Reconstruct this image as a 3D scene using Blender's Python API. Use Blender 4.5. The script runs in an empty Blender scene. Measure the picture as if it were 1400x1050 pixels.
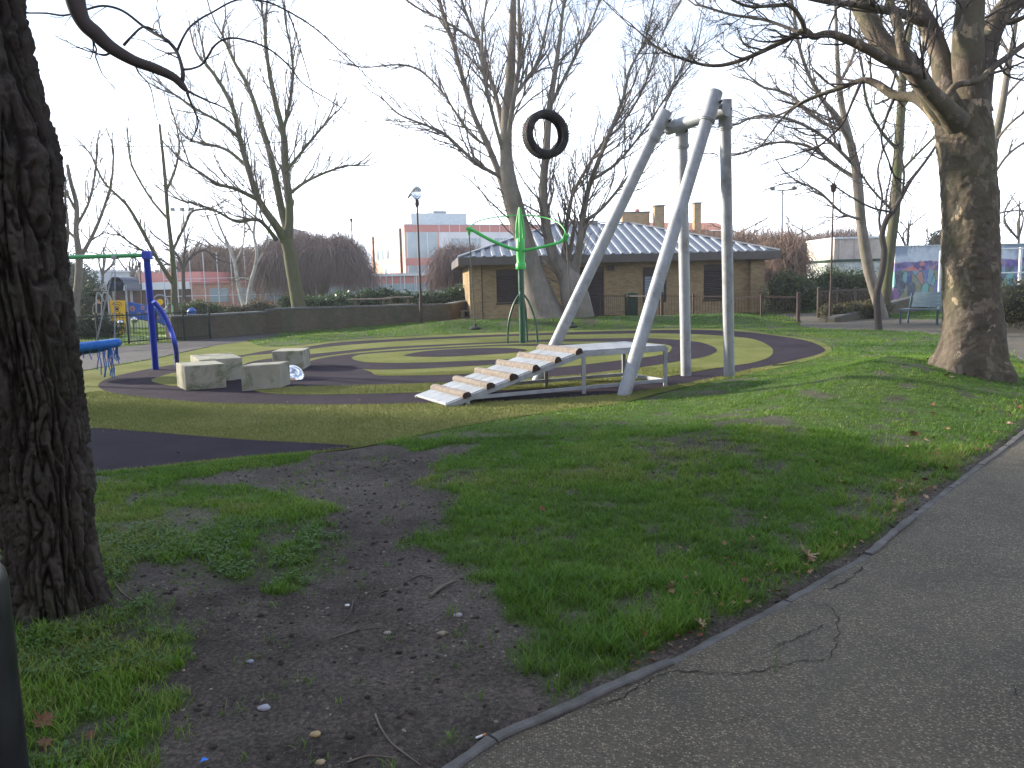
import bpy, bmesh, math, random
import numpy as np
from mathutils import Vector, Matrix
from mathutils.geometry import tessellate_polygon

R = math.radians
rnd = random.Random(7)
scene = bpy.context.scene
COL = scene.collection

# ---------------------------------------------------------------- camera
EYE = 1.6
FPX = 1400 * 28.0 / 36.0
PITCH, ROLL = R(7.27), R(1.4)
_r = Vector((1, 0, 0)); _f = Vector((0, math.cos(PITCH), -math.sin(PITCH))); _u = Vector((0, math.sin(PITCH), math.cos(PITCH)))
CR = _r * math.cos(ROLL) - _u * math.sin(ROLL)
CU = _u * math.cos(ROLL) + _r * math.sin(ROLL)
cam_data = bpy.data.cameras.new('camera')
cam_data.lens = 28; cam_data.sensor_width = 36; cam_data.clip_start = 0.05; cam_data.clip_end = 3000
cam = bpy.data.objects.new('camera', cam_data)
m = Matrix.Identity(4)
for i in range(3):
    m[i][0] = CR[i]; m[i][1] = CU[i]; m[i][2] = -_f[i]
m.translation = Vector((0, 0, EYE))
cam.matrix_world = m
COL.objects.link(cam)
scene.camera = cam

# ---------------------------------------------------------------- world, sun, exposure
SUN_AZ, SUN_EL = R(-67), R(17)          # azimuth from +Y towards +X
SUN = Vector((math.sin(SUN_AZ) * math.cos(SUN_EL), math.cos(SUN_AZ) * math.cos(SUN_EL), math.sin(SUN_EL)))
world = bpy.data.worlds.new('World'); scene.world = world; world.use_nodes = True
nt = world.node_tree; nt.nodes.clear()
sky = nt.nodes.new('ShaderNodeTexSky'); sky.sky_type = 'NISHITA'; sky.sun_disc = False
sky.sun_elevation = SUN_EL; sky.sun_rotation = SUN_AZ % (2 * math.pi)
sky.air_density = 1.0; sky.dust_density = 1.5; sky.ozone_density = 1.3
bg = nt.nodes.new('ShaderNodeBackground'); bg.inputs['Strength'].default_value = 0.105
wo = nt.nodes.new('ShaderNodeOutputWorld')
tc = nt.nodes.new('ShaderNodeTexCoord')
mp = nt.nodes.new('ShaderNodeMapping'); mp.inputs['Scale'].default_value = (1, 1, 3.0)
cn = nt.nodes.new('ShaderNodeTexNoise'); cn.inputs['Scale'].default_value = 1.6; cn.inputs['Detail'].default_value = 6; cn.inputs['Roughness'].default_value = .55
cr = nt.nodes.new('ShaderNodeMapRange'); cr.inputs['From Min'].default_value = .44; cr.inputs['From Max'].default_value = .74
cr.inputs['To Min'].default_value = .04; cr.inputs['To Max'].default_value = .97
sx = nt.nodes.new('ShaderNodeSeparateXYZ')
hz = nt.nodes.new('ShaderNodeMapRange'); hz.inputs['From Min'].default_value = .05; hz.inputs['From Max'].default_value = .36
hz.inputs['To Min'].default_value = 1.0; hz.inputs['To Max'].default_value = 0.0
mx = nt.nodes.new('ShaderNodeMath'); mx.operation = 'MAXIMUM'
mixc = nt.nodes.new('ShaderNodeMix'); mixc.data_type = 'RGBA'
boost = nt.nodes.new('ShaderNodeMix'); boost.data_type = 'RGBA'; boost.blend_type = 'MULTIPLY'; boost.inputs['Factor'].default_value = 1; boost.inputs['B'].default_value = (.50, .64, .86, 1)
mixc.inputs['B'].default_value = (11.6, 12.4, 13.8, 1)       # thin bright high cloud and haze
L = nt.links.new
L(tc.outputs['Generated'], mp.inputs['Vector']); L(mp.outputs['Vector'], cn.inputs['Vector'])
L(cn.outputs['Fac'], cr.inputs['Value']); L(tc.outputs['Generated'], sx.inputs[0]); L(sx.outputs['Z'], hz.inputs['Value'])
L(cr.outputs['Result'], mx.inputs[0]); L(hz.outputs['Result'], mx.inputs[1]); L(mx.outputs[0], mixc.inputs['Factor'])
L(sky.outputs[0], boost.inputs['A']); L(boost.outputs['Result'], mixc.inputs['A']); L(mixc.outputs['Result'], bg.inputs['Color']); L(bg.outputs[0], wo.inputs['Surface'])
sd = bpy.data.lights.new('sun', 'SUN'); sd.energy = 5.0; sd.angle = R(2.2); sd.color = (1.0, 0.89, 0.73)
so = bpy.data.objects.new('sun', sd); so.rotation_euler = SUN.to_track_quat('Z', 'Y').to_euler(); so.location = (-10, 0, 20)
COL.objects.link(so)
scene.view_settings.view_transform = 'Standard'; scene.view_settings.look = 'None'
scene.view_settings.exposure = 1.42; scene.view_settings.gamma = 1.0
scene.view_settings.use_curve_mapping = False
scene.cycles.max_bounces = 6; scene.cycles.diffuse_bounces = 3; scene.cycles.transparent_max_bounces = 8
scene.cycles.use_denoising = True

# ---------------------------------------------------------------- noise and rays
def _hash(ix, iy, s):
    h = (ix.astype(np.int64) * 374761393 + iy.astype(np.int64) * 668265263 + s * 1442695041) & 0xffffffff
    h = ((h ^ (h >> 13)) * 1274126177) & 0xffffffff
    return ((h ^ (h >> 16)) & 0xffff) / 65535.0
def vnoise(x, y, s=0):
    x = np.asarray(x, float); y = np.asarray(y, float)
    ix = np.floor(x); iy = np.floor(y); fx = x - ix; fy = y - iy
    fx = fx * fx * (3 - 2 * fx); fy = fy * fy * (3 - 2 * fy)
    a = _hash(ix, iy, s); b = _hash(ix + 1, iy, s); c = _hash(ix, iy + 1, s); d = _hash(ix + 1, iy + 1, s)
    return (a * (1 - fx) + b * fx) * (1 - fy) + (c * (1 - fx) + d * fx) * fy
def fbm(x, y, o=4, s=0, g=.5):
    t = 0; a = 1; n = 0
    for k in range(o):
        t = t + a * vnoise(np.asarray(x) * 2 ** k, np.asarray(y) * 2 ** k, s + k * 17); n += a; a *= g
    return t / n
def sstep(a, b, x):
    t = np.clip((np.asarray(x, float) - a) / (b - a), 0, 1); return t * t * (3 - 2 * t)

def ray(px, py):
    return CR * ((px - 700) / FPX) + CU * ((525 - py) / FPX) + _f
def at(px, py, y):                       # the point at distance y (metres ahead) seen at a photo pixel
    d = ray(px, py); return Vector((0, 0, EYE)) + d * (y / d.y)
def g0(px, py, z=0.0):                   # on the level z
    d = ray(px, py); return Vector((0, 0, EYE)) + d * ((z - EYE) / d.z)

def spline_closed(pts, n=8):
    out = []; N = len(pts)
    for i in range(N):
        p0, p1, p2, p3 = [Vector(pts[(i + k) % N]) for k in (-1, 0, 1, 2)]
        for j in range(n):
            t = j / n
            out.append(.5 * ((2 * p1) + (-p0 + p2) * t + (2 * p0 - 5 * p1 + 4 * p2 - p3) * t * t + (-p0 + 3 * p1 - 3 * p2 + p3) * t ** 3))
    return out
def spline_open(pts, n=8):
    out = []; N = len(pts); P = [Vector(p) for p in pts]
    for i in range(N - 1):
        p0 = P[max(i - 1, 0)]; p1 = P[i]; p2 = P[i + 1]; p3 = P[min(i + 2, N - 1)]
        for j in range(n):
            t = j / n
            out.append(.5 * ((2 * p1) + (-p0 + p2) * t + (2 * p0 - 5 * p1 + 4 * p2 - p3) * t * t + (-p0 + 3 * p1 - 3 * p2 + p3) * t ** 3))
    out.append(P[-1]); return out

def sdist_exact(X, Y, poly):                   # signed distance to polygon, negative inside
    X = np.asarray(X, float); Y = np.asarray(Y, float)
    P = np.array([(p[0], p[1]) for p in poly]); d = np.full(X.shape, 1e9); ins = np.zeros(X.shape, bool)
    for i in range(len(P)):
        ax, ay = P[i]; bx, by = P[(i + 1) % len(P)]
        ex, ey = bx - ax, by - ay; l = ex * ex + ey * ey + 1e-12
        t = np.clip(((X - ax) * ex + (Y - ay) * ey) / l, 0, 1)
        d = np.minimum(d, np.hypot(X - ax - t * ex, Y - ay - t * ey))
        c = ((ay > Y) != (by > Y)) & (X < (bx - ax) * (Y - ay) / ((by - ay) if by != ay else 1e-12) + ax)
        ins ^= c
    return np.where(ins, -d, d)

_GR = {}
def sdist(X, Y, poly):                   # the same, read from a fine grid when there are many points
    X = np.asarray(X, float); Y = np.asarray(Y, float)
    k = (len(poly), round(float(poly[0][0]), 4), round(float(poly[0][1]), 4), round(float(poly[1][0]), 4))
    x0, y0, h, nx, ny = -17.0, -1.0, .06, 600, 640
    if k not in _GR and X.size < 4000: return sdist_exact(X, Y, poly)
    if k not in _GR:
        gx, gy = np.meshgrid(x0 + h * np.arange(nx), y0 + h * np.arange(ny)); _GR[k] = sdist_exact(gx, gy, poly).astype(np.float32)
    g = _GR[k]; out = np.empty(X.shape); fx = (X - x0) / h; fy = (Y - y0) / h
    ok = (fx >= 0) & (fy >= 0) & (fx < nx - 1.01) & (fy < ny - 1.01)
    ax = fx[ok]; ay = fy[ok]; ix = ax.astype(int); iy = ay.astype(int); ax -= ix; ay -= iy
    out[ok] = (g[iy, ix] * (1 - ax) + g[iy, ix + 1] * ax) * (1 - ay) + (g[iy + 1, ix] * (1 - ax) + g[iy + 1, ix + 1] * ax) * ay
    if (~ok).any(): out[~ok] = sdist_exact(X[~ok], Y[~ok], poly)
    return out

# ---------------------------------------------------------------- object helpers
def tag(o, label=None, cat=None, group=None, kind=None):
    if label: o['label'] = label
    if cat: o['category'] = cat
    if group: o['group'] = group
    if kind: o['kind'] = kind
    return o
def thing(name, loc, label, cat, group=None):
    o = bpy.data.objects.new(name, None); o.empty_display_size = .2; o.location = Vector(loc); COL.objects.link(o)
    return tag(o, label, cat, group)
def _root(o):
    while o.parent: o = o.parent
    return o
class MB:
    def __init__(s): s.v = []; s.f = []
    def add(s, vs, fs):
        b = len(s.v); s.v += [tuple(v) for v in vs]; s.f += [tuple(b + i for i in f) for f in fs]; return s
    def box(s, c, size, rz=0, M=None):
        x, y, z = [k / 2 for k in size]; c = Vector(c)
        rot = Matrix.Rotation(rz, 3, 'Z') if M is None else M
        vs = [c + rot @ Vector((a * x, b * y, d * z)) for a in (-1, 1) for b in (-1, 1) for d in (-1, 1)]
        return s.add(vs, [(0, 1, 3, 2), (4, 6, 7, 5), (0, 4, 5, 1), (2, 3, 7, 6), (0, 2, 6, 4), (1, 5, 7, 3)])
    def beam(s, a, b, w, h, up=(0, 0, 1)):           # box from a to b
        a = Vector(a); b = Vector(b); d = (b - a).normalized(); sd_ = d.cross(Vector(up)).normalized(); u = sd_.cross(d)
        vs = [p + sd_ * (i * w / 2) + u * (j * h / 2) for p in (a, b) for i, j in ((-1, -1), (1, -1), (1, 1), (-1, 1))]
        return s.add(vs, [(0, 3, 2, 1), (4, 5, 6, 7), (0, 1, 5, 4), (1, 2, 6, 5), (2, 3, 7, 6), (3, 0, 4, 7)])
    def tube(s, pts, rad, n=10, cap=True):
        pts = [Vector(p) for p in pts]; N = len(pts)
        if not hasattr(rad, '__len__'): rad = [rad] * N
        t0 = (pts[1] - pts[0]).normalized(); u = t0.orthogonal().normalized(); b = len(s.v); pt = t0
        cs = [(math.cos(2 * math.pi * k / n), math.sin(2 * math.pi * k / n)) for k in range(n)]
        for i in range(N):
            t = ((pts[min(i + 1, N - 1)] - pts[max(i - 1, 0)])).normalized()
            u = (u - t * u.dot(t)).normalized(); w = t.cross(u)
            for c_, s_ in cs: s.v.append(tuple(pts[i] + (u * c_ + w * s_) * rad[i]))
        for i in range(N - 1):
            for k in range(n):
                k2 = (k + 1) % n; s.f.append((b + i * n + k, b + i * n + k2, b + (i + 1) * n + k2, b + (i + 1) * n + k))
        if cap:
            s.f.append(tuple(b + k for k in range(n))[::-1]); s.f.append(tuple(b + (N - 1) * n + k for k in range(n)))
        return s
    def lathe(s, prof, c=(0, 0, 0), n=24, M=None, a0=0, a1=2 * math.pi):   # prof: (r, z)
        b = len(s.v); c = Vector(c); full = abs(a1 - a0 - 2 * math.pi) < 1e-6; m_ = n if full else n + 1
        for r, z in prof:
            for k in range(m_):
                a = a0 + (a1 - a0) * k / n; v = Vector((r * math.cos(a), r * math.sin(a), z))
                if M is not None: v = M @ v
                s.v.append(tuple(c + v))
        for i in range(len(prof) - 1):
            for k in range(n):
                k2 = (k + 1) % m_; s.f.append((b + i * m_ + k, b + i * m_ + k2, b + (i + 1) * m_ + k2, b + (i + 1) * m_ + k))
        return s
    def prism(s, poly, d):                            # poly: list of 3D points, extruded by vector d
        P = [Vector(p) for p in poly]; d = Vector(d); n = len(P)
        return s.add(P + [p + d for p in P], [tuple(range(n))[::-1], tuple(range(n, 2 * n))] + [(i, (i + 1) % n, n + (i + 1) % n, n + i) for i in range(n)])
    def build(s, name, mat, parent=None, smooth=None, bevel=0, label=None, fix=True):
        me = bpy.data.meshes.new(name)
        off = _root(parent).location if parent is not None else Vector((0, 0, 0))
        me.from_pydata([(x - off.x, y - off.y, z - off.z) for x, y, z in s.v], [], s.f)
        if fix and len(s.f) < 20000:
            bm = bmesh.new(); bm.from_mesh(me); bmesh.ops.recalc_face_normals(bm, faces=bm.faces); bm.to_mesh(me); bm.free()
        if mat: me.materials.append(mat)
        if smooth:
            me.polygons.foreach_set('use_smooth', [True] * len(me.polygons))
            if smooth < 180: me.set_sharp_from_angle(angle=R(smooth))
        o = bpy.data.objects.new(name, me); COL.objects.link(o)
        if parent is not None: o.parent = parent
        if bevel:
            bv = o.modifiers.new('bevel', 'BEVEL'); bv.width = bevel; bv.segments = 2; bv.limit_method = 'ANGLE'; bv.angle_limit = R(40)
        if label: o['label'] = label
        return o
def np_mesh(name, V, F, mat, parent=None, smooth=False, attr=None, kind=None):   # F: (n,3) or (n,4) arrays or list of such
    if not isinstance(F, list): F = [F]
    me = bpy.data.meshes.new(name); V = np.asarray(V, np.float32)
    if parent is not None:
        l = _root(parent).location; V = V - np.array([l.x, l.y, l.z], np.float32)
    lt = [np.full(len(f), f.shape[1], np.int32) for f in F]; lt = np.concatenate(lt); li = np.concatenate([f.ravel() for f in F]).astype(np.int32)
    me.vertices.add(len(V)); me.vertices.foreach_set('co', V.ravel())
    me.loops.add(len(li)); me.loops.foreach_set('vertex_index', li)
    me.polygons.add(len(lt)); ls = np.concatenate([[0], np.cumsum(lt)[:-1]]).astype(np.int32)
    me.polygons.foreach_set('loop_start', ls)
    if smooth: me.polygons.foreach_set('use_smooth', np.ones(len(lt), bool))
    me.update(calc_edges=True)
    for k, a in (attr or {}).items():
        a = np.asarray(a, np.float32)
        if a.ndim == 1:
            at_ = me.attributes.new(k, 'FLOAT', 'POINT'); at_.data.foreach_set('value', a)
        else:
            at_ = me.attributes.new(k, 'FLOAT_COLOR', 'POINT'); at_.data.foreach_set('color', np.c_[a, np.ones(len(a), np.float32)].ravel())
    me.materials.append(mat)
    o = bpy.data.objects.new(name, me); COL.objects.link(o)
    if parent is not None: o.parent = parent
    if kind: o['kind'] = kind
    return o
def copy_tree(o, parent=None):
    c = o.copy(); COL.objects.link(c); c.parent = parent
    for ch in list(o.children): copy_tree(ch, c)
    return c

# ---------------------------------------------------------------- materials
class NT:
    def __init__(s, name):
        s.m = bpy.data.materials.new(name); s.m.use_nodes = True; s.t = s.m.node_tree
        s.p = s.t.nodes['Principled BSDF']; s.o = s.t.nodes['Material Output']; s.tc = s.t.nodes.new('ShaderNodeTexCoord')
    def n(s, typ, **kw):
        x = s.t.nodes.new(typ)
        for k, v in kw.items():
            if k in x.inputs.keys(): x.inputs[k].default_value = v
            else: setattr(x, k, v)
        return x
    def l(s, a, b): s.t.links.new(a, b)
    def noise(s, scale, detail=4, rough=.55, vec=None, sc=None, dist=0):
        x = s.n('ShaderNodeTexNoise', Scale=scale, Detail=detail, Roughness=rough, Distortion=dist)
        v = vec or s.tc.outputs['Object']
        if sc:
            mp_ = s.n('ShaderNodeMapping'); mp_.inputs['Scale'].default_value = sc; s.l(v, mp_.inputs['Vector']); v = mp_.outputs['Vector']
        s.l(v, x.inputs['Vector']); return x.outputs['Fac']
    def ramp(s, fac, stops):
        x = s.n('ShaderNodeValToRGB'); e = x.color_ramp.elements
        while len(e) < len(stops): e.new(.5)
        for k, (p, c) in zip(e, stops): k.position = p; k.color = (*c, 1) if len(c) == 3 else c
        s.l(fac, x.inputs['Fac']); return x.outputs['Color']
    def mix(s, fac, a, b, mode='MIX'):
        x = s.n('ShaderNodeMix', data_type='RGBA', blend_type=mode)
        for sock, v in (('Factor', fac), ('A', a), ('B', b)):
            if hasattr(v, 'links') or hasattr(v, 'is_output'): s.l(v, x.inputs[sock])
            else: x.inputs[sock].default_value = v if sock == 'Factor' else ((*v, 1) if len(v) == 3 else v)
        return x.outputs['Result']
    def mr(s, v, a, b, c=0, d=1):
        x = s.n('ShaderNodeMapRange'); s.l(v, x.inputs['Value'])
        for k, q in zip(('From Min', 'From Max', 'To Min', 'To Max'), (a, b, c, d)): x.inputs[k].default_value = q
        return x.outputs['Result']
    def math(s, op, a, b=0):
        x = s.n('ShaderNodeMath', operation=op)
        for i, v in enumerate((a, b)):
            if hasattr(v, 'is_output'): s.l(v, x.inputs[i])
            else: x.inputs[i].default_value = v
        return x.outputs[0]
    def bump(s, h, strength=.3, dist=.01, prev=None):
        x = s.n('ShaderNodeBump', Strength=strength, Distance=dist); s.l(h, x.inputs['Height'])
        if prev: s.l(prev, x.inputs['Normal'])
        return x.outputs['Normal']
    def fin(s, col=None, rough=None, normal=None, metal=None, spec=None):
        for k, v in (('Base Color', col), ('Roughness', rough), ('Normal', normal), ('Metallic', metal), ('Specular IOR Level', spec)):
            if v is None: continue
            if hasattr(v, 'is_output'): s.l(v, s.p.inputs[k])
            else: s.p.inputs[k].default_value = (*v, 1) if k == 'Base Color' else v
        return s.m
def mat(name, c, c2=None, rough=.8, metal=0, scale=6, bump=.15, bscale=60, spec=.3, dirt=None, dscale=2, sc=None, bdist=.004, dlo=.5, dhi=.75):
    t = NT(name); c2 = c2 or tuple(k * .72 for k in c)
    col = t.ramp(t.noise(scale, 6, .6, sc=sc), [(.3, c2), (.7, c)])
    if dirt: col = t.mix(t.mr(t.noise(dscale, 5, .65), dlo, dhi), col, dirt)
    nrm = t.bump(t.noise(bscale, 4, .6, sc=sc), bump, bdist)
    rr = t.mr(t.noise(scale * 2.3, 3), .3, .7, max(rough - .1, 0.02), min(rough + .1, 1))
    return t.fin(col, rr, nrm, metal, spec)
# ================================================================ GROUND
def W(pts, z=0.0): return [g0(x, y, z) for x, y in pts]
kerb_px = [(560, 1075), (640, 1032), (760, 985), (880, 925), (960, 885), (1040, 845), (1100, 810), (1180, 765), (1240, 715), (1310, 660), (1400, 592)]
kerb = [Vector((-2.2, .9, 0)), Vector((-1.1, 1.5, 0))] + W(kerb_px)[1:] + [Vector((6.6, 9.6, 0)), Vector((8.4, 12.6, 0)), Vector((9.9, 15.8, 0)), Vector((10.9, 18.6, 0)), Vector((11.1, 20.6, 0)), Vector((10.4, 22.2, 0)), Vector((9.4, 23.6, 0)), Vector((9.3, 25.5, 0)), Vector((10.5, 29, 0)), Vector((11.0, 34, 0))]
KC = spline_open(kerb, 6)
PATH = [p for p in KC] + [Vector(p) for p in ((14.2, 34, 0), (13.6, 27.5, 0), (18.5, 25, 0), (26, 24.6, 0), (26, 21.5, 0), (14.5, 20, 0), (13.2, 15, 0), (10.6, 9.5, 0), (7.6, 5.4, 0), (5.6, 1.0, 0), (4.5, -6, 0), (-4, -6, 0), (-4.5, -.5, 0))]
TURF = spline_closed(W([(483, 613), (530, 604), (620, 585), (700, 571), (780, 560), (850, 551), (925, 532), (1040, 508), (1095, 496), (1130, 484), (1136, 475), (1110, 464.5), (1060, 457.5), (1017, 451), (946, 448), (874, 450), (760, 452), (700, 454), (643, 456), (537, 461), (460, 466), (410, 472), (360, 474), (333, 466), (280, 476), (200, 493), (110, 508), (40, 518), (-60, 532), (-140, 570), (-140, 650), (-40, 668), (120, 650), (200, 642), (300, 630), (400, 622)]), 4)
LPATH = W([(-300, 560), (-60, 531), (110, 507), (200, 492), (280, 475), (345, 465), (385, 457.5), (372, 455.5), (300, 459), (236, 468), (160, 475), (60, 485), (-300, 520)])
YARD = W([(600, 440), (628, 441), (655, 437), (700, 434), (700, 425), (560, 425), (590, 434)])
RING = dict(
 c1o=[(135, 525), (150, 517), (177, 510), (210, 503.5), (237, 499), (290, 491), (335, 485), (366, 479.5), (415, 475), (460, 468.5), (537, 464), (643, 459), (700, 457), (760, 455), (874, 452), (946, 451), (1017, 454), (1060, 459), (1103, 466), (1127, 477), (1120, 484), (1089, 492), (1040, 502), (1006, 510), (960, 520), (911, 529), (850, 538), (760, 545), (680, 549), (560, 552), (450, 554), (350, 553), (280, 551), (230, 547), (190, 543), (160, 539), (140, 533)],
 c1i=[(330, 489), (372, 484), (415, 479), (460, 473.5), (537, 467.5), (643, 462), (700, 460), (760, 458.5), (874, 456.2), (943, 457), (1006, 461), (1033, 465), (1051, 473), (1057, 481), (1051, 489), (1031, 496), (1006, 500), (960, 507), (911, 516), (850, 524), (760, 531), (680, 534.5), (583, 537), (486, 539.5), (400, 540), (352, 536), (335, 525), (325, 505)],
 isl=[(207, 521), (220, 515), (242, 510), (262, 511), (268, 522), (246, 528), (226, 527)],
 c2o=[(322, 510), (338, 497), (372, 490.5), (429, 484.5), (500, 477.5), (571, 473), (697, 467.5), (760, 464.5), (880, 463), (946, 467), (971, 473), (980, 479), (975, 484), (960, 489), (931, 494), (889, 501), (817, 511), (760, 516), (700, 520), (629, 523.5), (560, 526), (509, 527.5), (450, 529), (400, 530), (356, 534), (330, 529)],
 c2i=[(421, 493), (440, 488.5), (500, 481), (571, 476), (646, 472), (697, 470), (760, 468), (860, 468.5), (910, 472), (918, 478), (905, 486), (846, 494), (760, 504), (700, 508), (629, 513), (570, 514.5), (518, 514.5), (503, 508), (470, 500), (432, 497)],
 c3o=[(424, 495.5), (457, 488), (514, 482), (571, 478), (646, 474), (700, 472), (780, 471.5), (838, 475), (846, 480), (822, 485), (760, 492), (686, 499), (630, 502.5), (571, 505.5), (514, 506.5), (484, 504.5), (448, 500)],
 c3i=[(481, 490.5), (500, 485.5), (571, 480.5), (646, 476), (700, 474.2), (768, 475.5), (788, 479.5), (765, 485), (700, 492), (640, 495), (571, 497.5), (514, 497.5), (490, 495)],
 cc=[(553, 487), (583, 481.5), (629, 478.5), (686, 477.2), (715, 479), (718, 482), (690, 484.8), (657, 487), (600, 489.5), (563, 489)])
DIRT = W([(440, 622), (390, 634), (300, 653), (255, 660), (300, 668), (370, 667), (405, 668), (440, 705), (440, 750), (420, 790), (350, 815), (270, 800), (200, 785), (150, 780), (145, 800), (190, 825), (235, 850), (262, 900), (290, 950), (255, 1000), (215, 1060), (190, 1200), (640, 1200), (560, 1075), (640, 1032), (735, 995), (715, 930), (690, 885), (655, 860), (645, 810), (590, 770), (600, 700), (580, 662), (600, 640), (640, 612), (560, 612), (500, 608)])
PAV = [(-3.2, 33.4), (11.6, 34.5), (11.6, 46), (-3.2, 46)]

def Hraw(X, Y):
    X = np.asarray(X, float); Y = np.asarray(Y, float)
    h = .50 * np.exp(-(((X - 6.6) / 3.0) ** 2 + ((Y - 10.8) / 3.0) ** 2)) + .16 * np.exp(-(((X - 3.2) / 2.4) ** 2 + ((Y - 6.6) / 1.8) ** 2))
    h = h + .34 * np.exp(-((Y - 27.5) / 2.2) ** 2) * sstep(-5.5, -1.5, X) * (1 - sstep(9.5, 12.5, X))
    h = h + .10 * np.exp(-((Y - 24.5) / 2.0) ** 2) * sstep(-14, -9, X) * (1 - sstep(-5.5, -3, X))
    h = h + .07 * np.exp(-(((X + 2.9) / 1.6) ** 2 + ((Y - 3.9) / 1.6) ** 2))
    return h
def Hn(X, Y):
    X = np.asarray(X, float); Y = np.asarray(Y, float); sh = X.shape; X = X.ravel(); Y = np.maximum(Y.ravel(), -8)
    near = Y < 60
    s = np.full(X.shape, 5.0)
    xs, ys = X[near], Y[near]
    s[near] = np.minimum(np.minimum(sdist(xs, ys, TURF), sdist(xs, ys, PATH)), np.minimum(sdist(xs, ys, LPATH), sdist(xs, ys, PAV)))
    edge = sstep(.0, 2.6, s); lip = sstep(-.02, .10, s)
    rough = .035 * (fbm(X * .9, Y * .9, 3, 5) - .5) + .018 * (fbm(X * 5, Y * 5, 4, 9) - .5) * np.exp(-Y / 14) + .010 * (fbm(X * 22, Y * 22, 3, 2) - .5) * np.exp(-Y / 8)
    h = Hraw(X, Y) * edge + lip * (rough * sstep(0, .5, s) + .012) - .014 * (1 - lip)
    return np.where(near, h, 0.0).reshape(sh)
def H(x, y): return float(Hn(np.array([x]), np.array([y]))[0])
def G(px, py):                                # the point on the ground seen at a photo pixel
    z = 0.0
    for _ in range(7):
        p = g0(px, py, z); z2 = max(H(p.x, p.y), 0.0); z = z + .7 * (z2 - z)
    return g0(px, py, z)
def drop(x, y, dz=0): return Vector((x, y, max(H(x, y), 0) + dz))

def dirtness(X, Y):
    s = sdist(X, Y, DIRT) + .55 * (fbm(X * 2.1, Y * 2.1, 3, 31) - .5) + .28 * (fbm(X * 8, Y * 8, 2, 33) - .5)
    d = 1 - sstep(-.08, .12, s)
    k = 1 - sstep(.05, .17, sdist(X, Y, PATH) + .16 * (fbm(X * 4, Y * 4, 2, 41) - .5))
    bald = np.maximum(sstep(.66, .74, fbm(X * 1.1 + 7, Y * 1.1, 4, 77)) * .8, sstep(.62, .70, fbm(X * 3.3, Y * 3.3, 3, 78)) * .75)
    return np.maximum(np.maximum(d, k), bald)

def make_ground():
    az = np.concatenate([np.linspace(-math.pi + .03, -.78, 30), np.linspace(-.76, .76, 400), np.linspace(.78, math.pi - .03, 30)])
    rr = np.concatenate([np.geomspace(.5, 40, 390), np.geomspace(41.5, 300, 24)])
    A, RR = np.meshgrid(az, rr)
    X = np.sin(A) * RR; Y = np.cos(A) * RR
    Z = Hn(X, Y)
    Z = np.where(Y < -1, np.minimum(Z, .0), Z)
    nr, na = X.shape; idx = np.arange(nr * na).reshape(nr, na); nxt = np.roll(idx, -1, 1)
    F = np.stack([idx[:-1], nxt[:-1], nxt[1:], idx[1:]], -1).reshape(-1, 4)
    V = np.stack([X, Y, Z], -1).reshape(-1, 3)
    c = len(V); V = np.vstack([V, [[0, 0, Z[0].mean()]]]); Fc = np.stack([idx[0], np.full(na, c), nxt[0]], -1)
    d = dirtness(V[:, 0], V[:, 1])
    t = NT('soil_and_turf_ground')
    a = t.n('ShaderNodeAttribute', attribute_name='dirt').outputs['Fac']
    soil = t.ramp(t.noise(3.2, 8, .68), [(.25, (0.020, 0.016, 0.013)), (.5, (0.048, 0.040, 0.034)), (.8, (0.095, 0.080, 0.069))])
    soil = t.mix(t.mr(t.noise(.45, 3, .5), .42, .62, 0, .55), soil, (0.118, 0.102, 0.089))
    soil = t.mix(.9, soil, t.ramp(t.noise(48, 8, .8), [(.34, (.22, .22, .22)), (.5, (.95, .95, .95)), (.66, (2.2, 2.1, 2.0))]), 'MULTIPLY')
    vo = t.n('ShaderNodeTexVoronoi', Scale=75.0); t.l(t.tc.outputs['Object'], vo.inputs['Vector'])
    pick = t.math('MULTIPLY', t.mr(vo.outputs['Distance'], .20, .12), t.mr(t.noise(26, 2, .5), .50, .56))
    soil = t.mix(pick, soil, t.ramp(t.noise(130, 0), [(.4, (.10, .09, .075)), (.7, (.26, .24, .20))]))
    under = t.ramp(t.noise(9, 6, .65), [(.3, (.032, .052, .012)), (.7, (.070, .125, .022))])
    col = t.mix(a, under, soil)
    nb = t.bump(t.noise(11, 9, .72), .9, .03); nb = t.bump(t.noise(90, 5, .7), .8, .006, nb)
    o = np_mesh('ground', V, [F, Fc], t.fin(col, .92, nb, spec=.15), smooth=True, attr={'dirt': d}, kind='structure')
    return o
make_ground()

def sheet(name, poly, z, material, kind='structure', res=None):
    P = [Vector((p[0], p[1], 0)) for p in poly]
    tris = tessellate_polygon([P])
    me = bpy.data.meshes.new(name); me.from_pydata([(p.x, p.y, z) for p in P], [], [tuple(t) for t in tris]); me.materials.append(material)
    bm = bmesh.new(); bm.from_mesh(me); bmesh.ops.recalc_face_normals(bm, faces=bm.faces)
    if bm.faces[:] and sum(f.normal.z for f in bm.faces) < 0: bmesh.ops.reverse_faces(bm, faces=bm.faces)
    bm.to_mesh(me); bm.free()
    o = bpy.data.objects.new(name, me); COL.objects.link(o); o['kind'] = kind; return o

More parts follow.
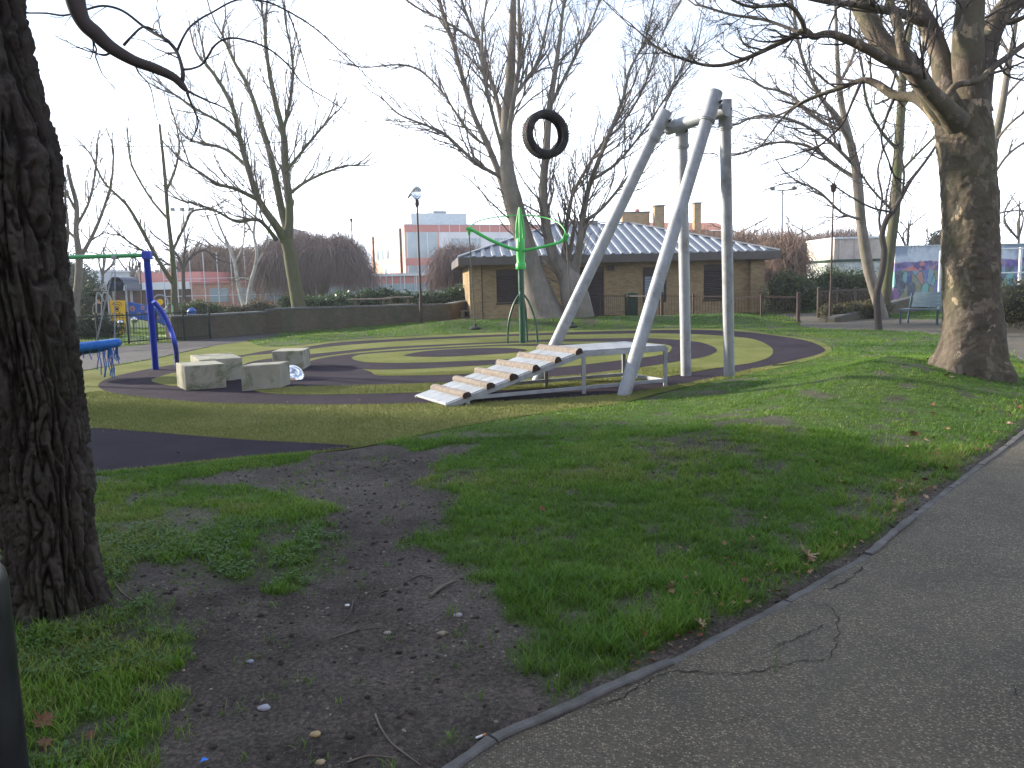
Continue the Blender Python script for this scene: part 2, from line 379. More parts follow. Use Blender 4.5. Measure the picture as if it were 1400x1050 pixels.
# --- materials of the flat surfaces
t = NT('artificial_turf')
base = t.ramp(t.noise(.9, 7, .7), [(.28, (.115, .130, .034)), (.5, (.165, .182, .052)), (.74, (.22, .225, .085))])
fine = t.mix(.85, base, t.ramp(t.noise(55, 5, .75), [(.25, (.30, .30, .30)), (.75, (1.35, 1.35, 1.3))]), 'MULTIPLY')
fine = t.mix(t.mr(t.noise(2.2, 8, .75), .58, .75), fine, (.065, .085, .022))
M_TURF = t.fin(fine, .95, t.bump(t.noise(120, 3, .7), 1.0, .02, t.bump(t.noise(14, 6, .7), .6, .03)), spec=.1)
t = NT('wet_pour_rubber')
base = t.ramp(t.noise(1.6, 6, .65), [(.3, (0.014, 0.010, 0.017)), (.7, (0.030, 0.022, 0.034))])
base = t.mix(t.mr(t.noise(260, 1), .6, .72), base, (0.072, 0.060, 0.066))
base = t.mix(t.mr(t.noise(3.1, 8, .8, dist=1), .60, .72, 0, .7), base, (0.051, 0.043, 0.036))
M_RUB = t.fin(base, .95, t.bump(t.noise(180, 3, .7), .9, .008), spec=.1)
t = NT('exposed_aggregate_tarmac')
base = t.ramp(t.noise(1.3, 8, .66), [(.3, (0.048, 0.040, 0.027)), (.5, (0.072, 0.061, 0.043)), (.72, (0.097, 0.081, 0.058))])
vo = t.n('ShaderNodeTexVoronoi', Scale=105.0); t.l(t.tc.outputs['Object'], vo.inputs['Vector'])
chip = t.mr(vo.outputs['Distance'], .55, .35)
cc = t.ramp(t.n('ShaderNodeSeparateColor').outputs[0], [(.0, (0.030, 0.026, 0.019)), (.35, (0.070, 0.060, 0.045)), (.62, (0.135, 0.113, 0.073)), (.84, (0.210, 0.173, 0.112)), (.97, (0.263, 0.234, 0.167))])
t.l(vo.outputs['Color'], cc.node.inputs['Fac'].links[0].from_node.inputs[0])
base = t.mix(t.math('MULTIPLY', chip, .85), base, cc)
base = t.mix(t.mr(t.noise(1.5, 7, .75, dist=.6), .50, .68, 0, .8), base, (.042, .040, .032))
base = t.mix(t.mr(t.noise(2.7, 6, .7), .66, .74, 0, .5), base, (.20, .19, .18))
M_PATH = t.fin(base, .8, t.bump(vo.outputs['Distance'], .8, .006, t.bump(t.noise(8, 8, .7), .5, .02)), spec=.3)
M_TAR = mat('dark_tarmac', (.050, .046, .050), (.032, .03, .033), .9, scale=2, bump=.5, bscale=150, dirt=(.07, .062, .055))
M_KERB = mat('edging_concrete', (.125, .12, .115), (.065, .063, .058), .9, scale=9, bump=.8, bscale=70, dirt=(.05, .048, .038), dscale=3.4, bdist=.008)

sheet('path', PATH, .004, M_PATH)
sheet('tarmac_walk', LPATH, .004, M_TAR)
sheet('paved_yard', YARD, .004, mat('yard_paving', (.14, .12, .10), rough=.9, bump=.4))
sheet('artificial_turf', TURF, .002, M_TURF)
Z = .006
for nm, k, ma in (('rubber_surface', 'c1o', M_RUB), ('artificial_turf', 'c1i', M_TURF), ('rubber_surface', 'c2o', M_RUB), ('artificial_turf', 'c2i', M_TURF), ('rubber_surface', 'c3o', M_RUB), ('artificial_turf', 'c3i', M_TURF), ('rubber_surface', 'cc', M_RUB)):
    sheet(nm, spline_closed(W(RING[k]), 6), Z, ma); Z += .004
sheet('artificial_turf', spline_closed(W(RING['isl']), 6), .0105, M_TURF)
sheet('rubber_surface', spline_closed(W([(-120, 582), (110, 585), (180, 589), (250, 595), (340, 602), (400, 605), (470, 609), (481, 612), (400, 620), (300, 628), (200, 640), (120, 648), (-120, 662)]), 5), .006, M_RUB)

# --- kerb edging strips, each a piece with its own joint
edging = tag(thing('path_edging', (0, 0, 0), None, None), kind='structure')
def resample(pts, step):
    out = [pts[0].copy()]; acc = 0
    for a, b in zip(pts[:-1], pts[1:]):
        l = (b - a).length; s = step - acc
        while s <= l: out.append(a.lerp(b, s / l)); s += step
        acc = (acc + l) % step if l >= step - acc else acc + l
    return out
kp = resample(KC, .92)
for i in range(len(kp) - 1):
    a, b = kp[i].copy(), kp[i + 1].copy()
    if a.y > 24 or a.y < .8: continue
    d = (b - a).normalized(); a += d * .006; b -= d * .006; j = rnd.uniform(-.007, .007)
    nseg = 9; P = []; off = Vector((-d.y, d.x, 0))
    mb = MB(); rows = []
    for k in range(nseg + 1):
        c = a.lerp(b, k / nseg); w0 = -.025 + rnd.uniform(-.005, .005) ; w1 = .025 + rnd.uniform(-.005, .005)
        zt = .013 + j + rnd.uniform(-.003, .003)
        rows.append([c + off * w0 + Vector((0, 0, -.1)), c + off * w0 + Vector((0, 0, zt - .006)), c + off * (w0 + .007) + Vector((0, 0, zt)), c + off * (w1 - .007) + Vector((0, 0, zt)), c + off * w1 + Vector((0, 0, zt - .006)), c + off * w1 + Vector((0, 0, -.1))])
    vs = [v for r_ in rows for v in r_]; fs = []
    for k in range(nseg):
        for q in range(5): fs.append((k * 6 + q, k * 6 + q + 1, (k + 1) * 6 + q + 1, (k + 1) * 6 + q))
    fs += [(0, 5, 4, 3, 2, 1), tuple(nseg * 6 + q for q in range(6))]
    mb.add(vs, fs).build('edging_stone', M_KERB, edging)

# --- cracks in the tarmac, thin earth-filled strips
M_CRACK = mat('earth_in_cracks', (.022, .020, .015), (.012, .012, .009), .95, bump=.6, bscale=200)
M_MOSS = mat('moss', (.06, .085, .02), (.03, .045, .012), .95, bump=.8, bscale=300)
def crack(px, w, m_=M_CRACK):
    P = spline_open(W(px), 7); vs = []; fs = []
    for i, p in enumerate(P):
        t_ = (P[min(i + 1, len(P) - 1)] - P[max(i - 1, 0)]).normalized(); n_ = Vector((-t_.y, t_.x, 0))
        ww = w * (0.25 + rnd.random()) * (1 if 0 < i < len(P) - 1 else .1); p = p + n_ * rnd.uniform(-.012, .012); ww *= .6
        vs += [(p.x - n_.x * ww, p.y - n_.y * ww, .0075), (p.x + n_.x * ww, p.y + n_.y * ww, .0075)]
        if i: fs.append((2 * i - 2, 2 * i, 2 * i + 1, 2 * i - 1))
    o = MB().add(vs, fs).build('crack', m_, None); o['kind'] = 'structure'; return o
crack([(800, 972), (850, 955), (890, 930), (930, 920), (985, 923), (1030, 920), (1070, 912)], .006)
crack([(1070, 912), (1100, 905), (1130, 902), (1142, 880), (1145, 850), (1128, 825)], .005)
crack([(1058, 885), (1080, 878), (1105, 868), (1130, 856)], .007)
crack([(1062, 925), (1058, 905), (1062, 885)], .005, M_MOSS)
crack([(1000, 988), (1022, 982), (1050, 981)], .003)
crack([(1385, 955), (1390, 940), (1400, 938)], .006)
crack([(1125, 808), (1160, 795), (1180, 775)], .009)
# ================================================================ BUILDINGS AND BOUNDARIES
M_GALV = mat('galvanised_steel', (.37, .39, .41), (.26, .28, .31), .62, .28, scale=9, bump=.15, bscale=60, dirt=(.17, .175, .165), dscale=3.1, sc=(1, 1, .35))
M_STEELP = mat('galvanised_plate', (.36, .38, .40), (.25, .27, .29), .5, .3, scale=5, bump=.2, bscale=70, dirt=(.22, .22, .20), dscale=3.5)
M_BLACKM = mat('black_paint', (.025, .024, .024), rough=.55, bump=.1)
M_DKGREEN = mat('dark_green_paint', (.010, .075, .038), (.008, .055, .03), .35, scale=4, bump=.05, spec=.5)
M_GREEN = mat('bright_green_paint', (.03, .42, .06), (.025, .34, .05), .4, scale=3, bump=.05, spec=.5)
M_GREEN2 = mat('green_crossbar_paint', (.05, .30, .10), (.04, .24, .08), .45, scale=3, bump=.05, spec=.5)
M_BLUE = mat('blue_paint', (.015, .045, .42), (.012, .035, .33), .38, scale=3, bump=.05, spec=.5)
M_BLUER = mat('blue_rope', (.015, .13, .42), (.01, .08, .30), .8, scale=30, bump=.5, bscale=90)
M_RUBBER = mat('tyre_rubber', (.022, .021, .024), (.014, .013, .016), .75, scale=12, bump=.3, bscale=90, dirt=(.06, .055, .055), dscale=7)
M_CHROME = mat('polished_steel', (.62, .64, .66), (.55, .57, .60), .16, .95, scale=8, bump=.05)
M_RED = mat('red_paint', (.42, .025, .03), rough=.5)
def brickmat(name, c1, c2, mortar, bw=.225, bh=.075, dirt=None, axis='XZ'):
    t = NT(name); mp_ = t.n('ShaderNodeMapping'); 
    # brick courses: x+y along the wall, z upwards
    s = t.n('ShaderNodeSeparateXYZ'); t.l(t.tc.outputs['Object'], s.inputs[0]); c = t.n('ShaderNodeCombineXYZ')
    t.l(t.math('ADD', s.outputs['X'], s.outputs['Y']), c.inputs['X']); t.l(s.outputs['Z'], c.inputs['Y'])
    b = t.n('ShaderNodeTexBrick', Scale=1.0); b.inputs['Color1'].default_value = (*c1, 1); b.inputs['Color2'].default_value = (*c2, 1); b.inputs['Mortar'].default_value = (*mortar, 1)
    b.inputs['Brick Width'].default_value = bw; b.inputs['Row Height'].default_value = bh; b.inputs['Mortar Size'].default_value = .008; b.inputs['Bias'].default_value = -.1
    t.l(c.outputs[0], b.inputs['Vector'])
    col = t.mix(.6, b.outputs['Color'], t.ramp(t.noise(1.2, 6, .7), [(.3, (.55, .52, .5)), (.7, (1.15, 1.12, 1.1))]), 'MULTIPLY')
    if dirt: col = t.mix(t.mr(t.noise(.9, 5, .7), .45, .7, 0, .85), col, dirt)
    return t.fin(col, .9, t.bump(b.outputs['Fac'], -.5, .006, t.bump(t.noise(40, 4), .3, .004)), spec=.2)
M_BRICK = brickmat('yellow_stock_brick', (.37, .262, .135), (.25, .175, .090), (.25, .215, .165))
M_BRICKD = brickmat('mossy_brown_brick', (.125, .098, .072), (.085, .068, .052), (.08, .075, .062), dirt=(.055, .066, .036))
M_REDB = brickmat('far_red_brick', (.44, .24, .19), (.37, .19, .15), (.4, .27, .22))
M_FASCIA = mat('brown_fascia_board', (.105, .09, .085), (.08, .07, .066), .6, scale=2, bump=.1)
M_SOFFIT = mat('dark_soffit', (.05, .042, .04), rough=.8)
M_SHUT = mat('brown_roller_shutter', (.048, .032, .034), (.038, .026, .028), .5, scale=3, bump=.1)
M_ROOF = mat('zinc_roof_sheet', (.20, .225, .26), (.14, .16, .195), .42, .35, scale=2.5, bump=.1, dirt=(.10, .115, .14))
M_ROOFR = mat('zinc_roof_rib', (.27, .29, .32), (.20, .22, .25), .5, .2, scale=3, bump=.05)
M_WIN = mat('pale_blind_slats', (.34, .42, .50), (.24, .30, .38), .4)
M_COPE = mat('coping_stone', (.15, .16, .17), (.09, .095, .1), .9, scale=5, bump=.4, dirt=(.06, .07, .035))
M_BIN = mat('green_litter_bin', (.012, .05, .03), rough=.4, bump=.1)
M_RAIL = mat('brown_railing_paint', (.05, .03, .026), rough=.5, bump=.1)
M_WHITE = mat('white_frame', (.7, .72, .74), rough=.5, bump=.02)

# ---- pavilion
P0 = Vector((-1.66, 35.0, 0)); P1 = Vector((11.35, 36.3, 0)); ud = (P1 - P0).normalized(); nd = Vector((-ud.y, ud.x, 0)); Lp = (P1 - P0).length; Wp = 8.6
e0 = 2.38
pav = thing('pavilion', P0 + ud * Lp / 2, 'low yellow brick park pavilion with ribbed metal hipped roof and brown shutters', 'pavilion')
def pq(s, w, z): return P0 + ud * s + nd * w + Vector((0, 0, z))
def pbox(s0, s1, w0, w1, z0, z1): return MB().prism([pq(s0, w0, z0), pq(s1, w0, z0), pq(s1, w1, z0), pq(s0, w1, z0)], (0, 0, z1 - z0))
def sx_(px): # position along the front wall of a photo column
    d = ray(px, 400); k = (P0.x * d.y - P0.y * d.x) / (ud.y * d.x - ud.x * d.y); return k
ops = [(679, 716, .72, 2.16), (775, 826, -.05, 2.2), (879, 911, .60, 2.12), (962, 1000, .62, 2.18)]
cur = 0.0; fw = .28
segs = []
for (a, b, z0, z1) in ops:
    s0, s1 = sx_(a), sx_(b)
    segs.append((cur, s0, -.1, e0)); segs.append((s0, s1, z1, e0))
    if z0 > 0: segs.append((s0, s1, -.1, z0))
    cur = s1
segs.append((cur, Lp, -.1, e0))
wb = MB()
for s0, s1, z0, z1 in segs:
    q = pbox(s0, s1, 0, fw, z0, z1); wb.add(q.v, q.f)
for q in (pbox(0, fw, fw + .002, Wp, -.1, e0), pbox(Lp - fw, Lp, fw + .002, Wp, -.1, e0), pbox(0, Lp, Wp + .002, Wp + fw, -.1, e0)): wb.add(q.v, q.f)
wb.build('wall', M_BRICK, pav)
for a, b in ((-.10, .42), (Lp - .55, Lp + .10)):
    pbox(a, b, -.22, -.002, -.1, e0).build('corner_pier', M_BRICK, pav)
pbox(.44, .47, -.03, 0, 0, e0).build('downpipe', M_SHUT, pav)
for i, (a, b, z0, z1) in enumerate(ops):
    s0, s1 = sx_(a), sx_(b)
    if i == 2:
        fr_ = pbox(s0, s1, .05, .10, z0, z1).build('window', M_SHUT, pav)
        zz = z0 + .12
        while zz < z1 - .42:
            pbox(s0 + .10, s1 - .10, .03, .048, zz, zz + .052).build('blind_slat', M_WIN, fr_); zz += .072
        for (q0, q1, y0, y1) in ((s0, s1, z0 - .05, z0 + .07), (s0, s1, z1 - .36, z1)): pbox(q0, q1, -.01, .046, y0, y1).build('frame', M_SHUT, fr_)
        for q0 in (s0, s1 - .08): pbox(q0, q0 + .08, -.012, .044, z0 + .07, z1 - .36).build('frame', M_SHUT, fr_)
        continue
    sh = pbox(s0, s1, .10, .14, max(z0, 0), z1).build('roller_shutter', M_SHUT, pav)
    zz = max(z0, 0) + .02; n_ = 0
    while zz < z1 - .28:
        MB().prism([pq(s0 + .03, .098, zz), pq(s0 + .03, .075, zz + .02), pq(s0 + .03, .075, zz + .06), pq(s0 + .03, .098, zz + .075)], ud * (s1 - s0 - .06)).build('shutter_slat', M_SHUT, sh); zz += .082
    pbox(s0 + .002, s1 - .002, .0, .095, z1 - .26, z1 - .002).build('shutter_box', M_SHUT, sh)
    if z0 > 0: pbox(s0 - .05, s1 + .05, -.04, -.002, z0 - .07, z0 - .01).build('sill', M_SOFFIT, sh)
sb = sx_(835); pbox(sb - .14, sb + .14, -.13, -.003, 2.02, 2.24).build('alarm_box', M_SHUT, pav)
# roof
ov = .55; ZE = 2.70; Zr = 4.35
E = [pq(-ov, -ov - .25, 0), pq(Lp + ov, -ov - .25, 0), pq(Lp + ov, Wp + fw + ov, 0), pq(-ov, Wp + fw + ov, 0)]
rg = [pq(4.35, Wp / 2 - .1, Zr), pq(Lp - 5.0, Wp / 2 - .1, Zr)]
MB().prism([p + Vector((0, 0, e0)) for p in E], (0, 0, .05)).build('soffit', M_SOFFIT, pav)
for i in range(4):
    a, b = E[i], E[(i + 1) % 4]; d = (b - a).normalized(); nn_ = Vector((d.y, -d.x, 0))
    MB().prism([a + nn_ * .002 + Vector((0, 0, e0 - .03)), b + nn_ * .002 + Vector((0, 0, e0 - .03)), b + nn_ * .03 + Vector((0, 0, e0 - .03)), a + nn_ * .03 + Vector((0, 0, e0 - .03))], (0, 0, ZE - e0 + .03)).build('fascia', M_FASCIA, pav, bevel=.006)
Ez = [p + Vector((0, 0, ZE)) for p in E]
roof = MB().add(Ez + rg, [(0, 1, 5, 4), (2, 3, 4, 5), (1, 2, 5), (3, 0, 4)]).build('roof', M_ROOF, pav)
def ribs(a, b, c, d, step=.43):   # eave a->b, ridge d->c (d above a)
    e = (b - a); l = e.length; e.normalize(); s = step * .5
    nrm = e.cross((d - a)).normalized();
    if nrm.z < 0: nrm = -nrm
    up = nrm.cross(e).normalized(); 
    if up.z < 0: up = -up
    ds = (d - a).dot(e); cs_ = (c - a).dot(e); Hh = (d - a).dot(up)
    while s < l:
        if s < ds: h = Hh * s / ds
        elif s > cs_: h = Hh * (l - s) / (l - cs_)
        else: h = Hh
        if h > .25:
            p = a + e * s + nrm * .002
            MB().prism([p - e * .10, p - e * .06 + nrm * .055, p + e * .06 + nrm * .055, p + e * .10], up * (h - .06)).build('roof_rib', M_ROOFR, roof)
        s += step
ribs(Ez[0], Ez[1], rg[1], rg[0]); ribs(Ez[3], Ez[0], rg[0], rg[0]); ribs(Ez[1], Ez[2], rg[1], rg[1])
for a, b in ((Ez[0], rg[0]), (rg[0], rg[1]), (rg[1], Ez[1])):
    MB().beam(a + Vector((0, 0, .05)), b + Vector((0, 0, .05)), .16, .05).build('ridge_capping', M_ROOFR, roof)

# ---- litter bin in front of the pavilion
bp = at(863, 430, 34.0); bp.z = 0
lb = thing('litter_bin', bp, 'dark green litter bin by the pavilion wall', 'litter bin')
MB().lathe([(.24, .0), (.25, .03), (.27, .85), (.28, .88)], bp, 28).build('body', M_BIN, lb, 40)
for k in range(18):
    a = 2 * math.pi * k / 18; MB().box(bp + Vector((.265 * math.cos(a), .265 * math.sin(a), .44)), (.02, .03, .8), a).build('slat', M_BIN, lb)
MB().lathe([(.31, .86), (.32, .92), (.30, .98), (.2, 1.03), (.0, 1.05)], bp, 28).build('lid', M_BIN, lb, 40)

# ---- railings
def railing(a, b, h, npost, nm_label, gap=.115, mat_=M_RAIL, ends=True, cat='railing', postr=.035):
    o = thing('railing', (a + b) / 2, nm_label, cat); L_ = (b - a).length; d = (b - a).normalized()
    for k in range(npost + 1):
        p = a.lerp(b, k / npost); r_ = postr * (1.8 if ends and k in (0, npost) else 1); hh = h + (.10 if ends and k in (0, npost) else .04)
        MB().tube([p + Vector((0, 0, -.1)), p + Vector((0, 0, hh))], r_, 10).lathe([(r_ * 1.2, hh), (r_ * 1.2, hh + .03), (0, hh + .06)], p, 10).build('post', mat_, o, 40)
    for z in (.10, h - .02): MB().beam(a + Vector((0, 0, z)), b + Vector((0, 0, z)), .012, .04).build('rail', mat_, o)
    bars = MB(); n = int(L_ / gap)
    for k in range(n):
        p = a + d * (gap * (k + .5)); bars.tube([p + Vector((0, 0, .03)), p + Vector((0, 0, h + .05))], .007, 4)
    bars.build('bars', mat_, o)['kind'] = 'stuff'
    return o
ra = at(905, 440, 30.6); rb = at(1091, 440, 27.4); ra.z = H(ra.x, ra.y) - .02; rb.z = H(rb.x, rb.y) - .05
rl = at(820, 440, 33.2); rl.z = .05
railing(ra, rb, .92, 4, 'brown metal railing in front of the right half of the pavilion')
railing(rl, Vector((ra.x - .1, ra.y + .1, ra.z)), .92, 2, 'brown metal railing running behind the green litter bin', ends=False)
r2a = at(1119, 420, 30); r2b = at(1215, 420, 33); r2a.z = r2b.z = 0
railing(r2a, r2b, 1.0, 4, 'dark railing behind the low planting bed on the right')
fa = G(288, 463); fb = G(130, 474); fa.z = fb.z = 0
fb = fa + (fb - fa) * 1.7
railing(fa, fb, .92, 7, 'dark bow top railing round the toddler play area on the left', gap=.095, mat_=mat('dark_railing_paint', (.02, .03, .025), rough=.6), ends=False)

# ---- brown brick retaining walls with coping stones
def brick_wall(a, b, h0, h1, label, th=.33):
    a = a.copy(); b = b.copy(); a.z = b.z = 0; d = (b - a).normalized(); n_ = Vector((-d.y, d.x, 0)); L_ = (b - a).length
    o = thing('brick_wall', (a + b) / 2, label, 'wall')
    q = [a + Vector((0, 0, -.1)), b + Vector((0, 0, -.1)), b + Vector((0, 0, h1)), a + Vector((0, 0, h0))]
    MB().prism(q, n_ * th).build('brickwork', M_BRICKD, o)
    n = max(2, int(L_ / .6))
    for k in range(n):
        s0 = L_ * k / n + .004; s1 = L_ * (k + 1) / n - .004; z0 = h0 + (h1 - h0) * s0 / L_; z1 = h0 + (h1 - h0) * s1 / L_; j = rnd.uniform(0, .006)
        p0 = a + d * s0 - n_ * .03 + Vector((0, 0, z0 + .002 + j)); p1 = a + d * s1 - n_ * .03 + Vector((0, 0, z1 + .002 + j))
        MB().prism([p0, p1, p1 + Vector((0, 0, .055)), p0 + Vector((0, 0, .055))], n_ * (th + .06)).build('coping_stone', M_COPE, o)
    return o
w1a = G(236, 466); w1b = G(366, 455.5)
brick_wall(w1a, w1b, .74, .74, 'long low brick wall nearest the toddler play area, left length')
w2a = G(385, 455); w2b = G(617, 437.5)
brick_wall(w1b - (w2a - w1b).normalized() * .06 + Vector((0, .012, 0)), w2a, .80, .84, 'short angled brick wall length joining the two long brick walls')
brick_wall(w2a + Vector((.02, 0, 0)), w2b, .84, .68, 'long low brick wall behind the tall lamp post')
w2c = w2b + Vector((.5, 6, 0))
brick_wall(w2b + Vector((.02, .1, 0)), w2c, .68, .68, 'brick wall return running back towards the laurel hedge')

# ---- lamp posts
M_GLASS = NT('lamp_glass'); M_GLASS.fin((.75, .82, .88), .15); M_GLASS.p.inputs['Transmission Weight'].default_value = .7; M_GLASS = M_GLASS.m
def lamp_post(base, h, label, style=0, r=.05):
    base = base.copy(); base.z = max(H(base.x, base.y), 0); o = thing('lamp_post', base, label, 'lamp post', None)
    col = M_RAIL
    MB().tube([base + Vector((0, 0, -.1)), base + Vector((0, 0, 1.0))], r * 1.5, 14).tube([base + Vector((0, 0, 1.0)), base + Vector((0, 0, h))], [r, r * .75], 14).build('column', col, o, 40)
    if style == 0:
        t0 = base + Vector((0, 0, h)); MB().lathe([(.05, -.05), (.09, .05), (.08, .22), (.05, .26)], t0, 14).build('lamp_cup', col, o, 40)
        MB().lathe([(.06, .24), (.17, .32), (.24, .48), (.20, .66), (.12, .74), (0, .77)], t0, 20).build('lantern_glass', M_GLASS, o, 60)
        Mx = Matrix.Rotation(R(-50), 3, 'Y')
        MB().lathe([(0, .0), (.30, .0), (.31, .02), (.0, .05)], t0 + Vector((-.17, 0, .52)), 20, Mx).build('reflector', M_WHITE, o, 40)
        MB().tube([t0 + Vector((-.36, 0, .30)), t0 + Vector((.04, 0, .80))], .018, 8).build('reflector_arm', col, o)
    else:
        t0 = base + Vector((0, 0, h)); MB().lathe([(.04, 0), (.08, .05), (.10, .2), (.13, .23), (.0, .32)], t0, 12).build('lantern', col, o, 40)
    return o
lamp_post(G(576.5, 442.5), 4.75, 'tall dark lamp post with a glass lantern in front of the brick wall')
p = at(1135, 430, 27.5); lamp_post(p, 4.35, 'slim lamp post rising behind the dark railing on the right', 1, .035)
p = at(486, 420, 60); lamp_post(p, 6.3, 'distant dark lamp post rising from the hedge behind the brick wall', 1, .06)
p = at(197, 440, 50); lamp_post(p, 3.1, 'distant dark post behind the blue swing post', 1, .05)

# ---- picnic tables
def picnic(px, y, w, lab):
    c = at(px, 400, y); c.z = 0; o = thing('picnic_table', c, lab, 'picnic table'); Mw = mat('picnic_timber', (.20, .17, .13), (.13, .11, .085), .85, sc=(1, 8, 8))
    for k in range(4): MB().box(c + Vector((0, -.3 + .2 * k, 1.02)), (w, .18, .05)).build('top_plank', Mw, o)
    for s in (-1, 1):
        MB().box(c + Vector((0, s * .75, .68)), (w, .26, .05)).build('seat_plank', Mw, o)
        MB().beam(c + Vector((s * w * .32, -.5, 0)), c + Vector((s * w * .32, -.15, 1.0)), .06, .09).build('leg', Mw, o)
        MB().beam(c + Vector((s * w * .32, .5, 0)), c + Vector((s * w * .32, .15, 1.0)), .06, .09).build('leg', Mw, o)
picnic(505, 35.5, 1.9, 'long picnic table behind the brick wall, left of the lamp post')
picnic(546, 38.5, 1.3, 'small square picnic table just behind the brick wall by the lamp post')
# pale pallet stack beside the pavilion corner
c = at(633, 432, 39); c.z = .0
o = thing('pallet', c, 'pale timber pallet lying on the ground left of the pavilion', 'pallet'); Mp = mat('pale_timber', (.5, .47, .42))
for k in range(5): MB().box(c + Vector((0, -.5 + .25 * k, .28)), (1.3, .16, .04)).build('plank', Mp, o)
for k in (-1, 0, 1): MB().box(c + Vector((k * .55, 0, .12)), (.14, 1.1, .24)).build('bearer', Mp, o)

# ---- school building
M_SRED = mat('red_cladding', (.46, .19, .17), (.40, .16, .145), .6, scale=.4, bump=.05)
M_SORG = mat('orange_render', (.66, .40, .31), (.60, .35, .27), .8, scale=.3, bump=.05)
M_SWHT = mat('pale_cladding', (.62, .64, .66), (.5, .53, .56), .6, scale=.5, bump=.05)
M_SGLS = mat('hazy_window_glass', (.30, .38, .42), (.20, .27, .31), .15, scale=.35, bump=0, spec=.6)
M_SGRY = mat('grey_roof_plant', (.5, .55, .58), rough=.6)
def building(name, o0, o1, dep, label, cat='building'):
    """local frame: s along the front from o0 to o1, w backwards"""
    o0 = Vector((o0[0], o0[1], 0)); o1 = Vector((o1[0], o1[1], 0)); u_ = (o1 - o0).normalized(); n_ = Vector((-u_.y, u_.x, 0))
    o = thing(name, (o0 + o1) / 2, label, cat); L_ = (o1 - o0).length
    def q(s0, s1, z0, z1, w0, w1, nm, m_, par=None):
        f = lambda s, w, z: o0 + u_ * s + n_ * w + Vector((0, 0, z))
        return MB().prism([f(s0, w0, z0), f(s1, w0, z0), f(s1, w1, z0), f(s0, w1, z0)], (0, 0, z1 - z0)).build(nm, m_, par or o)
    return o, q, L_
S0 = (-12.85, 100); S1 = (13.2, 110.0)
o, q, Ls = building('school_building', S0, S1, 22, 'three storey school with an orange end wall and red and white striped front')
ht = 8.95
q(0, Ls, 0, ht, 0, 21, 'wall', M_SORG)
q(0, Ls, ht + .002, ht + .12, -.15, 21.1, 'roof', M_SGRY)
q(2.2, 9.8, ht + .13, ht + 1.9, 5, 12, 'roof_plant_room', M_SGRY); q(5.5, 7.3, ht + 1.91, ht + 2.3, 6, 9, 'roof_vent', mat('grey_vent', (.25, .28, .3)))
q(.1, Ls, ht - .85, ht, -.08, -.003, 'red_band', M_SRED)
def win_band(s0, s1, z0, z1, n, mm=M_SGLS, bg=None):
    for k in range(n):
        a = s0 + (s1 - s0) * k / n; b = s0 + (s1 - s0) * (k + 1) / n
        w = q(a + .06, b - .06, z0, z1, -.06, -.003, 'window', mm); q(a - .06, a + .06, z0, z1, -.12, -.004, 'mullion', M_SWHT, w)
win_band(.3, 4.2, 4.9, ht - .87, 3); q(.1, 4.3, 4.0, 4.88, -.07, -.003, 'red_band', M_SRED); win_band(.3, 4.2, .6, 3.98, 3)
q(4.4, Ls, 5.6, ht - .87, -.05, -.003, 'pale_panel', M_SWHT)
for k in range(7):
    s = 6.0 + 5.8 * k
    if s + 4 > Ls: break
    for j in range(3): q(s + 1.35 * j, s + 1.35 * j + 1.2, 5.75 + .3 * (j == 1), 7.3, -.09, -.051, 'window', M_SGLS)
q(4.4, Ls, 4.3, 5.58, -.07, -.003, 'red_band', M_SRED); win_band(4.5, Ls, 2.3, 4.28, 14); q(4.4, Ls, 0, 2.28, -.07, -.003, 'red_band', M_SRED)
for k in range(18): q(4.4 + 1.35 * k * 1.0, 4.47 + 1.35 * k, 0, ht, -.14, -.125, 'mullion', M_SWHT)
# end wall (left face) windows and pipes
def ql(w0, w1, z0, z1, off, nm, m_):
    o0 = Vector((S0[0], S0[1], 0)); u_ = (Vector((S1[0], S1[1], 0)) - o0).normalized(); n_ = Vector((-u_.y, u_.x, 0))
    f = lambda w, s, z: o0 + n_ * w - u_ * s + Vector((0, 0, z))
    return MB().prism([f(w0, .003, z0), f(w1, .003, z0), f(w1, off, z0), f(w0, off, z0)], (0, 0, z1 - z0)).build(nm, m_, o)
for k in range(6): ql(9.0 + 1.55 * k, 10.4 + 1.55 * k, 5.2, 7.7, .06, 'window', M_SWHT if k % 2 else M_SGLS)
for k in range(2): ql(8.8 + 1.6 * k, 10.2 + 1.6 * k, 1.4, 3.9, .06, 'window', M_SGLS if k else M_SWHT)
for w in (1.6, 18.6): ql(w, w + .22, 0, ht - .3, .25, 'drainpipe', M_RAIL)
for z in (2.6, 4.6, 7.9): ql(.3, 20.6, z, z + .08, .05, 'string_course', M_SRED)
# low wing in front of it
a = at(437, 400, 84); b = at(590, 400, 84)
o, q, Lw = building('low_school_wing', (a.x, a.y), (b.x + 6, b.y + 1), 8, 'low flat roofed wing in front of the school with a long glazed band')
q(0, Lw, 0, 2.55, 0, 8, 'wall', M_SRED); q(-.2, Lw, 2.552, 2.78, -.3, 8.2, 'roof_edge', M_SWHT)
for k in range(14):
    s = Lw * k / 14; w = q(s + .08, s + Lw / 14 - .05, .2, 1.75, -.06, -.003, 'window', M_SGLS); q(s - .03, s + .06, 0, 2.55, -.12, -.004, 'mullion', M_SWHT, w)
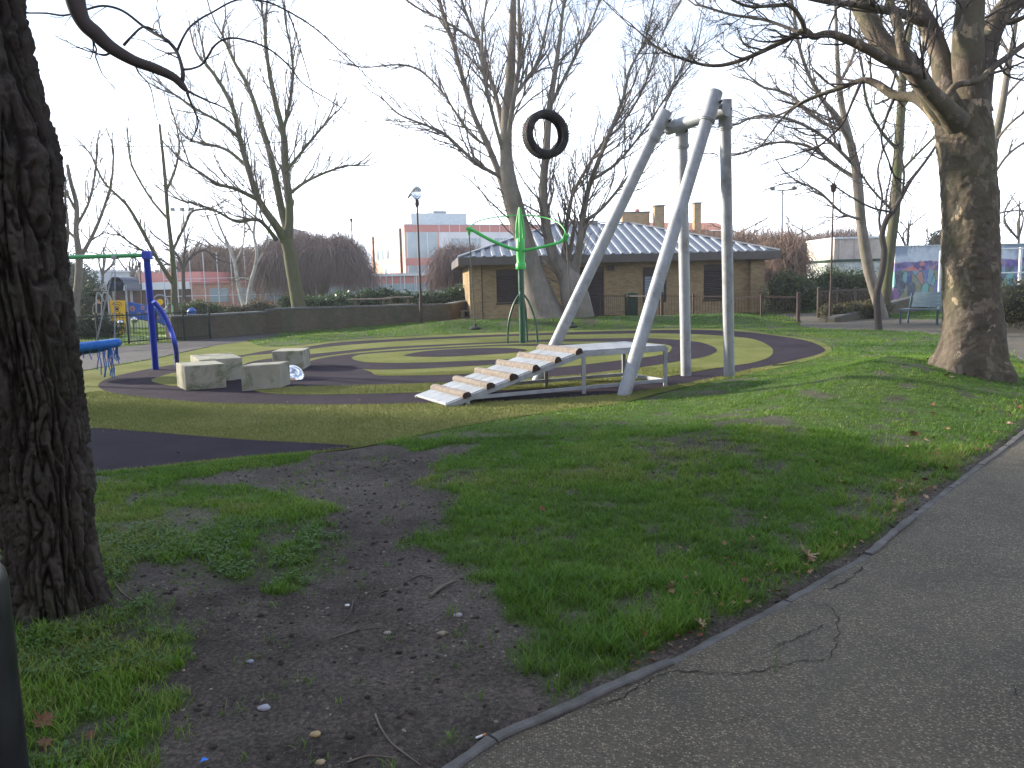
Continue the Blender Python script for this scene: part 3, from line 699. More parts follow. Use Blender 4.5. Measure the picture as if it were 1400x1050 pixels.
# ---- low red building with white railings, left
a = at(262, 400, 58); b = at(345, 400, 60)
o, q, Lw = building('low_red_building', (a.x, a.y), (b.x + 3, b.y), 9, 'low red brick building seen through the birches on the left')
q(0, Lw, 0, 2.05, 0, 9, 'wall', M_REDB); q(-.1, Lw + .1, 2.052, 2.2, -.12, 9.1, 'roof_edge', M_SRED)
for k in range(3): q(1.2 + 1.9 * k, 2.5 + 1.9 * k, .7, 1.7, -.05, -.003, 'window', M_SGLS)
a = at(250, 400, 78); b = at(345, 400, 78)
o, q, Lw = building('shop_building', (a.x, a.y), (b.x, b.y), 7, 'pale blue flat fronted building with yellow marks on its fascia, far left')
q(0, Lw, 0, 3.4, 0, 7, 'wall', mat('pale_blue_cladding', (.36, .44, .55), rough=.6)); q(0, Lw, 3.402, 3.7, -.1, 7, 'roof_edge', M_SWHT)
My = mat('yellow_sign_paint', (.75, .6, .08), rough=.5)
for s, w in ((.5, .5), (1.3, .25), (1.7, .3), (2.2, .3), (2.7, .2), (3.6, .5), (4.4, .3)):
    MB().lathe([(0, 0), (w * .5, 0), (w * .5, .05), (0, .06)], at(250, 400, 78) + Vector((s, -.05, 0)) + Vector((0, 0, 2.7 - at(250, 400, 78).z)), 14, Matrix.Rotation(R(90), 3, 'X')).build('sign_mark', My, o)
# ---- long low white-edged building, far left
a = at(40, 400, 62); b = at(262, 400, 60)
o, q, Lw = building('long_low_building', (a.x, a.y), (b.x, b.y), 8, 'long low dark building with a white roof edge behind the play tower')
q(0, Lw, 0, 1.7, 0, 8, 'wall', mat('dark_brown_wall', (.09, .04, .035), rough=.8)); q(-.2, Lw + .2, 1.702, 2.25, -.5, 8.2, 'roof_edge', M_SWHT)
q(8.3, Lw, 2.252, 3.0, 1.5, 7, 'red_parapet', M_SRED)
a = at(92, 400, 66); b = at(140, 400, 66)
o, q, Lw = building('pale_shed', (a.x, a.y), (b.x, b.y), 5, 'pale blue grey shed behind the white barked tree on the left')
q(0, Lw, 0, 3.3, 0, 5, 'wall', M_SGRY); q(-.1, Lw + .1, 3.302, 3.45, -.1, 5.1, 'roof', M_SWHT)
# ---- building with chimneys beyond the pavilion
a = at(852, 300, 72); b = at(1000, 300, 76)
o, q, Lw = building('chimney_building', (a.x, a.y), (b.x, b.y), 12, 'red brick building with several chimney stacks beyond the pavilion roof')
zt = at(880, 303, 73).z
q(-6, Lw, 0, zt - .8, 0, 12, 'wall', M_REDB)
def f3(s, w, z): return Vector((a.x, a.y, 0)) + (Vector((b.x, b.y, 0)) - Vector((a.x, a.y, 0))).normalized() * s + Vector((0, w, z))
MB().add([f3(-2.2, -.3, zt - .8), f3(Lw + .2, -.3, zt - .8), f3(Lw + .2, 6, zt + .35), f3(2.5, 6, zt + .35), f3(-2.2, 12, zt - .8), f3(Lw + .2, 12, zt - .8)], [(0, 1, 2, 3), (3, 2, 5, 4), (0, 3, 4)]).build('roof', mat('clay_tile_roof', (.42, .17, .11), (.34, .14, .09), .85, scale=3, bump=.4, bscale=30), o)
for (x0, x1, y1, pots, y) in ((850, 887, 292, ((871, 286),), 74), (894, 904, 283, (), 73), (898, 907, 282.5, (), 74.5), (948, 957, 279, (), 75), (776, 800, 305, ((783, 300),), 74), (800, 816, 304, (), 75)):
    p0 = at(x0, y1, y); p1 = at(x1, y1, y)
    st = MB().box(((p0.x + p1.x) / 2, y, (p0.z + zt - 1.5) / 2 + .0), (p1.x - p0.x, 1.0, p0.z - zt + 1.5)).build('chimney_stack', M_BRICK, o)
    MB().box(((p0.x + p1.x) / 2, y, p0.z + .06), (p1.x - p0.x + .15, 1.15, .11)).build('chimney_cap', M_COPE, st)
    for (hx, hy_) in pots: c = at(hx, hy_, y); MB().tube([Vector((c.x, y, p0.z)), c], .22, 10).build('chimney_pot', M_SRED, st)
# ---- church-like gable behind the willow (brown triangle)
a = at(375, 380, 88); b = at(440, 380, 88); pk = at(402, 316, 90)
o = thing('gabled_house', ((a.x + b.x) / 2, 90, 0), 'brown gabled roof peeping over the dense brown trees', 'house')
MB().prism([Vector((a.x, 86, 0)), Vector((b.x, 86, 0)), Vector((b.x, 86, 3.0)), Vector((pk.x, 86, pk.z)), Vector((a.x, 86, 3.0))], (0, 8, 0)).build('gable_wall', mat('brown_gable', (.16, .11, .08)), o)
MB().prism([Vector((pk.x, 85.8, pk.z + .15)), Vector((b.x + .3, 85.8, 3.0)), Vector((b.x + .3, 85.8, 3.15)), Vector((pk.x, 85.8, pk.z + .3))], (0, 8.4, 0)).build('roof_slope', M_RAIL, o)
a = at(505, 380, 120); o = thing('distant_house', (a.x - 4, 122, 0), 'small dark roofed house left of the school', 'house')
MB().box((a.x - 6, 124, 2.1), (11, 8, 4.2)).build('wall', mat('grey_render', (.25, .22, .2)), o)
MB().prism([Vector((a.x - 12, 119.5, 4.2)), Vector((a.x - 0, 119.5, 4.2)), Vector((a.x - 2, 124, 7.0)), Vector((a.x - 10, 124, 7.0))], (0, .2, 0)).build('roof', mat('slate_roof', (.11, .11, .12)), o)

# ---- court fencing posts and mesh between the hedge and the school
cf = thing('court_fence', (-14, 56, 0), 'pale metal sports court fence standing beyond the hedge', 'fence')
M_CF = mat('pale_fence_paint', (.55, .58, .62), rough=.5)
for k in range(26):
    x = -24.5 + 1.0 * k * 1.0; y = 57 - .1 * k
    MB().tube([Vector((x, y, 0)), Vector((x, y, 2.4 if k > 9 else 4.2))], .035, 6).build('post', M_CF, cf)
for z in (1.2, 2.4): MB().tube([Vector((-24.5, 57, z)), Vector((.5, 54.5, z))], .022, 5).build('rail', M_CF, cf)

# ---- floodlight masts
def floodlight(px, ytop, y, label, n=3, h=None):
    p = at(px, ytop, y); b = Vector((p.x, p.y, 0)); o = thing('floodlight', b, label, 'floodlight')
    MB().tube([b, Vector((p.x, p.y, p.z))], [.13, .07], 8).build('mast', M_GALV, o)
    MB().beam(p - Vector((.9, 0, 0)), p + Vector((.9, 0, 0)), .06, .06).build('cross_arm', M_GALV, o)
    for k in range(n):
        MB().box(p + Vector((-.85 + 1.7 * k / max(1, n - 1), -.12, .12)), (.34, .25, .26)).build('lamp_head', M_COPE, o, bevel=.02)
floodlight(250, 288, 72, 'floodlight mast with three lamps above the left trees')
floodlight(1070, 260, 64, 'floodlight mast right of the tall steel swing frame', 2)

# ---- right: pale cabins, graffiti wall, gate frame, bench
t = NT('corrugated_pale_sheet'); s_ = t.n('ShaderNodeTexWave', Scale=9.0); t.l(t.tc.outputs['Object'], s_.inputs['Vector'])
M_CORR = t.fin(t.ramp(t.noise(1.5, 6, .7), [(.3, (.40, .34, .30)), (.7, (.60, .53, .47))]), .7, t.bump(s_.outputs['Fac'], .6, .03))
a = at(1139, 400, 44); b = at(1222, 400, 44)
o, q, Lw = building('cabin', (a.x, a.y), (b.x, b.y), 4, 'pale buff corrugated upper cabin stacked on a white one on the right')
zm = at(1180, 357, 44).z; zt2 = at(1180, 326, 44).z
q(0, Lw, 0, zm, 0, 4, 'lower_wall', mat('shadow_blotched_white_sheet', (.60, .63, .62), (.36, .38, .36), .7, scale=2, dirt=(.10, .14, .08), dscale=1.4))  # shadows on the lower white wall put into its colour as dark blotches
q(-.1, Lw, zm + .002, zm + .12, -.12, 4.1, 'floor_beam', M_BIN); q(0, Lw, zm + .122, zt2, 0, 4, 'upper_wall', M_CORR); q(-.05, Lw + .05, zt2 + .002, zt2 + .1, -.08, 4.1, 'roof', M_SWHT)
for k in range(4): q(.25 + k * .85, .31 + k * .85, zm + .13, zt2, -.03, -.003, 'sheet_rib', M_CORR)
# graffiti wall
t = NT('spray_painted_mural')
s = t.n('ShaderNodeSeparateXYZ'); t.l(t.tc.outputs['Object'], s.inputs[0]); zc = s.outputs['Z']
dn = t.n('ShaderNodeTexNoise', Scale=1.1, Detail=5); t.l(t.tc.outputs['Object'], dn.inputs['Vector'])
wv_ = t.mix(.22, t.tc.outputs['Object'], dn.outputs['Color'], 'ADD')
vo = t.n('ShaderNodeTexVoronoi', Scale=2.1); 
mp_ = t.n('ShaderNodeMapping'); mp_.inputs['Scale'].default_value = (1.5, 1, .75); t.l(wv_, mp_.inputs['Vector']); t.l(mp_.outputs[0], vo.inputs['Vector'])
sep = t.n('ShaderNodeSeparateColor'); t.l(vo.outputs['Color'], sep.inputs[0])
pal = t.ramp(sep.outputs['Red'], [(.0, (.04, .06, .22)), (.14, (.10, .26, .10)), (.28, (.16, .30, .38)), (.40, (.06, .07, .10)), (.52, (.20, .20, .08)), (.64, (.10, .14, .34)), (.76, (.12, .36, .34)), (.86, (.22, .08, .24)), (.95, (.40, .18, .09))]); pal.node.color_ramp.interpolation = 'CONSTANT'
ed = t.n('ShaderNodeTexVoronoi', Scale=2.1, feature='DISTANCE_TO_EDGE'); t.l(mp_.outputs[0], ed.inputs['Vector'])
pal = t.mix(t.mr(ed.outputs['Distance'], .05, .02), pal, (.02, .02, .05))
vo2 = t.n('ShaderNodeTexVoronoi', Scale=5.2); t.l(wv_, vo2.inputs['Vector']); s2 = t.n('ShaderNodeSeparateColor'); t.l(vo2.outputs['Color'], s2.inputs[0])
band = t.ramp(s2.outputs['Green'], [(.2, (.07, .04, .18)), (.45, (.24, .12, .30)), (.65, (.14, .08, .34)), (.82, (.50, .15, .12))]); band.node.color_ramp.interpolation = 'CONSTANT'
zn = t.math('ADD', zc, t.math('MULTIPLY', dn.outputs['Fac'], .5))
col = t.mix(t.mr(zn, 1.95, 2.0), pal, band)
cloudy = t.ramp(t.noise(.55, 3, .5), [(.46, (.20, .26, .36)), (.52, (.52, .58, .66))])
col = t.mix(t.mr(zn, 2.35, 2.4), col, cloudy)
col = t.mix(t.mr(zn, 3.05, 3.08), col, (.24, .27, .33))
col = t.mix(t.mr(t.noise(3, 6, .7), .42, .7, .15, .65), col, (.27, .30, .36))
M_GRAF = t.fin(col, .8, t.bump(t.noise(30, 4), .2, .004))
a = at(1222, 400, 36); b = at(1440, 400, 37)
gw = thing('mural_wall', ((a.x + b.x) / 2, 36.5, 0), 'grey blue wall sprayed with a colourful mural behind the bench', 'wall'); ztw = at(1260, 336.5, 36).z
MB().prism([Vector((a.x, a.y, -.1)), Vector((b.x, b.y, -.1)), Vector((b.x, b.y + .25, -.1)), Vector((a.x, a.y + .25, -.1))], (0, 0, ztw + .1)).build('painted_panel', M_GRAF, gw)
MB().prism([Vector((a.x, a.y - .05, ztw + .002)), Vector((b.x, b.y - .05, ztw + .002)), Vector((b.x, b.y + .3, ztw + .002)), Vector((a.x, a.y + .3, ztw + .002))], (0, 0, .05)).build('top_rail', M_SGRY, gw)
# pale gate frame with mesh
gt = thing('gate', at(1296, 400, 33.5), 'pale metal framed gate in front of the mural, just left of the big trunk', 'gate')
g1 = at(1283.5, 398, 33.5); g2 = at(1283, 343.5, 33.5); g3 = at(1312, 343, 33.5)
for x in (g1.x, g3.x): MB().tube([Vector((x, 33.5, 0)), Vector((x, 33.5, g2.z))], .045, 8).build('frame_post', M_WHITE, gt)
for z in (g2.z, .35): MB().tube([Vector((g1.x, 33.5, z)), Vector((g3.x, 33.5, z))], .035, 8).build('frame_rail', M_WHITE, gt)
gm = MB()
for k in range(12): x = g1.x + (g3.x - g1.x) * k / 12; gm.tube([Vector((x, 33.5, .35)), Vector((x, 33.5, g2.z))], .006, 3)
gm.build('mesh_bars', M_WHITE, gt)['kind'] = 'stuff'
pf = thing('court_fence', (at(1400, 400, 32).x, 32, 0), 'pale metal fence right of the big trunk in front of the blue wall', 'fence')
for px in (1367, 1396, 1425, 1455):
    p = at(px, 338, 32); MB().tube([Vector((p.x, 32, 0)), Vector((p.x, 32, p.z))], .06, 8).build('post', M_WHITE, pf)
for z in (at(1380, 340, 32).z, 1.5): MB().tube([Vector((at(1367, 340, 32).x, 32, z)), Vector((at(1455, 340, 32).x, 32, z))], .03, 6).build('rail', M_WHITE, pf)
# bench
M_BENCH = mat('blue_grey_bench_steel', (.085, .125, .145), (.06, .09, .11), .38, .2, scale=5, bump=.05, dirt=(.10, .14, .14))
bl_ = G(1228, 443); br_ = G(1290, 444.5); bl_.z = br_.z = 0; bu = (br_ - bl_).normalized(); bw_ = (br_ - bl_).length
bn = Vector((-bu.y, bu.x, 0)); bw_ = 2.3
be = thing('bench', bl_ + bu * bw_ / 2, 'blue grey metal bench with a tilted flat backrest beside the big trunk', 'bench')
def bq(s, w, z): return bl_ + bu * s + bn * w + Vector((0, 0, z))
for k in range(5): MB().prism([bq(0, .0 + .11 * k, .44), bq(bw_, .0 + .11 * k, .44), bq(bw_, .105 + .11 * k, .44), bq(0, .105 + .11 * k, .44)], (0, 0, .035)).build('seat_slat', M_BENCH, be)
for k in range(4):
    w0 = .58 + .055 * k; z0 = .52 + .115 * k
    MB().prism([bq(.12 , w0, z0), bq(bw_ - .1, w0, z0), bq(bw_ - .1, w0 + .05, z0 + .11), bq(.12, w0 + .05, z0 + .11)], bn * .03).build('back_slat', M_BENCH, be)
for s in (.04, bw_ / 2, bw_ - .06):
    MB().beam(bq(s, .04, -.02), bq(s, .04, .43), .05, .05, (0, 1, 0)).beam(bq(s, .55, -.02), bq(s, .80, .95), .05, .05, (1, 0, 0)).beam(bq(s, .04, .41), bq(s, .56, .41), .05, .05).build('leg', M_BENCH, be)
# low planter wall on the right
pa = at(1141, 437, 26.8); pb = at(1262, 403, 33); pa.z = pb.z = 0
pw = thing('planter_wall', (pa + pb) / 2, 'low pale topped wall edging the planting bed beside the bench', 'wall')
d = (pb - pa).normalized(); n_ = Vector((-d.y, d.x, 0)); L_ = (pb - pa).length
MB().prism([pa + Vector((0, 0, -.1)), pb + Vector((0, 0, -.1)), pb + Vector((0, 0, .62)), pa + Vector((0, 0, .10))], n_ * .3).build('brickwork', M_BRICKD, pw)
for k in range(8):
    s0 = L_ * k / 8 + .01; s1 = L_ * (k + 1) / 8 - .01; z = lambda s: .102 + .52 * s / L_
    MB().prism([pa + d * s0 + Vector((0, 0, z(s0))), pa + d * s1 + Vector((0, 0, z(s1))), pa + d * s1 + Vector((0, 0, z(s1) + .06)), pa + d * s0 + Vector((0, 0, z(s0) + .06))], n_ * .34).build('coping_stone', M_KERB, pw)

# ---- toddler play tower with slide, far left, and a person
TY = 31.0
def tp(px, py, y=TY): return at(px, py, y)
tw = thing('play_tower', Vector((tp(160, 440).x, TY, 0)), 'toddler play tower with a yellow panel, dark curved roof and blue slide', 'play tower')
M_YEL = mat('yellow_panel', (.78, .47, .02), (.7, .42, .02), .45, bump=.03); M_NAVY = mat('navy_roof', (.02, .035, .08), rough=.4); M_SLIDE = mat('blue_slide_side', (.03, .11, .42), (.025, .09, .36), .4, bump=.05); M_ORG = mat('orange_flower_paint', (.55, .25, .12))
def flat(px4, y, d, name, m_, par=tw, **k): return MB().prism([tp(x, yy, y) for x, yy in px4], (0, d, 0)).build(name, m_, par, **k)
flat([(149, 411), (171, 411), (171, 434), (149, 434)], TY - .5, .05, 'yellow_panel', M_YEL, bevel=.01)
flat([(150, 435), (171, 435), (171, 458), (150, 458)], TY - .5, .05, 'lower_yellow_panel', M_YEL, bevel=.01)
for r_ in (3, 6, 9):
    for s_ in (1, -1):
        P = [tp(160 + r_ * .9 * math.cos(a), 422.5 - s_ * r_ * 1.1 * math.sin(a), TY - .52) for a in [R(35 + 110 * k / 8) for k in range(9)]]
        MB().tube(P, .012, 5).build('painted_arc', M_NAVY, tw)
flat([(158, 421), (162, 421), (162, 424), (158, 424)], TY - .515, .01, 'painted_square', M_NAVY)
for (hx, hy_) in ((165, 441), (160, 449), (184, 437)):
    c = tp(hx, hy_, TY - .52); MB().lathe([(.13 * math.cos(a), .10 * math.sin(a)) for a in [R(15 * k) for k in range(7)]], c, 16, Matrix.Rotation(R(90), 3, 'X')).build('bubble_mirror', M_CHROME, tw, 180)
for px in (147.5, 172.5, 179, 155):
    yy = TY - .52 if px < 175 and px != 155 else TY + .3
    p = tp(px, 400, yy); MB().tube([Vector((p.x, yy, 0)), Vector((p.x, yy, p.z + .3))], .035, 10).build('post', M_GALV, tw)
rb_ = MB(); rows = []
for i in range(9):
    a = math.pi * i / 8; c = tp(159, 397, TY - .6); rows.append(c + Vector((-.36 * math.cos(a), 0, .52 * math.sin(a))))
rb_.add([p for p in rows] + [p + Vector((0, 1.3, 0)) for p in rows] + [p * 1 + Vector((0, 0, -.03)) for p in rows] + [p + Vector((0, 1.3, -.03)) for p in rows], [(i, i + 1, 10 + i, 9 + i) for i in range(8)] + [(18 + i, 27 + i, 28 + i, 19 + i) for i in range(8)] + [(i, 18 + i, 19 + i, i + 1) for i in range(8)])
rb_.build('curved_roof', M_NAVY, tw, 60)
flat([(152, 385), (167, 385), (165, 392), (160, 389), (154, 397), (151, 395)], TY - .61, .03, 'roof_gable', M_NAVY)
MB().tube(spline_open([tp(172, 392), tp(176, 392), tp(180, 400), tp(181, 415)], 5), .03, 8).build('handrail', M_GALV, tw)
MB().tube(spline_open([tp(138, 452), tp(140, 404), tp(147, 402), tp(152, 410), tp(155, 430)], 5), .025, 8).build('handrail', M_GALV, tw)
MB().tube(spline_open([tp(132, 450), tp(132, 405), tp(137, 402), tp(142, 412)], 5), .025, 8).build('handrail', M_GALV, tw)
flat([(140, 432.5), (174, 432.5), (174, 435), (140, 435)], TY - .4, .9, 'deck', M_COPE)
sl_ = flat([(175, 412), (205, 419), (222, 424), (243, 446), (240, 452), (218, 441), (196, 437), (175, 434)], TY - .45, .05, 'slide_side', M_SLIDE, bevel=.01)
flat([(175, 412), (205, 419), (222, 424), (243, 446), (240, 452), (218, 441), (196, 437), (175, 434)], TY + .15, .05, 'slide_side', M_SLIDE, bevel=.01)
flat([(175, 432), (197, 435), (219, 439), (241, 450), (240, 453), (218, 442), (196, 438), (175, 435)], TY - .4, .55, 'slide_chute', M_CHROME)
for (fx, fy, s_) in ((181, 422, .11), (195, 421, .08), (190, 429, .06), (200, 426, .05), (209, 430, .06), (217, 434, .06)):
    f_ = MB()
    for k in range(6):
        a = k * math.pi / 3; c = tp(fx, fy, TY - .46); f_.lathe([(0, 0), (s_ * .35, 0), (0, .01)], c + Vector((s_ * .7 * math.cos(a), 0, s_ * .7 * math.sin(a))), 8, Matrix.Rotation(R(90), 3, 'X'))
    f_.build('painted_flower', M_ORG, sl_)
MB().tube([tp(219, 412 + 0, TY) + Vector((.30 * math.cos(a), 0, .30 * math.sin(a) - .05)) for a in [2 * math.pi * k / 20 for k in range(21)]], .025, 6).build('wheel_rim', M_GALV, tw)
MB().lathe([(0, 0), (.12, 0), (.12, .03), (0, .04)], tp(219, 413, TY - .05), 12, Matrix.Rotation(R(90), 3, 'X')).build('wheel_hub', M_YEL, tw)
MB().tube(spline_open([tp(228, 455), tp(229, 418), tp(236, 419), tp(237, 440)], 5), .03, 8).build('exit_rail', mat('pale_green_rail', (.2, .32, .22)), tw)
# toddler area play surface strip
MB().prism([g0(150, 466), g0(290, 457), g0(292, 455), g0(150, 463)], (0, 0, .02)).build('play_edging', mat('pale_green_edging', (.30, .40, .20)), None)['kind'] = 'structure'
# spring rider blue top above wall
c = at(263, 436, 33); o = thing('spring_rider', Vector((c.x, c.y, 0)), 'blue springy toy just showing above the left brick wall', 'spring rider')
MB().lathe([(0, -.02), (.18, .0), (.2, .1), (.1, .24), (0, .27)], Vector((c.x, c.y, .62)), 14).build('seat', M_SLIDE, o, 60); MB().tube([Vector((c.x + .08 * math.cos(k), c.y + .08 * math.sin(k), .02 * k)) for k in range(31)], .014, 5).build('spring', M_GALV, o)

# ---- person by the tower
def skin_body(name, J, E_, rad, m_, parent, lvl=2):
    off = _root(parent).location; me = bpy.data.meshes.new(name)
    me.from_pydata([tuple(Vector(j) - off) for j in J], E_, []); o = bpy.data.objects.new(name, me); COL.objects.link(o); o.parent = parent
    sk = o.modifiers.new('skin', 'SKIN'); sk.use_smooth_shade = True
    lay = me.skin_vertices[0] if me.skin_vertices else None
    if lay is None:
        bm = bmesh.new(); bm.from_mesh(me); bm.verts.layers.skin.verify(); bm.to_mesh(me); bm.free(); lay = me.skin_vertices[0]
    for i, r_ in enumerate(rad): lay.data[i].radius = (r_, r_) if not hasattr(r_, '__len__') else r_
    lay.data[0].use_root = True
    ss = o.modifiers.new('sub', 'SUBSURF'); ss.levels = ss.render_levels = lvl; me.materials.append(m_); return o
pb_ = G(137, 449); pb_ = Vector((tp(137, 440, 31.6).x, 31.6, 0)); px_, py_ = pb_.x, pb_.y
pe = thing('person', pb_, 'person in a dark jacket and pale jeans standing beside the play tower', 'person')
def q3(x, y, z): return (px_ + x, py_ + y, z)
J = [q3(0, 0, .70), q3(0, 0, .92), q3(0, -.01, 1.12), q3(0, 0, 1.24), q3(.07, 0, .66), q3(.08, 0, .36), q3(.08, .01, .07), q3(.08, -.10, .03), q3(-.07, 0, .66), q3(-.08, -.05, .36), q3(-.08, .0, .07), q3(-.08, -.11, .03), q3(.15, 0, 1.10), q3(.19, -.02, .88), q3(.17, -.10, .70), q3(-.15, 0, 1.10), q3(-.19, -.04, .88), q3(-.14, -.14, .76), q3(0, -.005, 1.32), q3(0, -.01, 1.40)]
E_ = [(0, 1), (1, 2), (2, 3), (0, 4), (4, 5), (5, 6), (6, 7), (0, 8), (8, 9), (9, 10), (10, 11), (2, 12), (12, 13), (13, 14), (2, 15), (15, 16), (16, 17), (3, 18), (18, 19)]
rad = [(.115, .09), (.11, .08), (.12, .085), .045, .075, .055, .042, .04, .075, .055, .042, .04, .052, .045, .035, .052, .045, .035, .075, .07]
M_SKIN = mat('skin', (.45, .28, .2), rough=.6, bump=.05); M_JKT = mat('dark_jacket', (.025, .03, .035)); M_JEAN = mat('pale_jeans', (.22, .28, .33))
skin_body('body', J, E_, rad, M_SKIN, pe)
jr = [i * 1.13 if not hasattr(i, '__len__') else tuple(k * 1.12 for k in i) for i in rad]
skin_body('jacket', [J[0], J[1], J[2], q3(0, 0, 1.2), J[12], J[13], q3(.17, -.08, .74), J[15], J[16], q3(-.15, -.12, .79)], [(0, 1), (1, 2), (2, 3), (2, 4), (4, 5), (5, 6), (2, 7), (7, 8), (8, 9)], [jr[0], jr[1], jr[2], .06, .068, .06, .05, .068, .06, .05], M_JKT, pe)
skin_body('jeans', [q3(0, 0, .74), J[4], J[5], q3(.08, .01, .09), J[8], J[9], q3(-.08, 0, .09)], [(0, 1), (1, 2), (2, 3), (0, 4), (4, 5), (5, 6)], [(.125, .1), .09, .07, .058, .09, .07, .058], M_JEAN, pe)
MB().lathe([(.092 * math.cos(R(a)), .11 * math.sin(R(a))) for a in range(-25, 91, 12)], q3(0, .012, 1.375), 18).build('hair', M_BLACKM if 'M_BLACKM' in globals() else M_NAVY, pe, 180)
# ================================================================ PLAY EQUIPMENT
t = NT('weathered_log')
g_ = t.noise(4, 8, .7, sc=(1, 6, 6)); lc = t.ramp(g_, [(.3, (.11, .092, .075)), (.55, (.22, .185, .155)), (.75, (.31, .275, .24))])
M_LOG = t.fin(lc, .9, t.bump(t.noise(20, 6, .7, sc=(1, 6, 6)), .9, .012))
M_LOGEND = mat('log_end_grain', (.07, .05, .04), (.03, .022, .018), .95, scale=30)
def conc(name, green):
    t = NT(name)
    c = t.ramp(t.noise(2.5, 7, .65), [(.3, (.215, .21, .165)), (.7, (.33, .32, .265))])
    c = t.mix(t.mr(t.noise(2.1, 5, .7, dist=.8), .50, .66, 0, green), c, (.075, .10, .04))
    c = t.mix(t.mr(t.noise(60, 2), .70, .76), c, (.18, .17, .14))
    return t.fin(c, .9, t.bump(t.noise(70, 5, .7), .5, .006), spec=.2)
M_CONC = conc('cast_concrete', .85)

# ---- tall galvanised swing frame
tops = dict(A=at(910, 152, 12.9), B=at(978, 126, 12.05), C=at(932, 166, 13.0), D=at(991, 136, 12.35))
feet = dict(A=G(735, 521), B=G(853, 540), C=G(938, 514), D=G(997, 515))
fr = thing('swing_frame', (feet['D'].x, feet['D'].y, 0), 'tall galvanised steel swing frame of four thick poles astride the ramp', 'swing frame')
for k in 'ABCD':
    a = feet[k] + (feet[k] - tops[k]).normalized() * .12; b = tops[k]; r0 = .094 if k in 'AB' else .086
    leg = MB().tube([a, a.lerp(b, .5), a.lerp(b, .905)], r0, 28).build('leg', M_GALV, fr, 40)
    MB().tube([a.lerp(b, .90), b], r0 + .016, 28).tube([a.lerp(b, .905), a.lerp(b, .915)], r0 + .026, 28).build('sleeve', M_GALV, leg, 40)
bA = tops['A'].lerp(tops['C'], .5) + Vector((0, 0, -.16)); bB = tops['B'].lerp(tops['D'], .5) + Vector((0, 0, -.22))
bd = (bB - bA).normalized()
MB().tube([bA - bd * .12, bA, bB, bB + bd * .12], .10, 28).build('crossbeam', M_GALV, fr, 40)
for p, q in ((tops['A'], tops['C']), (tops['B'], tops['D'])):
    a = p + Vector((0, 0, -.16)); b = q + Vector((0, 0, -.17)); MB().tube([a, b], .055, 16).build('bracket', M_GALV, fr, 40)
    for e in (a, b):
        MB().tube([e + Vector((.05, -.16, 0)), e + Vector((.05, .16, 0))], .018, 6).build('bolt', M_BLACKM, fr)
MB().tube([bA.lerp(bB, .72) + Vector((0, 0, .11)), bA.lerp(bB, .85) + Vector((0, 0, .11))], .06, 12).box(bA.lerp(bB, .8) + Vector((0, 0, .07)), (.16, .12, .1), .3).build('swivel_bearing', M_BLACKM, fr, 40)

# ---- tyre, flung up level with the beam
tc_ = at(746, 184, 12.1)
ty = thing('tyre', tc_, 'black rubber tyre swung up high in the air left of the steel frame', 'tyre')
yaw = R(22); tilt = R(4)
MT = Matrix.Rotation(yaw, 3, 'Z') @ Matrix.Rotation(tilt, 3, 'Y') @ Matrix.Rotation(R(90), 3, 'X')
prof = [(.236, -.085), (.244, -.098), (.27, -.112), (.305, -.110), (.328, -.096), (.338, -.08), (.338, .08), (.328, .096), (.305, .110), (.27, .112), (.244, .098), (.236, .085), (.242, .076), (.262, .09), (.300, .085), (.312, .05), (.314, 0), (.312, -.05), (.300, -.085), (.262, -.09), (.242, -.076), (.236, -.085)]
MB().lathe(prof, tc_, 64, MT).build('casing', M_RUBBER, ty, 50)
tb = MB()
for k in range(56):
    for row, zz in enumerate((-.058, 0, .058)):
        a = 2 * math.pi * (k + .5 * (row % 2)) / 56; c = Vector((.341 * math.cos(a), .341 * math.sin(a), zz))
        tb.box(tc_ + MT @ c, (.012, .027, .045), M=MT @ Matrix.Rotation(a, 3, 'Z'))
tb.build('tread', M_RUBBER, ty)['kind'] = 'stuff'
MB().lathe([(.05, 0), (.05, .012), (.0, .014)], tc_ + MT @ Vector((-.338, .05, .06)), 14, MT @ Matrix.Rotation(R(80), 3, 'Y')).lathe([(.03, .014), (.03, .02), (0, .021)], tc_ + MT @ Vector((-.338, .05, .06)), 14, MT @ Matrix.Rotation(R(80), 3, 'Y')).build('cable_eye', M_RED, ty, 40)
ctop = bA.lerp(bB, .78) + Vector((0, 0, -.1)); MB().tube([tc_ + MT @ Vector((.33, 0, 0)), (tc_ + ctop) / 2 + Vector((0, 0, -.03)), ctop], .0025, 5).build('cable', M_GALV, ty)

# ---- climbing ramp with half logs
nA = G(611, 556); nB = G(911, 528); nA.z = nB.z = 0; u = (nB - nA); Lr = u.length; u.normalize()
wv = Vector((-u.y, u.x, 0)); wid = 1.02
wv = (Vector((-1.30, 11.15, 0)) - Vector((-.86, 10.35, 0))).normalized(); 
hP = .62; xi = Lr * .585
rp = thing('climbing_ramp', nA + u * Lr / 2, 'low galvanised ramp and platform with six half logs across its slope', 'climbing ramp')
def rq(s, w, z): return nA + u * s + wv * (w * wid) + Vector((0, 0, z))
th = .03
def slab(s0, z0, s1, z1, name, n):
    root = None
    for k in range(n):
        w0 = k / n + .004; w1 = (k + 1) / n - .004
        MB().prism([rq(s0, w0, z0), rq(s1, w0, z1), rq(s1, w1, z1), rq(s0, w1, z0)], (0, 0, -th)).build(name, M_STEELP, rp, bevel=.004)
slab(-.02, .045, xi, hP, 'ramp_plank', 4)
slab(xi + .012, hP, Lr, hP, 'deck_plank', 4)
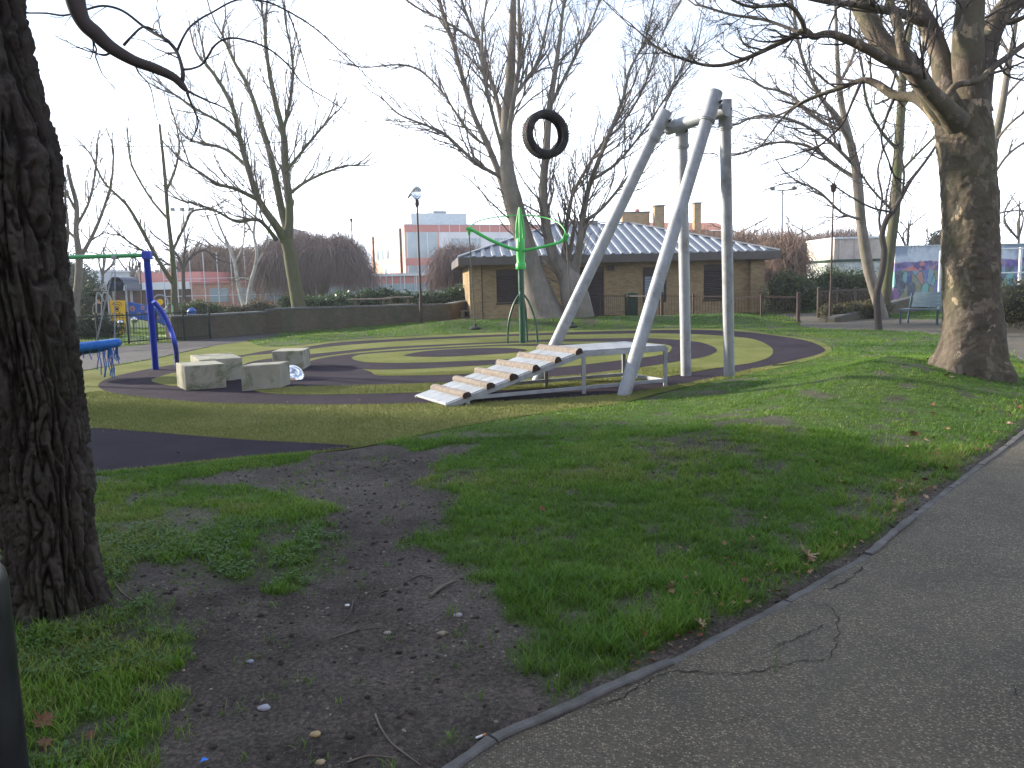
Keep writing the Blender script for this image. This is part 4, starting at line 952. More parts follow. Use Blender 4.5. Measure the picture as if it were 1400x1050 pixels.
for w in (0, 1):
    o = .0 if w == 0 else .0
    MB().beam(rq(-.02, w, -.005), rq(xi, w, hP - .055), .05, .075).build('side_rail', M_GALV, rp, bevel=.004)
    MB().beam(rq(xi, w, hP - .06), rq(Lr + .02, w, hP - .06), .05, .06).build('deck_rail', M_GALV, rp, bevel=.004)
    MB().beam(rq(.32, w, .09), rq(Lr, w, .09), .045, .05).build('base_rail', M_GALV, rp, bevel=.004)
    for s, z1 in ((.30, .10), (xi + .03, hP - .085), (Lr - .02, hP - .085)):
        MB().beam(rq(s, w, -.06), rq(s, w, z1), .055, .055, (0, 1, 0)).build('leg', M_GALV, rp, bevel=.004)
MB().beam(rq(Lr - .02, .03, .09), rq(Lr - .02, .97, .09), .045, .05).build('base_rail', M_GALV, rp, bevel=.004)
for s in (xi, Lr): MB().beam(rq(s, .03, hP - .06), rq(s, .97, hP - .06), .04, .06).build('cross_rail', M_GALV, rp, bevel=.004)
for k in range(6):
    s = .27 + (xi - .33) * k / 5; z = .045 + (hP - .045) * (s + .02) / (xi + .02)
    sl = math.atan2(hP - .045, xi + .02); r_ = .062 + rnd.uniform(-.006, .006)
    up = Vector((0, 0, 1)) * math.cos(sl) - u * math.sin(sl); al = u * math.cos(sl) + Vector((0, 0, 1)) * math.sin(sl)
    c0 = rq(s, -.04, z - .005) ; c1 = rq(s, 1.02, z - .005); rows = []; nn = 14; ns = 9
    for i in range(ns):
        c = c0.lerp(c1, i / (ns - 1)); ring = []
        for q in range(nn):
            a = math.pi * 1.25 * q / (nn - 1) - math.pi * .125; rr_ = r_ * (1 + .08 * math.sin(3 * a + k) + rnd.uniform(-.05, .05))
            ring.append(c + (al * math.cos(a) + up * math.sin(a)) * rr_)
        rows.append(ring)
    lg = MB(); lg.add([v for r2 in rows for v in r2], [(i * nn + q, i * nn + (q + 1) % nn, (i + 1) * nn + (q + 1) % nn, (i + 1) * nn + q) for i in range(ns - 1) for q in range(nn)])
    log = lg.build('half_log', M_LOG, rp, 60)
    for c, ring in ((c0, rows[0]), (c1, rows[-1])):
        sgn = -1 if c is c0 else 1
        MB().add([v + wv * sgn * .002 for v in ring], [tuple(range(nn))]).build('end_grain', M_LOGEND, log)

# ---- green spinner with rope seats
sc_ = G(714.5, 470); sc_.z = 0
sp = thing('rope_spinner', sc_, 'green rotating play pole with a raised hoop and hanging rope seats', 'spinner')
MB().tube([sc_ + Vector((0, 0, -.1)), sc_ + Vector((0, 0, 1.97))], .078, 24).build('post', M_DKGREEN, sp, 40)
MB().box(sc_ + Vector((-.05, -.072, 1.33)), (.03, .012, .07)).build('label_plate', mat('white_sticker', (.7, .7, .7)), sp)
for a in (R(184), R(-4), R(70)):
    d = Vector((math.cos(a), math.sin(a), 0))
    P = spline_open([sc_ + d * .07 + Vector((0, 0, 1.27)), sc_ + d * .21 + Vector((0, 0, 1.03)), sc_ + d * .34 + Vector((0, 0, .62)), sc_ + d * .385 + Vector((0, 0, .2)), sc_ + d * .385 + Vector((0, 0, -.05))], 6)
    MB().tube(P, .026, 12).build('leg', M_DKGREEN, sp, 60)
MB().lathe([(.13, 1.93), (.135, 1.95), (.135, 2.06), (.115, 2.09), (.10, 2.12), (.115, 2.3), (.112, 2.5), (.105, 2.68), (.085, 2.72)], sc_, 28).lathe([(.12, 1.935), (.07, 1.93)], sc_, 28).build('hub', M_GREEN, sp, 40)
for k in range(3):
    a = R(30 + 120 * k); d = Vector((math.cos(a), math.sin(a), 0))
    MB().tube(spline_open([sc_ + d * .10 + Vector((0, 0, 2.62)), sc_ + d * .10 + Vector((0, 0, 2.9)), sc_ + d * .07 + Vector((0, 0, 3.2)), sc_ + d * .015 + Vector((0, 0, 3.5))], 5), [.035] * 10 + [.03, .027, .024, .022, .02, .016], 10).build('spire_bar', M_GREEN, sp, 60)
tl = at(641, 313, sc_.y - .1); trt = at(774, 322, sc_.y + .1); hubp = sc_ + Vector((0, -.08, 2.42))
MB().tube(spline_open([hubp + Vector((-.07, 0, 0)), hubp + Vector((-.35, -.12, .08)), hubp.lerp(tl, .62) + Vector((0, -.14, -.06)), tl + Vector((.06, 0, -.01)), tl], 7), .042, 12).build('arm', M_GREEN, sp, 60)
MB().tube(spline_open([hubp + Vector((.07, 0, -.02)), hubp + Vector((.35, -.12, .02)), hubp.lerp(trt, .62) + Vector((.06, -.12, -.1)), trt + Vector((-.12, 0, -.14)), trt + Vector((-.02, 0, .02))], 7), .038, 12).build('arm', M_GREEN, sp, 60)
Cc = sc_ + Vector((0, .1, 0)); arc = [tl, at(652, 303, sc_.y + .4), at(678, 297, sc_.y + .9), at(712, 294.5, sc_.y + 1.15), at(742, 297, sc_.y + .95), at(762, 304, sc_.y + .5), at(771, 313, sc_.y + .2), trt]
MB().tube(spline_open(arc, 6), .017, 10).build('hoop', M_GREEN, sp, 60)
for e in (tl, trt):
    MB().tube([e + Vector((-.06, 0, .02)), e + Vector((.06, 0, -.02))], .055, 12).lathe([(.0, -.18), (.03, -.14), (.05, 0), (.0, .05)], e, 12).build('end_cap', M_GREEN, sp, 50)
for e, zb in ((tl, .44), (trt, .42)):
    b = Vector((e.x + (.09 if e is tl else .12), e.y - .05, zb))
    pts = [e.lerp(b, k / 30) for k in range(31)]
    rope = MB().tube(pts, [.013 + .004 * (k % 2) for k in range(31)], 7).build('rope', mat('dark_rope', (.10, .10, .09), rough=.95, bump=.6, bscale=120), sp, 60)
    MB().lathe([(0, -.02), (.12, -.03), (.155, -.012), (.155, .018), (.11, .035), (.03, .06), (.028, .12), (.015, .13)], b, 24).build('disc_seat', M_RUBBER, sp, 50)

# ---- concrete blocks
def block(a, b, c, h, lab, atb=False):
    a, b, c = G(*a), G(*b), G(*c); a.z = b.z = c.z = 0; sv = (c - b) if atb else (c - a)
    if sv.length < .4: sv = sv.normalized() * .42
    ctr = (a + b) / 2 + sv / 2
    o = thing('concrete_block', ctr, lab, 'concrete block', 'concrete seat blocks beside the rubber track')
    z = Vector((0, 0, -.05)); bl = MB().prism([a + z, b + z, b + sv + z, a + sv + z], (0, 0, h + .05)).build('cast_block', M_CONC, o, bevel=.012)
    bl.rotation_euler = (R(rnd.uniform(-.6, .6)), R(rnd.uniform(-.6, .6)), 0)
block((254.5, 534.5), (310, 530), (242.5, 528.5), .40, 'concrete block with one sunlit end nearest the blue swing post')
block((274, 524), (333, 519), (262, 515), .40, 'concrete block standing partly hidden behind the leftmost block')
block((330.5, 535.5), (384, 531), (397.5, 526), .40, 'concrete block in front of the shiny steel dome', True)
block((373, 507.5), (415, 506), (424.5, 500), .38, 'farthest concrete block behind the shiny steel dome', True)
dm = G(397, 519); dm.z = 0
dp = [(.26 * math.cos(a), .26 * math.sin(a)) for a in [R(x) for x in range(0, 91, 6)]]
o = MB().lathe(dp, dm, 40).build('steel_dome', M_CHROME, None, 180); tag(o, 'polished steel dome on the rubber beside the concrete blocks', 'dome')

# ---- basket swing
pT = at(200, 347, 14.9); pB = G(213, 505); pB.z = -.1
bs = thing('swing_frame', (pB.x, pB.y, 0), 'blue swing post with curved brace and green crossbar at the left', 'swing frame')
MB().tube([pB, pT], .062, 20).build('post', M_BLUE, bs, 40)
q0 = at(210, 412, 14.75); q3 = G(242, 499)
MB().tube(spline_open([q0, at(222, 427, 14.9), at(233, 450, 15.0), at(240, 475, 15.1), Vector((q3.x, q3.y, -.08))], 7), .045, 14).build('brace', M_BLUE, bs, 60)
cb0 = at(199, 349, 14.9); cb1 = at(-60, 356, 14.9)
MB().tube([cb0, cb1], .04, 16).build('crossbar', M_GREEN2, bs, 40)
MB().box(cb0 + Vector((.03, 0, 0)), (.16, .13, .15)).build('corner_joint', M_BLUE, bs, bevel=.02)
pL = at(-70, 356, 14.9); MB().tube([Vector((pL.x - .1, pL.y, -.1)), pL], .062, 20).build('post', M_BLUE, bs, 40)
ce = at(112, 474, 14.95); zc = ce.z
bk = thing('basket_swing', ce, 'blue rope basket seat hanging under the green crossbar', 'swing')
rim = [ce + Vector((.62 * math.cos(a), .5 * math.sin(a), .05 * math.cos(a))) for a in [2 * math.pi * k / 48 for k in range(49)]]
MB().tube(rim, [.075 + .007 * (k % 2) for k in range(49)], 12, cap=False).build('rim', M_BLUER, bk, 60)
nb_ = MB()
for k in range(-5, 6):
    for ax in (0, 1):
        f = k / 6; l = math.sqrt(1 - f * f); P = []
        for i in range(9):
            g = (-1 + i / 4) * l; xx, yy = (f, g) if ax == 0 else (g, f)
            P.append(ce + Vector((.62 * xx, .5 * yy, -.13 * (1 - xx * xx - yy * yy) + .05 * xx)))
        nb_.tube(P, .011, 5)
nb_.build('net', M_BLUER, bk)
MB().lathe([(.0, -.15), (.3, -.12), (.5, -.06), (.6, .0)], ce, 32, Matrix.Diagonal((1, .82, 1))).build('mat', mat('dark_blue_net', (.012, .05, .14), rough=.9, bump=.6, bscale=80), bk, 180)
for k in range(26):
    a = R(rnd.uniform(-50, 40)) if k > 4 else R(rnd.uniform(-80, -50)); s = ce + Vector((.62 * math.cos(a), .5 * math.sin(a), 0)); l = rnd.uniform(.15, .62) if k > 4 else rnd.uniform(.1, .3)
    P = [s]; 
    for i in range(6): P.append(P[-1] + Vector((rnd.uniform(-.02, .02), rnd.uniform(-.02, .02), -l / 6)))
    MB().tube(P, .0095, 5).build('frayed_rope', M_BLUER, bk)
for (hx, rx) in ((157, 1), (68, -1)):
    hb = at(hx, 352, 14.9)
    MB().box(hb, (.10, .09, .07)).build('hanger', M_GALV, bk, bevel=.01)
    for s in (-1, 1):
        e = ce + Vector((.44 * rx, .36 * s, .03)); ch = MB()
        n_ = 34
        for i in range(n_):
            p = (hb + Vector((0, 0, -.05))).lerp(e, (i + .5) / n_); d = (e - hb).normalized(); w_ = d.orthogonal().normalized()
            if i % 2: w_ = d.cross(w_)
            hl = (e - hb).length / n_ * .62; ring = [p + d * (hl * math.cos(q)) + w_ * (.013 * math.sin(q)) for q in [2 * math.pi * z / 8 for z in range(9)]]
            ch.tube(ring, .005, 4, cap=False)
        ch.build('chain', M_GALV, bk)
# ================================================================ TREES
def barkmat(name, a, b, green, gamt=.5, scale=4, bump=.8, patch=None, sc=(1, 1, .35), bd=.02):
    t = NT(name)
    c = t.ramp(t.noise(scale, 7, .7, sc=sc), [(.3, b), (.7, a)])
    if patch:
        for th, cc_, s_ in patch: c = t.mix(t.mr(t.noise(s_, 4, .6, sc=(1, 1, .6), dist=.4), th, th + .025), c, cc_)
    c = t.mix(t.mr(t.noise(1.7, 5, .7), .42, .68, 0, gamt), c, green)
    return t.fin(c, .93, t.bump(t.noise(scale * 5, 6, .7, sc=sc), bump, bd), spec=.15)
MB_GREY = barkmat('grey_brown_bark', (.235, .205, .180), (.125, .108, .095), (.085, .095, .05), .5)
MB_DARK = barkmat('dark_twig_bark', (.085, .073, .07), (.050, .043, .042), (.05, .055, .03), .3, bump=.2)
MB_TWIG = barkmat('fine_twig_bark', (.17, .140, .125), (.10, .084, .078), (.08, .08, .04), .3, bump=.1)
MB_GREEN = barkmat('green_brown_bark', (.13, .12, .085), (.075, .07, .05), (.085, .105, .035), .9)
MB_BIRCH = barkmat('white_birch_bark', (.46, .45, .42), (.28, .27, .25), (.10, .10, .07), .6, scale=7, bump=.3, sc=(1, 1, 2))
MB_PLANE = barkmat('flaking_plane_bark', (.120, .098, .078), (.062, .051, .042), (.10, .105, .05), .45, scale=5, bump=.9, patch=((.56, (.17, .14, .115), 7), (.64, (.33, .26, .18), 4.2), (.58, (.085, .078, .066), 9)), sc=(1, 1, .7), bd=.015)
MB_WILL = barkmat('purple_brown_withies', (.23, .175, .165), (.15, .11, .108), (.10, .075, .05), .3, bump=.1)
MB_WILL2 = barkmat('reddish_brown_twigs', (.26, .175, .135), (.16, .11, .09), (.09, .08, .04), .4, bump=.1)
t = NT('deep_furrowed_bark')
fa_ = t.n('ShaderNodeAttribute', attribute_name='furrow').outputs['Fac']
c = t.ramp(t.noise(9, 8, .7, sc=(1, 1, .3)), [(.3, (.030, .026, .022)), (.7, (.078, .068, .058))])
c = t.mix(t.mr(fa_, .45, .1), c, (.016, .013, .011))
c = t.mix(t.mr(t.noise(2.3, 6, .7), .5, .72, 0, .55), c, (.05, .062, .028))
c = t.mix(t.mr(t.noise(14, 4, .7), .63, .70, 0, .5), c, (.115, .11, .10))
MB_FURR = t.fin(c, .95, t.bump(t.noise(45, 7, .75, sc=(1, 1, .5)), 1.0, .012), spec=.12)

class Twigs:
    """collects many tapering tubes, written out as one mesh"""
    def __init__(s): s.v = []; s.f = []; s.n = 0
    def tube(s, P, Rr, n):
        P = np.asarray(P, float); N = len(P); T = np.gradient(P, axis=0); T /= np.linalg.norm(T, axis=1)[:, None] + 1e-9
        a = np.eye(3)[np.argmin(np.abs(T).max(0))]
        U = np.cross(T, a); U /= np.linalg.norm(U, axis=1)[:, None] + 1e-9; Wn = np.cross(T, U)
        th = np.arange(n) * 2 * np.pi / n
        V = P[:, None, :] + (U[:, None, :] * np.cos(th)[None, :, None] + Wn[:, None, :] * np.sin(th)[None, :, None]) * np.asarray(Rr)[:, None, None]
        idx = s.n + np.arange(N * n).reshape(N, n); nx = np.roll(idx, -1, 1)
        s.v.append(V.reshape(-1, 3)); s.f.append(np.stack([idx[:-1], nx[:-1], nx[1:], idx[1:]], -1).reshape(-1, 4)); s.n += N * n
    def build(s, name, m_, parent, kind=None, smooth=True):
        if not s.v: return None
        return np_mesh(name, np.vstack(s.v), np.vstack(s.f), m_, parent, smooth, kind=kind)
rs = np.random.RandomState(11)
def grow(tw, p, d, L_, r, lvl, maxl, grav=.12, spread=.75, wig=.13, kids=4, seg=.0, nmin=.003, droop=0):
    n = max(4, int(6 - lvl) + 2); pts = [p]; step = L_ / n; dd = d / np.linalg.norm(d)
    for i in range(n):
        dd = dd + rs.normal(0, wig, 3) + np.array([0, 0, grav]) * .5 + np.array([0, 0, -droop * (i / n)])
        dd /= np.linalg.norm(dd); pts.append(pts[-1] + dd * step)
    rad = np.maximum(np.linspace(r, r * .35, n + 1), nmin)
    tw.tube(pts, rad, 5 if r > .03 else (4 if r > .012 else 3))
    if lvl < maxl:
        for k in range(kids if lvl else kids + 1):
            f = rs.uniform(.22, .97); i = min(int(f * n), n - 1); q = pts[i] + (pts[i + 1] - pts[i]) * (f * n - i)
            t_ = pts[i + 1] - pts[i]; t_ /= np.linalg.norm(t_)
            w = rs.normal(0, 1, 3); w -= t_ * w.dot(t_); w /= np.linalg.norm(w) + 1e-9
            ang = rs.uniform(.6, 1.1) * spread
            grow(tw, q, t_ * math.cos(ang) + w * math.sin(ang), L_ * rs.uniform(.42, .68) * (1.15 - .4 * f), max(rad[i] * rs.uniform(.45, .65), nmin), lvl + 1, maxl, grav, spread, wig, kids, 0, nmin, droop)
def limb_pts(spec, y0, n=5):
    """spec: (px, py, width px, [dy]) -> smooth 3-D line with radii; dy moves it away from / towards us"""
    P = [at(s[0], s[1], y0 + (s[3] if len(s) > 3 else 0)) for s in spec]; W_ = [s[2] * (y0 + (s[3] if len(s) > 3 else 0)) / FPX / 2 for s in spec]
    Q = spline_open([(*p, ) for p in P], n); RR = []
    for i in range(len(P) - 1):
        for j in range(n): RR.append(W_[i] + (W_[i + 1] - W_[i]) * j / n)
    RR.append(W_[-1]); return np.array([tuple(q) for q in Q]), np.array(RR)
def tree(name, label, y0, trunk, limbs, mt=None, mtw=None, cat='tree', group=None, density=2.2, klen=1.5, maxl=2, grav=.12, spread=.75, kids=4, z_base=None, sides=14, nmin=.0035, droop=0, tmin=.12, seed=3, wig=.13, lump=.0, trunkfn=None, fork_r=True, ml=None):
    global rs; rs = np.random.RandomState(seed)
    mt = mt or MB_GREY; mtw = mtw or MB_TWIG
    P, Rr = limb_pts(trunk, y0); b = P[0].copy(); gz = max(H(b[0], b[1]), 0) if b[1] < 58 else 0
    o = thing(name, (b[0], b[1], gz), label, cat, group)
    if trunkfn: trunkfn(P, Rr, gz, o)
    else:
        P0_ = np.array([b[0], b[1], gz - .15]); P = np.vstack([P0_, P]); Rr = np.r_[Rr[0] * 1.25, Rr]
        wood = Twigs(); n = sides; wood.tube(P, Rr, n)
        V = np.vstack(wood.v)
        if lump:
            ctr = np.repeat(P, n, 0); dv = V - ctr
            k = fbm(V[:, 0] * 3 / (Rr[0] * 4) + V[:, 1] * 2, V[:, 2] * 1.3, 3, 5) - .5; V = V + dv * (k * lump)[:, None]; wood.v = [V]
        np_mesh('trunk', V, np.vstack(wood.f), mt, o, True)
    tw = Twigs(); fine = Twigs()
    for lb in limbs:
        opts = {}
        if isinstance(lb, tuple): lb, opts = lb
        Q, q = limb_pts(lb, y0)
        lw = Twigs(); lw.tube(Q, np.maximum(q, nmin), 10 if q[0] > .05 else 6); lw.build('limb', (ml or mt) if q[0] > .035 else mtw, o)
        seglen = np.linalg.norm(np.diff(Q, axis=0), axis=1); cum = np.r_[0, np.cumsum(seglen)]; Lt = cum[-1]
        nk = int(Lt * opts.get('density', density)); t0 = opts.get('t0', tmin)
        for k in range(nk):
            f = rs.uniform(t0, 1.0); s = f * Lt; i = min(np.searchsorted(cum, s) - 1, len(seglen) - 1); i = max(i, 0)
            p = Q[i] + (Q[i + 1] - Q[i]) * ((s - cum[i]) / seglen[i]); t_ = (Q[i + 1] - Q[i]) / seglen[i]
            w = rs.normal(0, 1, 3); w -= t_ * w.dot(t_); w /= np.linalg.norm(w) + 1e-9; ang = rs.uniform(.5, 1.1) * spread
            ln = opts.get('klen', klen) * rs.uniform(.45, 1.15) * (1.25 - .6 * f); 
            grow(fine, p, t_ * math.cos(ang) + w * math.sin(ang), ln, min(q[i] * .5, .012 + .010 * ln), 1, opts.get('maxl', maxl), opts.get('grav', grav), spread, wig, kids, 0, nmin, opts.get('droop', droop))
        for k in range(2): grow(fine, Q[-1], Q[-1] - Q[-2] + rs.normal(0, .2, 3) * np.linalg.norm(Q[-1] - Q[-2]), klen * .9, q[-1] * .9, 1, maxl, grav, spread, wig, kids, 0, nmin, droop)
    fine.build('crown', mtw, o, kind='stuff')
    return o

# ---- big twin-stemmed tree in front of the pavilion
def central_trunk(P, Rr, gz, o): pass
CT = 29.0
ctree = tree('bare_tree', 'large bare multi-stemmed tree standing in front of the pavilion', CT,
  [(748, 434, 57), (742, 418, 46), (735, 398, 41.4), (724, 362, 28.9), (713, 315, 25.7), (699, 262, 21.8), (692, 215, 17), (693, 160, 15), (697, 118, 12.9), (700, 60, 9.5), (702, 0, 7.5), (705, -80, 4.8)],
  [[(790, 434, 46, -.2), (788, 415, 40, -.2), (784, 398, 38, -.15), (781, 382, 30, -.1), (780, 370, 20, -.05), (779, 358, 8)],
   [(780, 385, 30), (768, 368, 21.6), (755, 345, 14.4), (745, 300, 12), (743, 250, 10.8), (747, 205, 10.2), (750, 160, 9), (757, 110, 7.2), (764, 63, 5.4), (771, 0, 3.6), (776, -60, 2.4)],
   [(782, 382, 17.6), (790, 352, 10.2, -.3), (794, 320, 9, -.5), (799, 285, 7.8, -.7), (808, 247, 6.6, -.9), (831, 188, 5.4, -1), (852, 134, 4.2, -1), (861, 96, 3.6, -1), (882, 54, 2.4, -1.2), (894, 0, 1.8, -1.4)],
   [(780, 380, 10.4), (771, 362, 9.6, .3), (773, 323, 5.4, .5), (780, 276, 4.8, .6), (790, 251, 4.2, .7), (815, 209, 3.6, .9), (844, 163, 2.4, 1.1), (868, 110, 1.8, 1.2)],
   [(795, 305, 6, -.5), (823, 285, 4.2, -1), (861, 239, 3.6, -1.6), (894, 201, 3, -2), (915, 126, 2.4, -2.2), (940, 80, 1.8, -2.4)],
   [(808, 247, 4.8, -.9), (844, 222, 3.6, -1), (882, 176, 3, -.8), (915, 126, 2.4, -.6), (945, 88, 1.8, -.4)],
   [(742, 392, 24, .4), (722, 350, 10.8, .8), (700, 300, 9.6, 1), (685, 245, 9, 1.1), (668, 201, 7.8, 1.2), (647, 155, 6.6, 1.3), (632, 105, 6, 1.4), (618, 54, 4.8, 1.4), (601, 0, 4.2, 1.5), (590, -60, 2.4, 1.5)],
   [(686, 243, 5.4, 1), (651, 222, 4.2, .5), (609, 184, 3.6, 0), (584, 172, 3, -.3), (547, 157, 2.4, -.6), (526, 138, 1.8, -.8)],
   [(692, 215, 7.8), (700, 150, 7.2, -.3), (709, 95, 6, -.5), (710, 33, 4.8, -.8), (708, -30, 3, -1)],
   [(691, 200, 7.2), (680, 140, 6, .5), (668, 100, 5.4, .8), (655, 60, 4.8, 1), (636, 15, 3.6, 1.2), (620, -40, 2.4, 1.3)],
   [(690, 215, 6), (672, 150, 4.8, -.6), (660, 90, 4.2, -1), (660, 40, 3, -1.2), (668, -20, 2.4, -1.4)],
   [(695, 140, 5.4), (712, 120, 4.8, .4), (735, 84, 4.2, .7), (748, 33, 3, 1), (760, -30, 1.8, 1.2)],
   [(669, 201, 3.6, 1.2), (640, 180, 3, 1.6), (600, 120, 2.4, 2), (560, 90, 2.4, 2.3), (505, 92, 1.8, 2.6)],
   [(655, 60, 3.6, 1), (610, 30, 3, 1.5), (570, 10, 2.4, 1.8), (530, -20, 1.8, 2)],
   [(750, 150, 5.4), (775, 100, 4.2, .5), (800, 50, 3, 1), (820, 0, 2.4, 1.4), (835, -40, 1.8, 1.6)],
   [(831, 188, 3.6, -1), (850, 170, 3, -.5), (880, 120, 2.4, 0), (900, 60, 1.8, .3), (925, 10, 1.8, .6)]],
  density=4.4, klen=2.1, maxl=3, kids=4, spread=.62, sides=20, lump=.3, seed=5, nmin=.0046)
# ---- tree behind the brick wall
tree('bare_tree', 'tall bare tree with green tinged trunk behind the brick wall, left of the school', 31.5,
  [(409, 424, 20), (406, 405, 18), (401, 375, 17), (396, 345, 17), (392, 328, 18)],
  [[(393, 330, 14), (396, 290, 11), (390, 229, 10, .3), (387, 183, 8, .4), (375, 133, 7, .5), (366, 84, 5, .5), (362, 38, 4, .5)],
   [(391, 330, 13), (377, 308, 11, -.3), (354, 274, 9, -.6), (339, 229, 8, -.8), (328, 190, 7, -.9), (320, 152, 6, -.9), (301, 114, 5, -.9), (282, 88, 4, -.9)],
   [(393, 318, 11), (385, 286, 10, .5), (375, 236, 9, .8), (366, 198, 7, 1), (354, 160, 6, 1), (339, 118, 5, 1), (320, 84, 4, 1), (305, 50, 3, 1)],
   [(354, 274, 6, -.6), (324, 259, 5, -1.2), (295, 250, 4, -1.6), (262, 228, 3, -2)],
   [(378, 328, 6, 0), (354, 301, 5, -.8), (324, 303, 4, -1.4), (290, 286, 3, -1.8), (248, 274, 2, -2)],
   [(396, 265, 5), (419, 248, 4, .5), (450, 234, 3, .9), (473, 227, 2.5, 1.2)],
   [(390, 235, 5), (406, 216, 4, .3), (422, 196, 3.5, .5), (442, 172, 3, .7)],
   [(387, 180, 5, .4), (398, 130, 4, .2), (400, 80, 3, .1), (392, 40, 2.5, 0)],
   [(328, 190, 5, -.9), (305, 170, 4, -1.3), (270, 150, 3, -1.6), (240, 130, 2.5, -1.8)],
   [(339, 229, 5, -.8), (310, 205, 4, -.4), (275, 195, 3, -.1)]],
  mt=MB_GREEN, density=4.6, klen=1.8, maxl=3, kids=4, spread=.6, sides=16, lump=.3, seed=8, nmin=.0045, grav=.2)
# ---- left group
tree('bare_tree', 'bare tree with mottled pale trunk just right of the big dark trunk on the left', 29,
  [(107, 452, 12), (103, 420, 11), (107, 387, 10), (108, 350, 9), (104, 317, 7), (105, 283, 6), (97, 250, 5), (92, 225, 4)],
  [[(103, 420, 7), (92, 395, 6, -.5), (88, 360, 5, -.8), (93, 320, 4, -1), (90, 280, 3, -1)], [(108, 355, 6), (125, 325, 5, .5), (140, 290, 4, .8), (152, 250, 3, 1), (155, 215, 2.5, 1)],
   [(104, 310, 4), (120, 280, 3.5, .3), (128, 250, 3, .5), (132, 215, 2.5, .6)], [(105, 290, 4), (85, 250, 3, -.4), (76, 220, 2.5, -.6)], [(107, 330, 4), (80, 300, 3, .4), (60, 260, 2.5, .6)]],
  mt=MB_GREY, density=3.6, klen=1.3, maxl=3, kids=3, seed=12, grav=.22, nmin=.005)
tree('bare_tree', 'slender bare tree with a forked green trunk behind the blue swing post', 34,
  [(240, 433, 9), (238, 410, 8), (238, 387, 8), (235, 343, 6), (230, 300, 5), (227, 260, 5), (223, 215, 4), (218, 170, 3)],
  [[(238, 390, 6), (224, 368, 5.5, -.3), (213, 350, 5, -.5), (193, 313, 5, -.8), (173, 280, 4, -1), (143, 250, 3, -1.2), (127, 217, 2.5, -1.4)],
   [(235, 345, 4), (252, 310, 3.5, .4), (262, 290, 3, .6), (278, 286, 2.5, .8)], [(230, 300, 4), (205, 270, 3, .5), (180, 225, 2.5, .8), (175, 190, 2, 1)], [(227, 262, 4), (240, 230, 3, 0), (245, 195, 2.5, 0), (238, 160, 2, 0)], [(213, 350, 4, -.5), (190, 340, 3, -.7), (165, 322, 2.5, -1)]],
  mt=MB_GREEN, density=3.4, klen=1.2, maxl=3, kids=3, seed=15, grav=.2, nmin=.005)
tree('birch_tree', 'white barked birch leaning left beside a straighter birch', 46,
  [(333, 416, 6), (331, 411, 5.5), (325, 386, 5), (321, 360, 4.5), (314, 339, 4), (306, 322, 3), (299, 305, 2.5), (290, 280, 2)], [[(321, 360, 2.5), (332, 335, 2, .4), (335, 300, 1.5, .5)], [(314, 339, 2.5), (296, 322, 2, -.4), (285, 300, 1.5, -.6)]], mt=MB_BIRCH, density=5, klen=1.4, maxl=2, kids=4, seed=18, droop=.35, nmin=.007)
tree('birch_tree', 'white barked birch curving right between the leaning birch and the tall wall tree', 44,
  [(339, 416, 6), (340, 405, 5.5), (343, 386, 5), (349, 364, 4.5), (351, 343, 4), (347, 321, 3.5), (349, 300, 3), (352, 270, 2)], [[(349, 364, 2.5), (362, 340, 2, .4), (368, 312, 1.5, .5)], [(347, 321, 2.5), (335, 300, 2, -.4), (330, 275, 1.5, -.6)], [(342, 383, 2), (331, 380, 1.6), (322, 384, 1.3)]], mt=MB_BIRCH, density=5, klen=1.4, maxl=2, kids=4, seed=19, droop=.35, nmin=.007)
tree('bare_tree', 'small spreading bare tree below the floodlight mast', 48,
  [(252, 418, 6), (251, 395, 5), (250, 365, 4.5)], [[(250, 366, 4), (262, 350, 3, .5), (280, 342, 2.5, 1), (292, 352, 2, 1)], [(250, 366, 4), (240, 345, 3, -.5), (222, 330, 2, -1)], [(250, 368, 4), (252, 345, 3, .5), (256, 325, 2, .8)], [(250, 370, 3), (232, 362, 2.5, .5), (212, 350, 2, .8)]], mt=MB_DARK, mtw=MB_DARK, density=5, klen=1.5, maxl=2, kids=4, seed=21, nmin=.008)
# ---- right: pair growing from the planting bed
tree('bare_tree', 'grey bare tree leaning left, one of a pair in the planting bed on the right', 28.5,
  [(1206, 432, 15), (1200, 410, 14), (1188, 370, 14), (1178, 310, 13), (1171, 235, 12), (1161, 190, 10), (1152, 150, 8), (1147, 114, 7), (1144, 57, 5), (1142, 0, 4)],
  [[(1163, 195, 9), (1144, 160, 8, -.4), (1125, 137, 6, -.6), (1106, 103, 5, -.8), (1092, 60, 4, -1), (1085, 10, 3, -1)],
   [(1172, 245, 6), (1140, 225, 5, .4), (1105, 200, 4, .8), (1060, 195, 3, 1.2), (1015, 210, 2.5, 1.4)],
   [(1170, 228, 5), (1130, 190, 4.5, -.6), (1085, 165, 4, -1), (1040, 158, 3, -1.4), (1008, 170, 2.5, -1.6)],
   [(1158, 180, 5), (1120, 165, 4, .5), (1080, 130, 3.5, .9), (1045, 120, 3, 1)],
   [(1176, 300, 4), (1150, 290, 3.5, -.4), (1120, 262, 3, -.8), (1095, 250, 2.5, -1)],
   [(1147, 114, 5), (1165, 80, 4, .4), (1175, 40, 3, .6), (1180, 0, 3, .8)]],
  mt=MB_GREY, density=4.4, klen=1.8, maxl=3, kids=4, spread=.68, sides=16, lump=.25, seed=23, nmin=.0042, droop=.12)
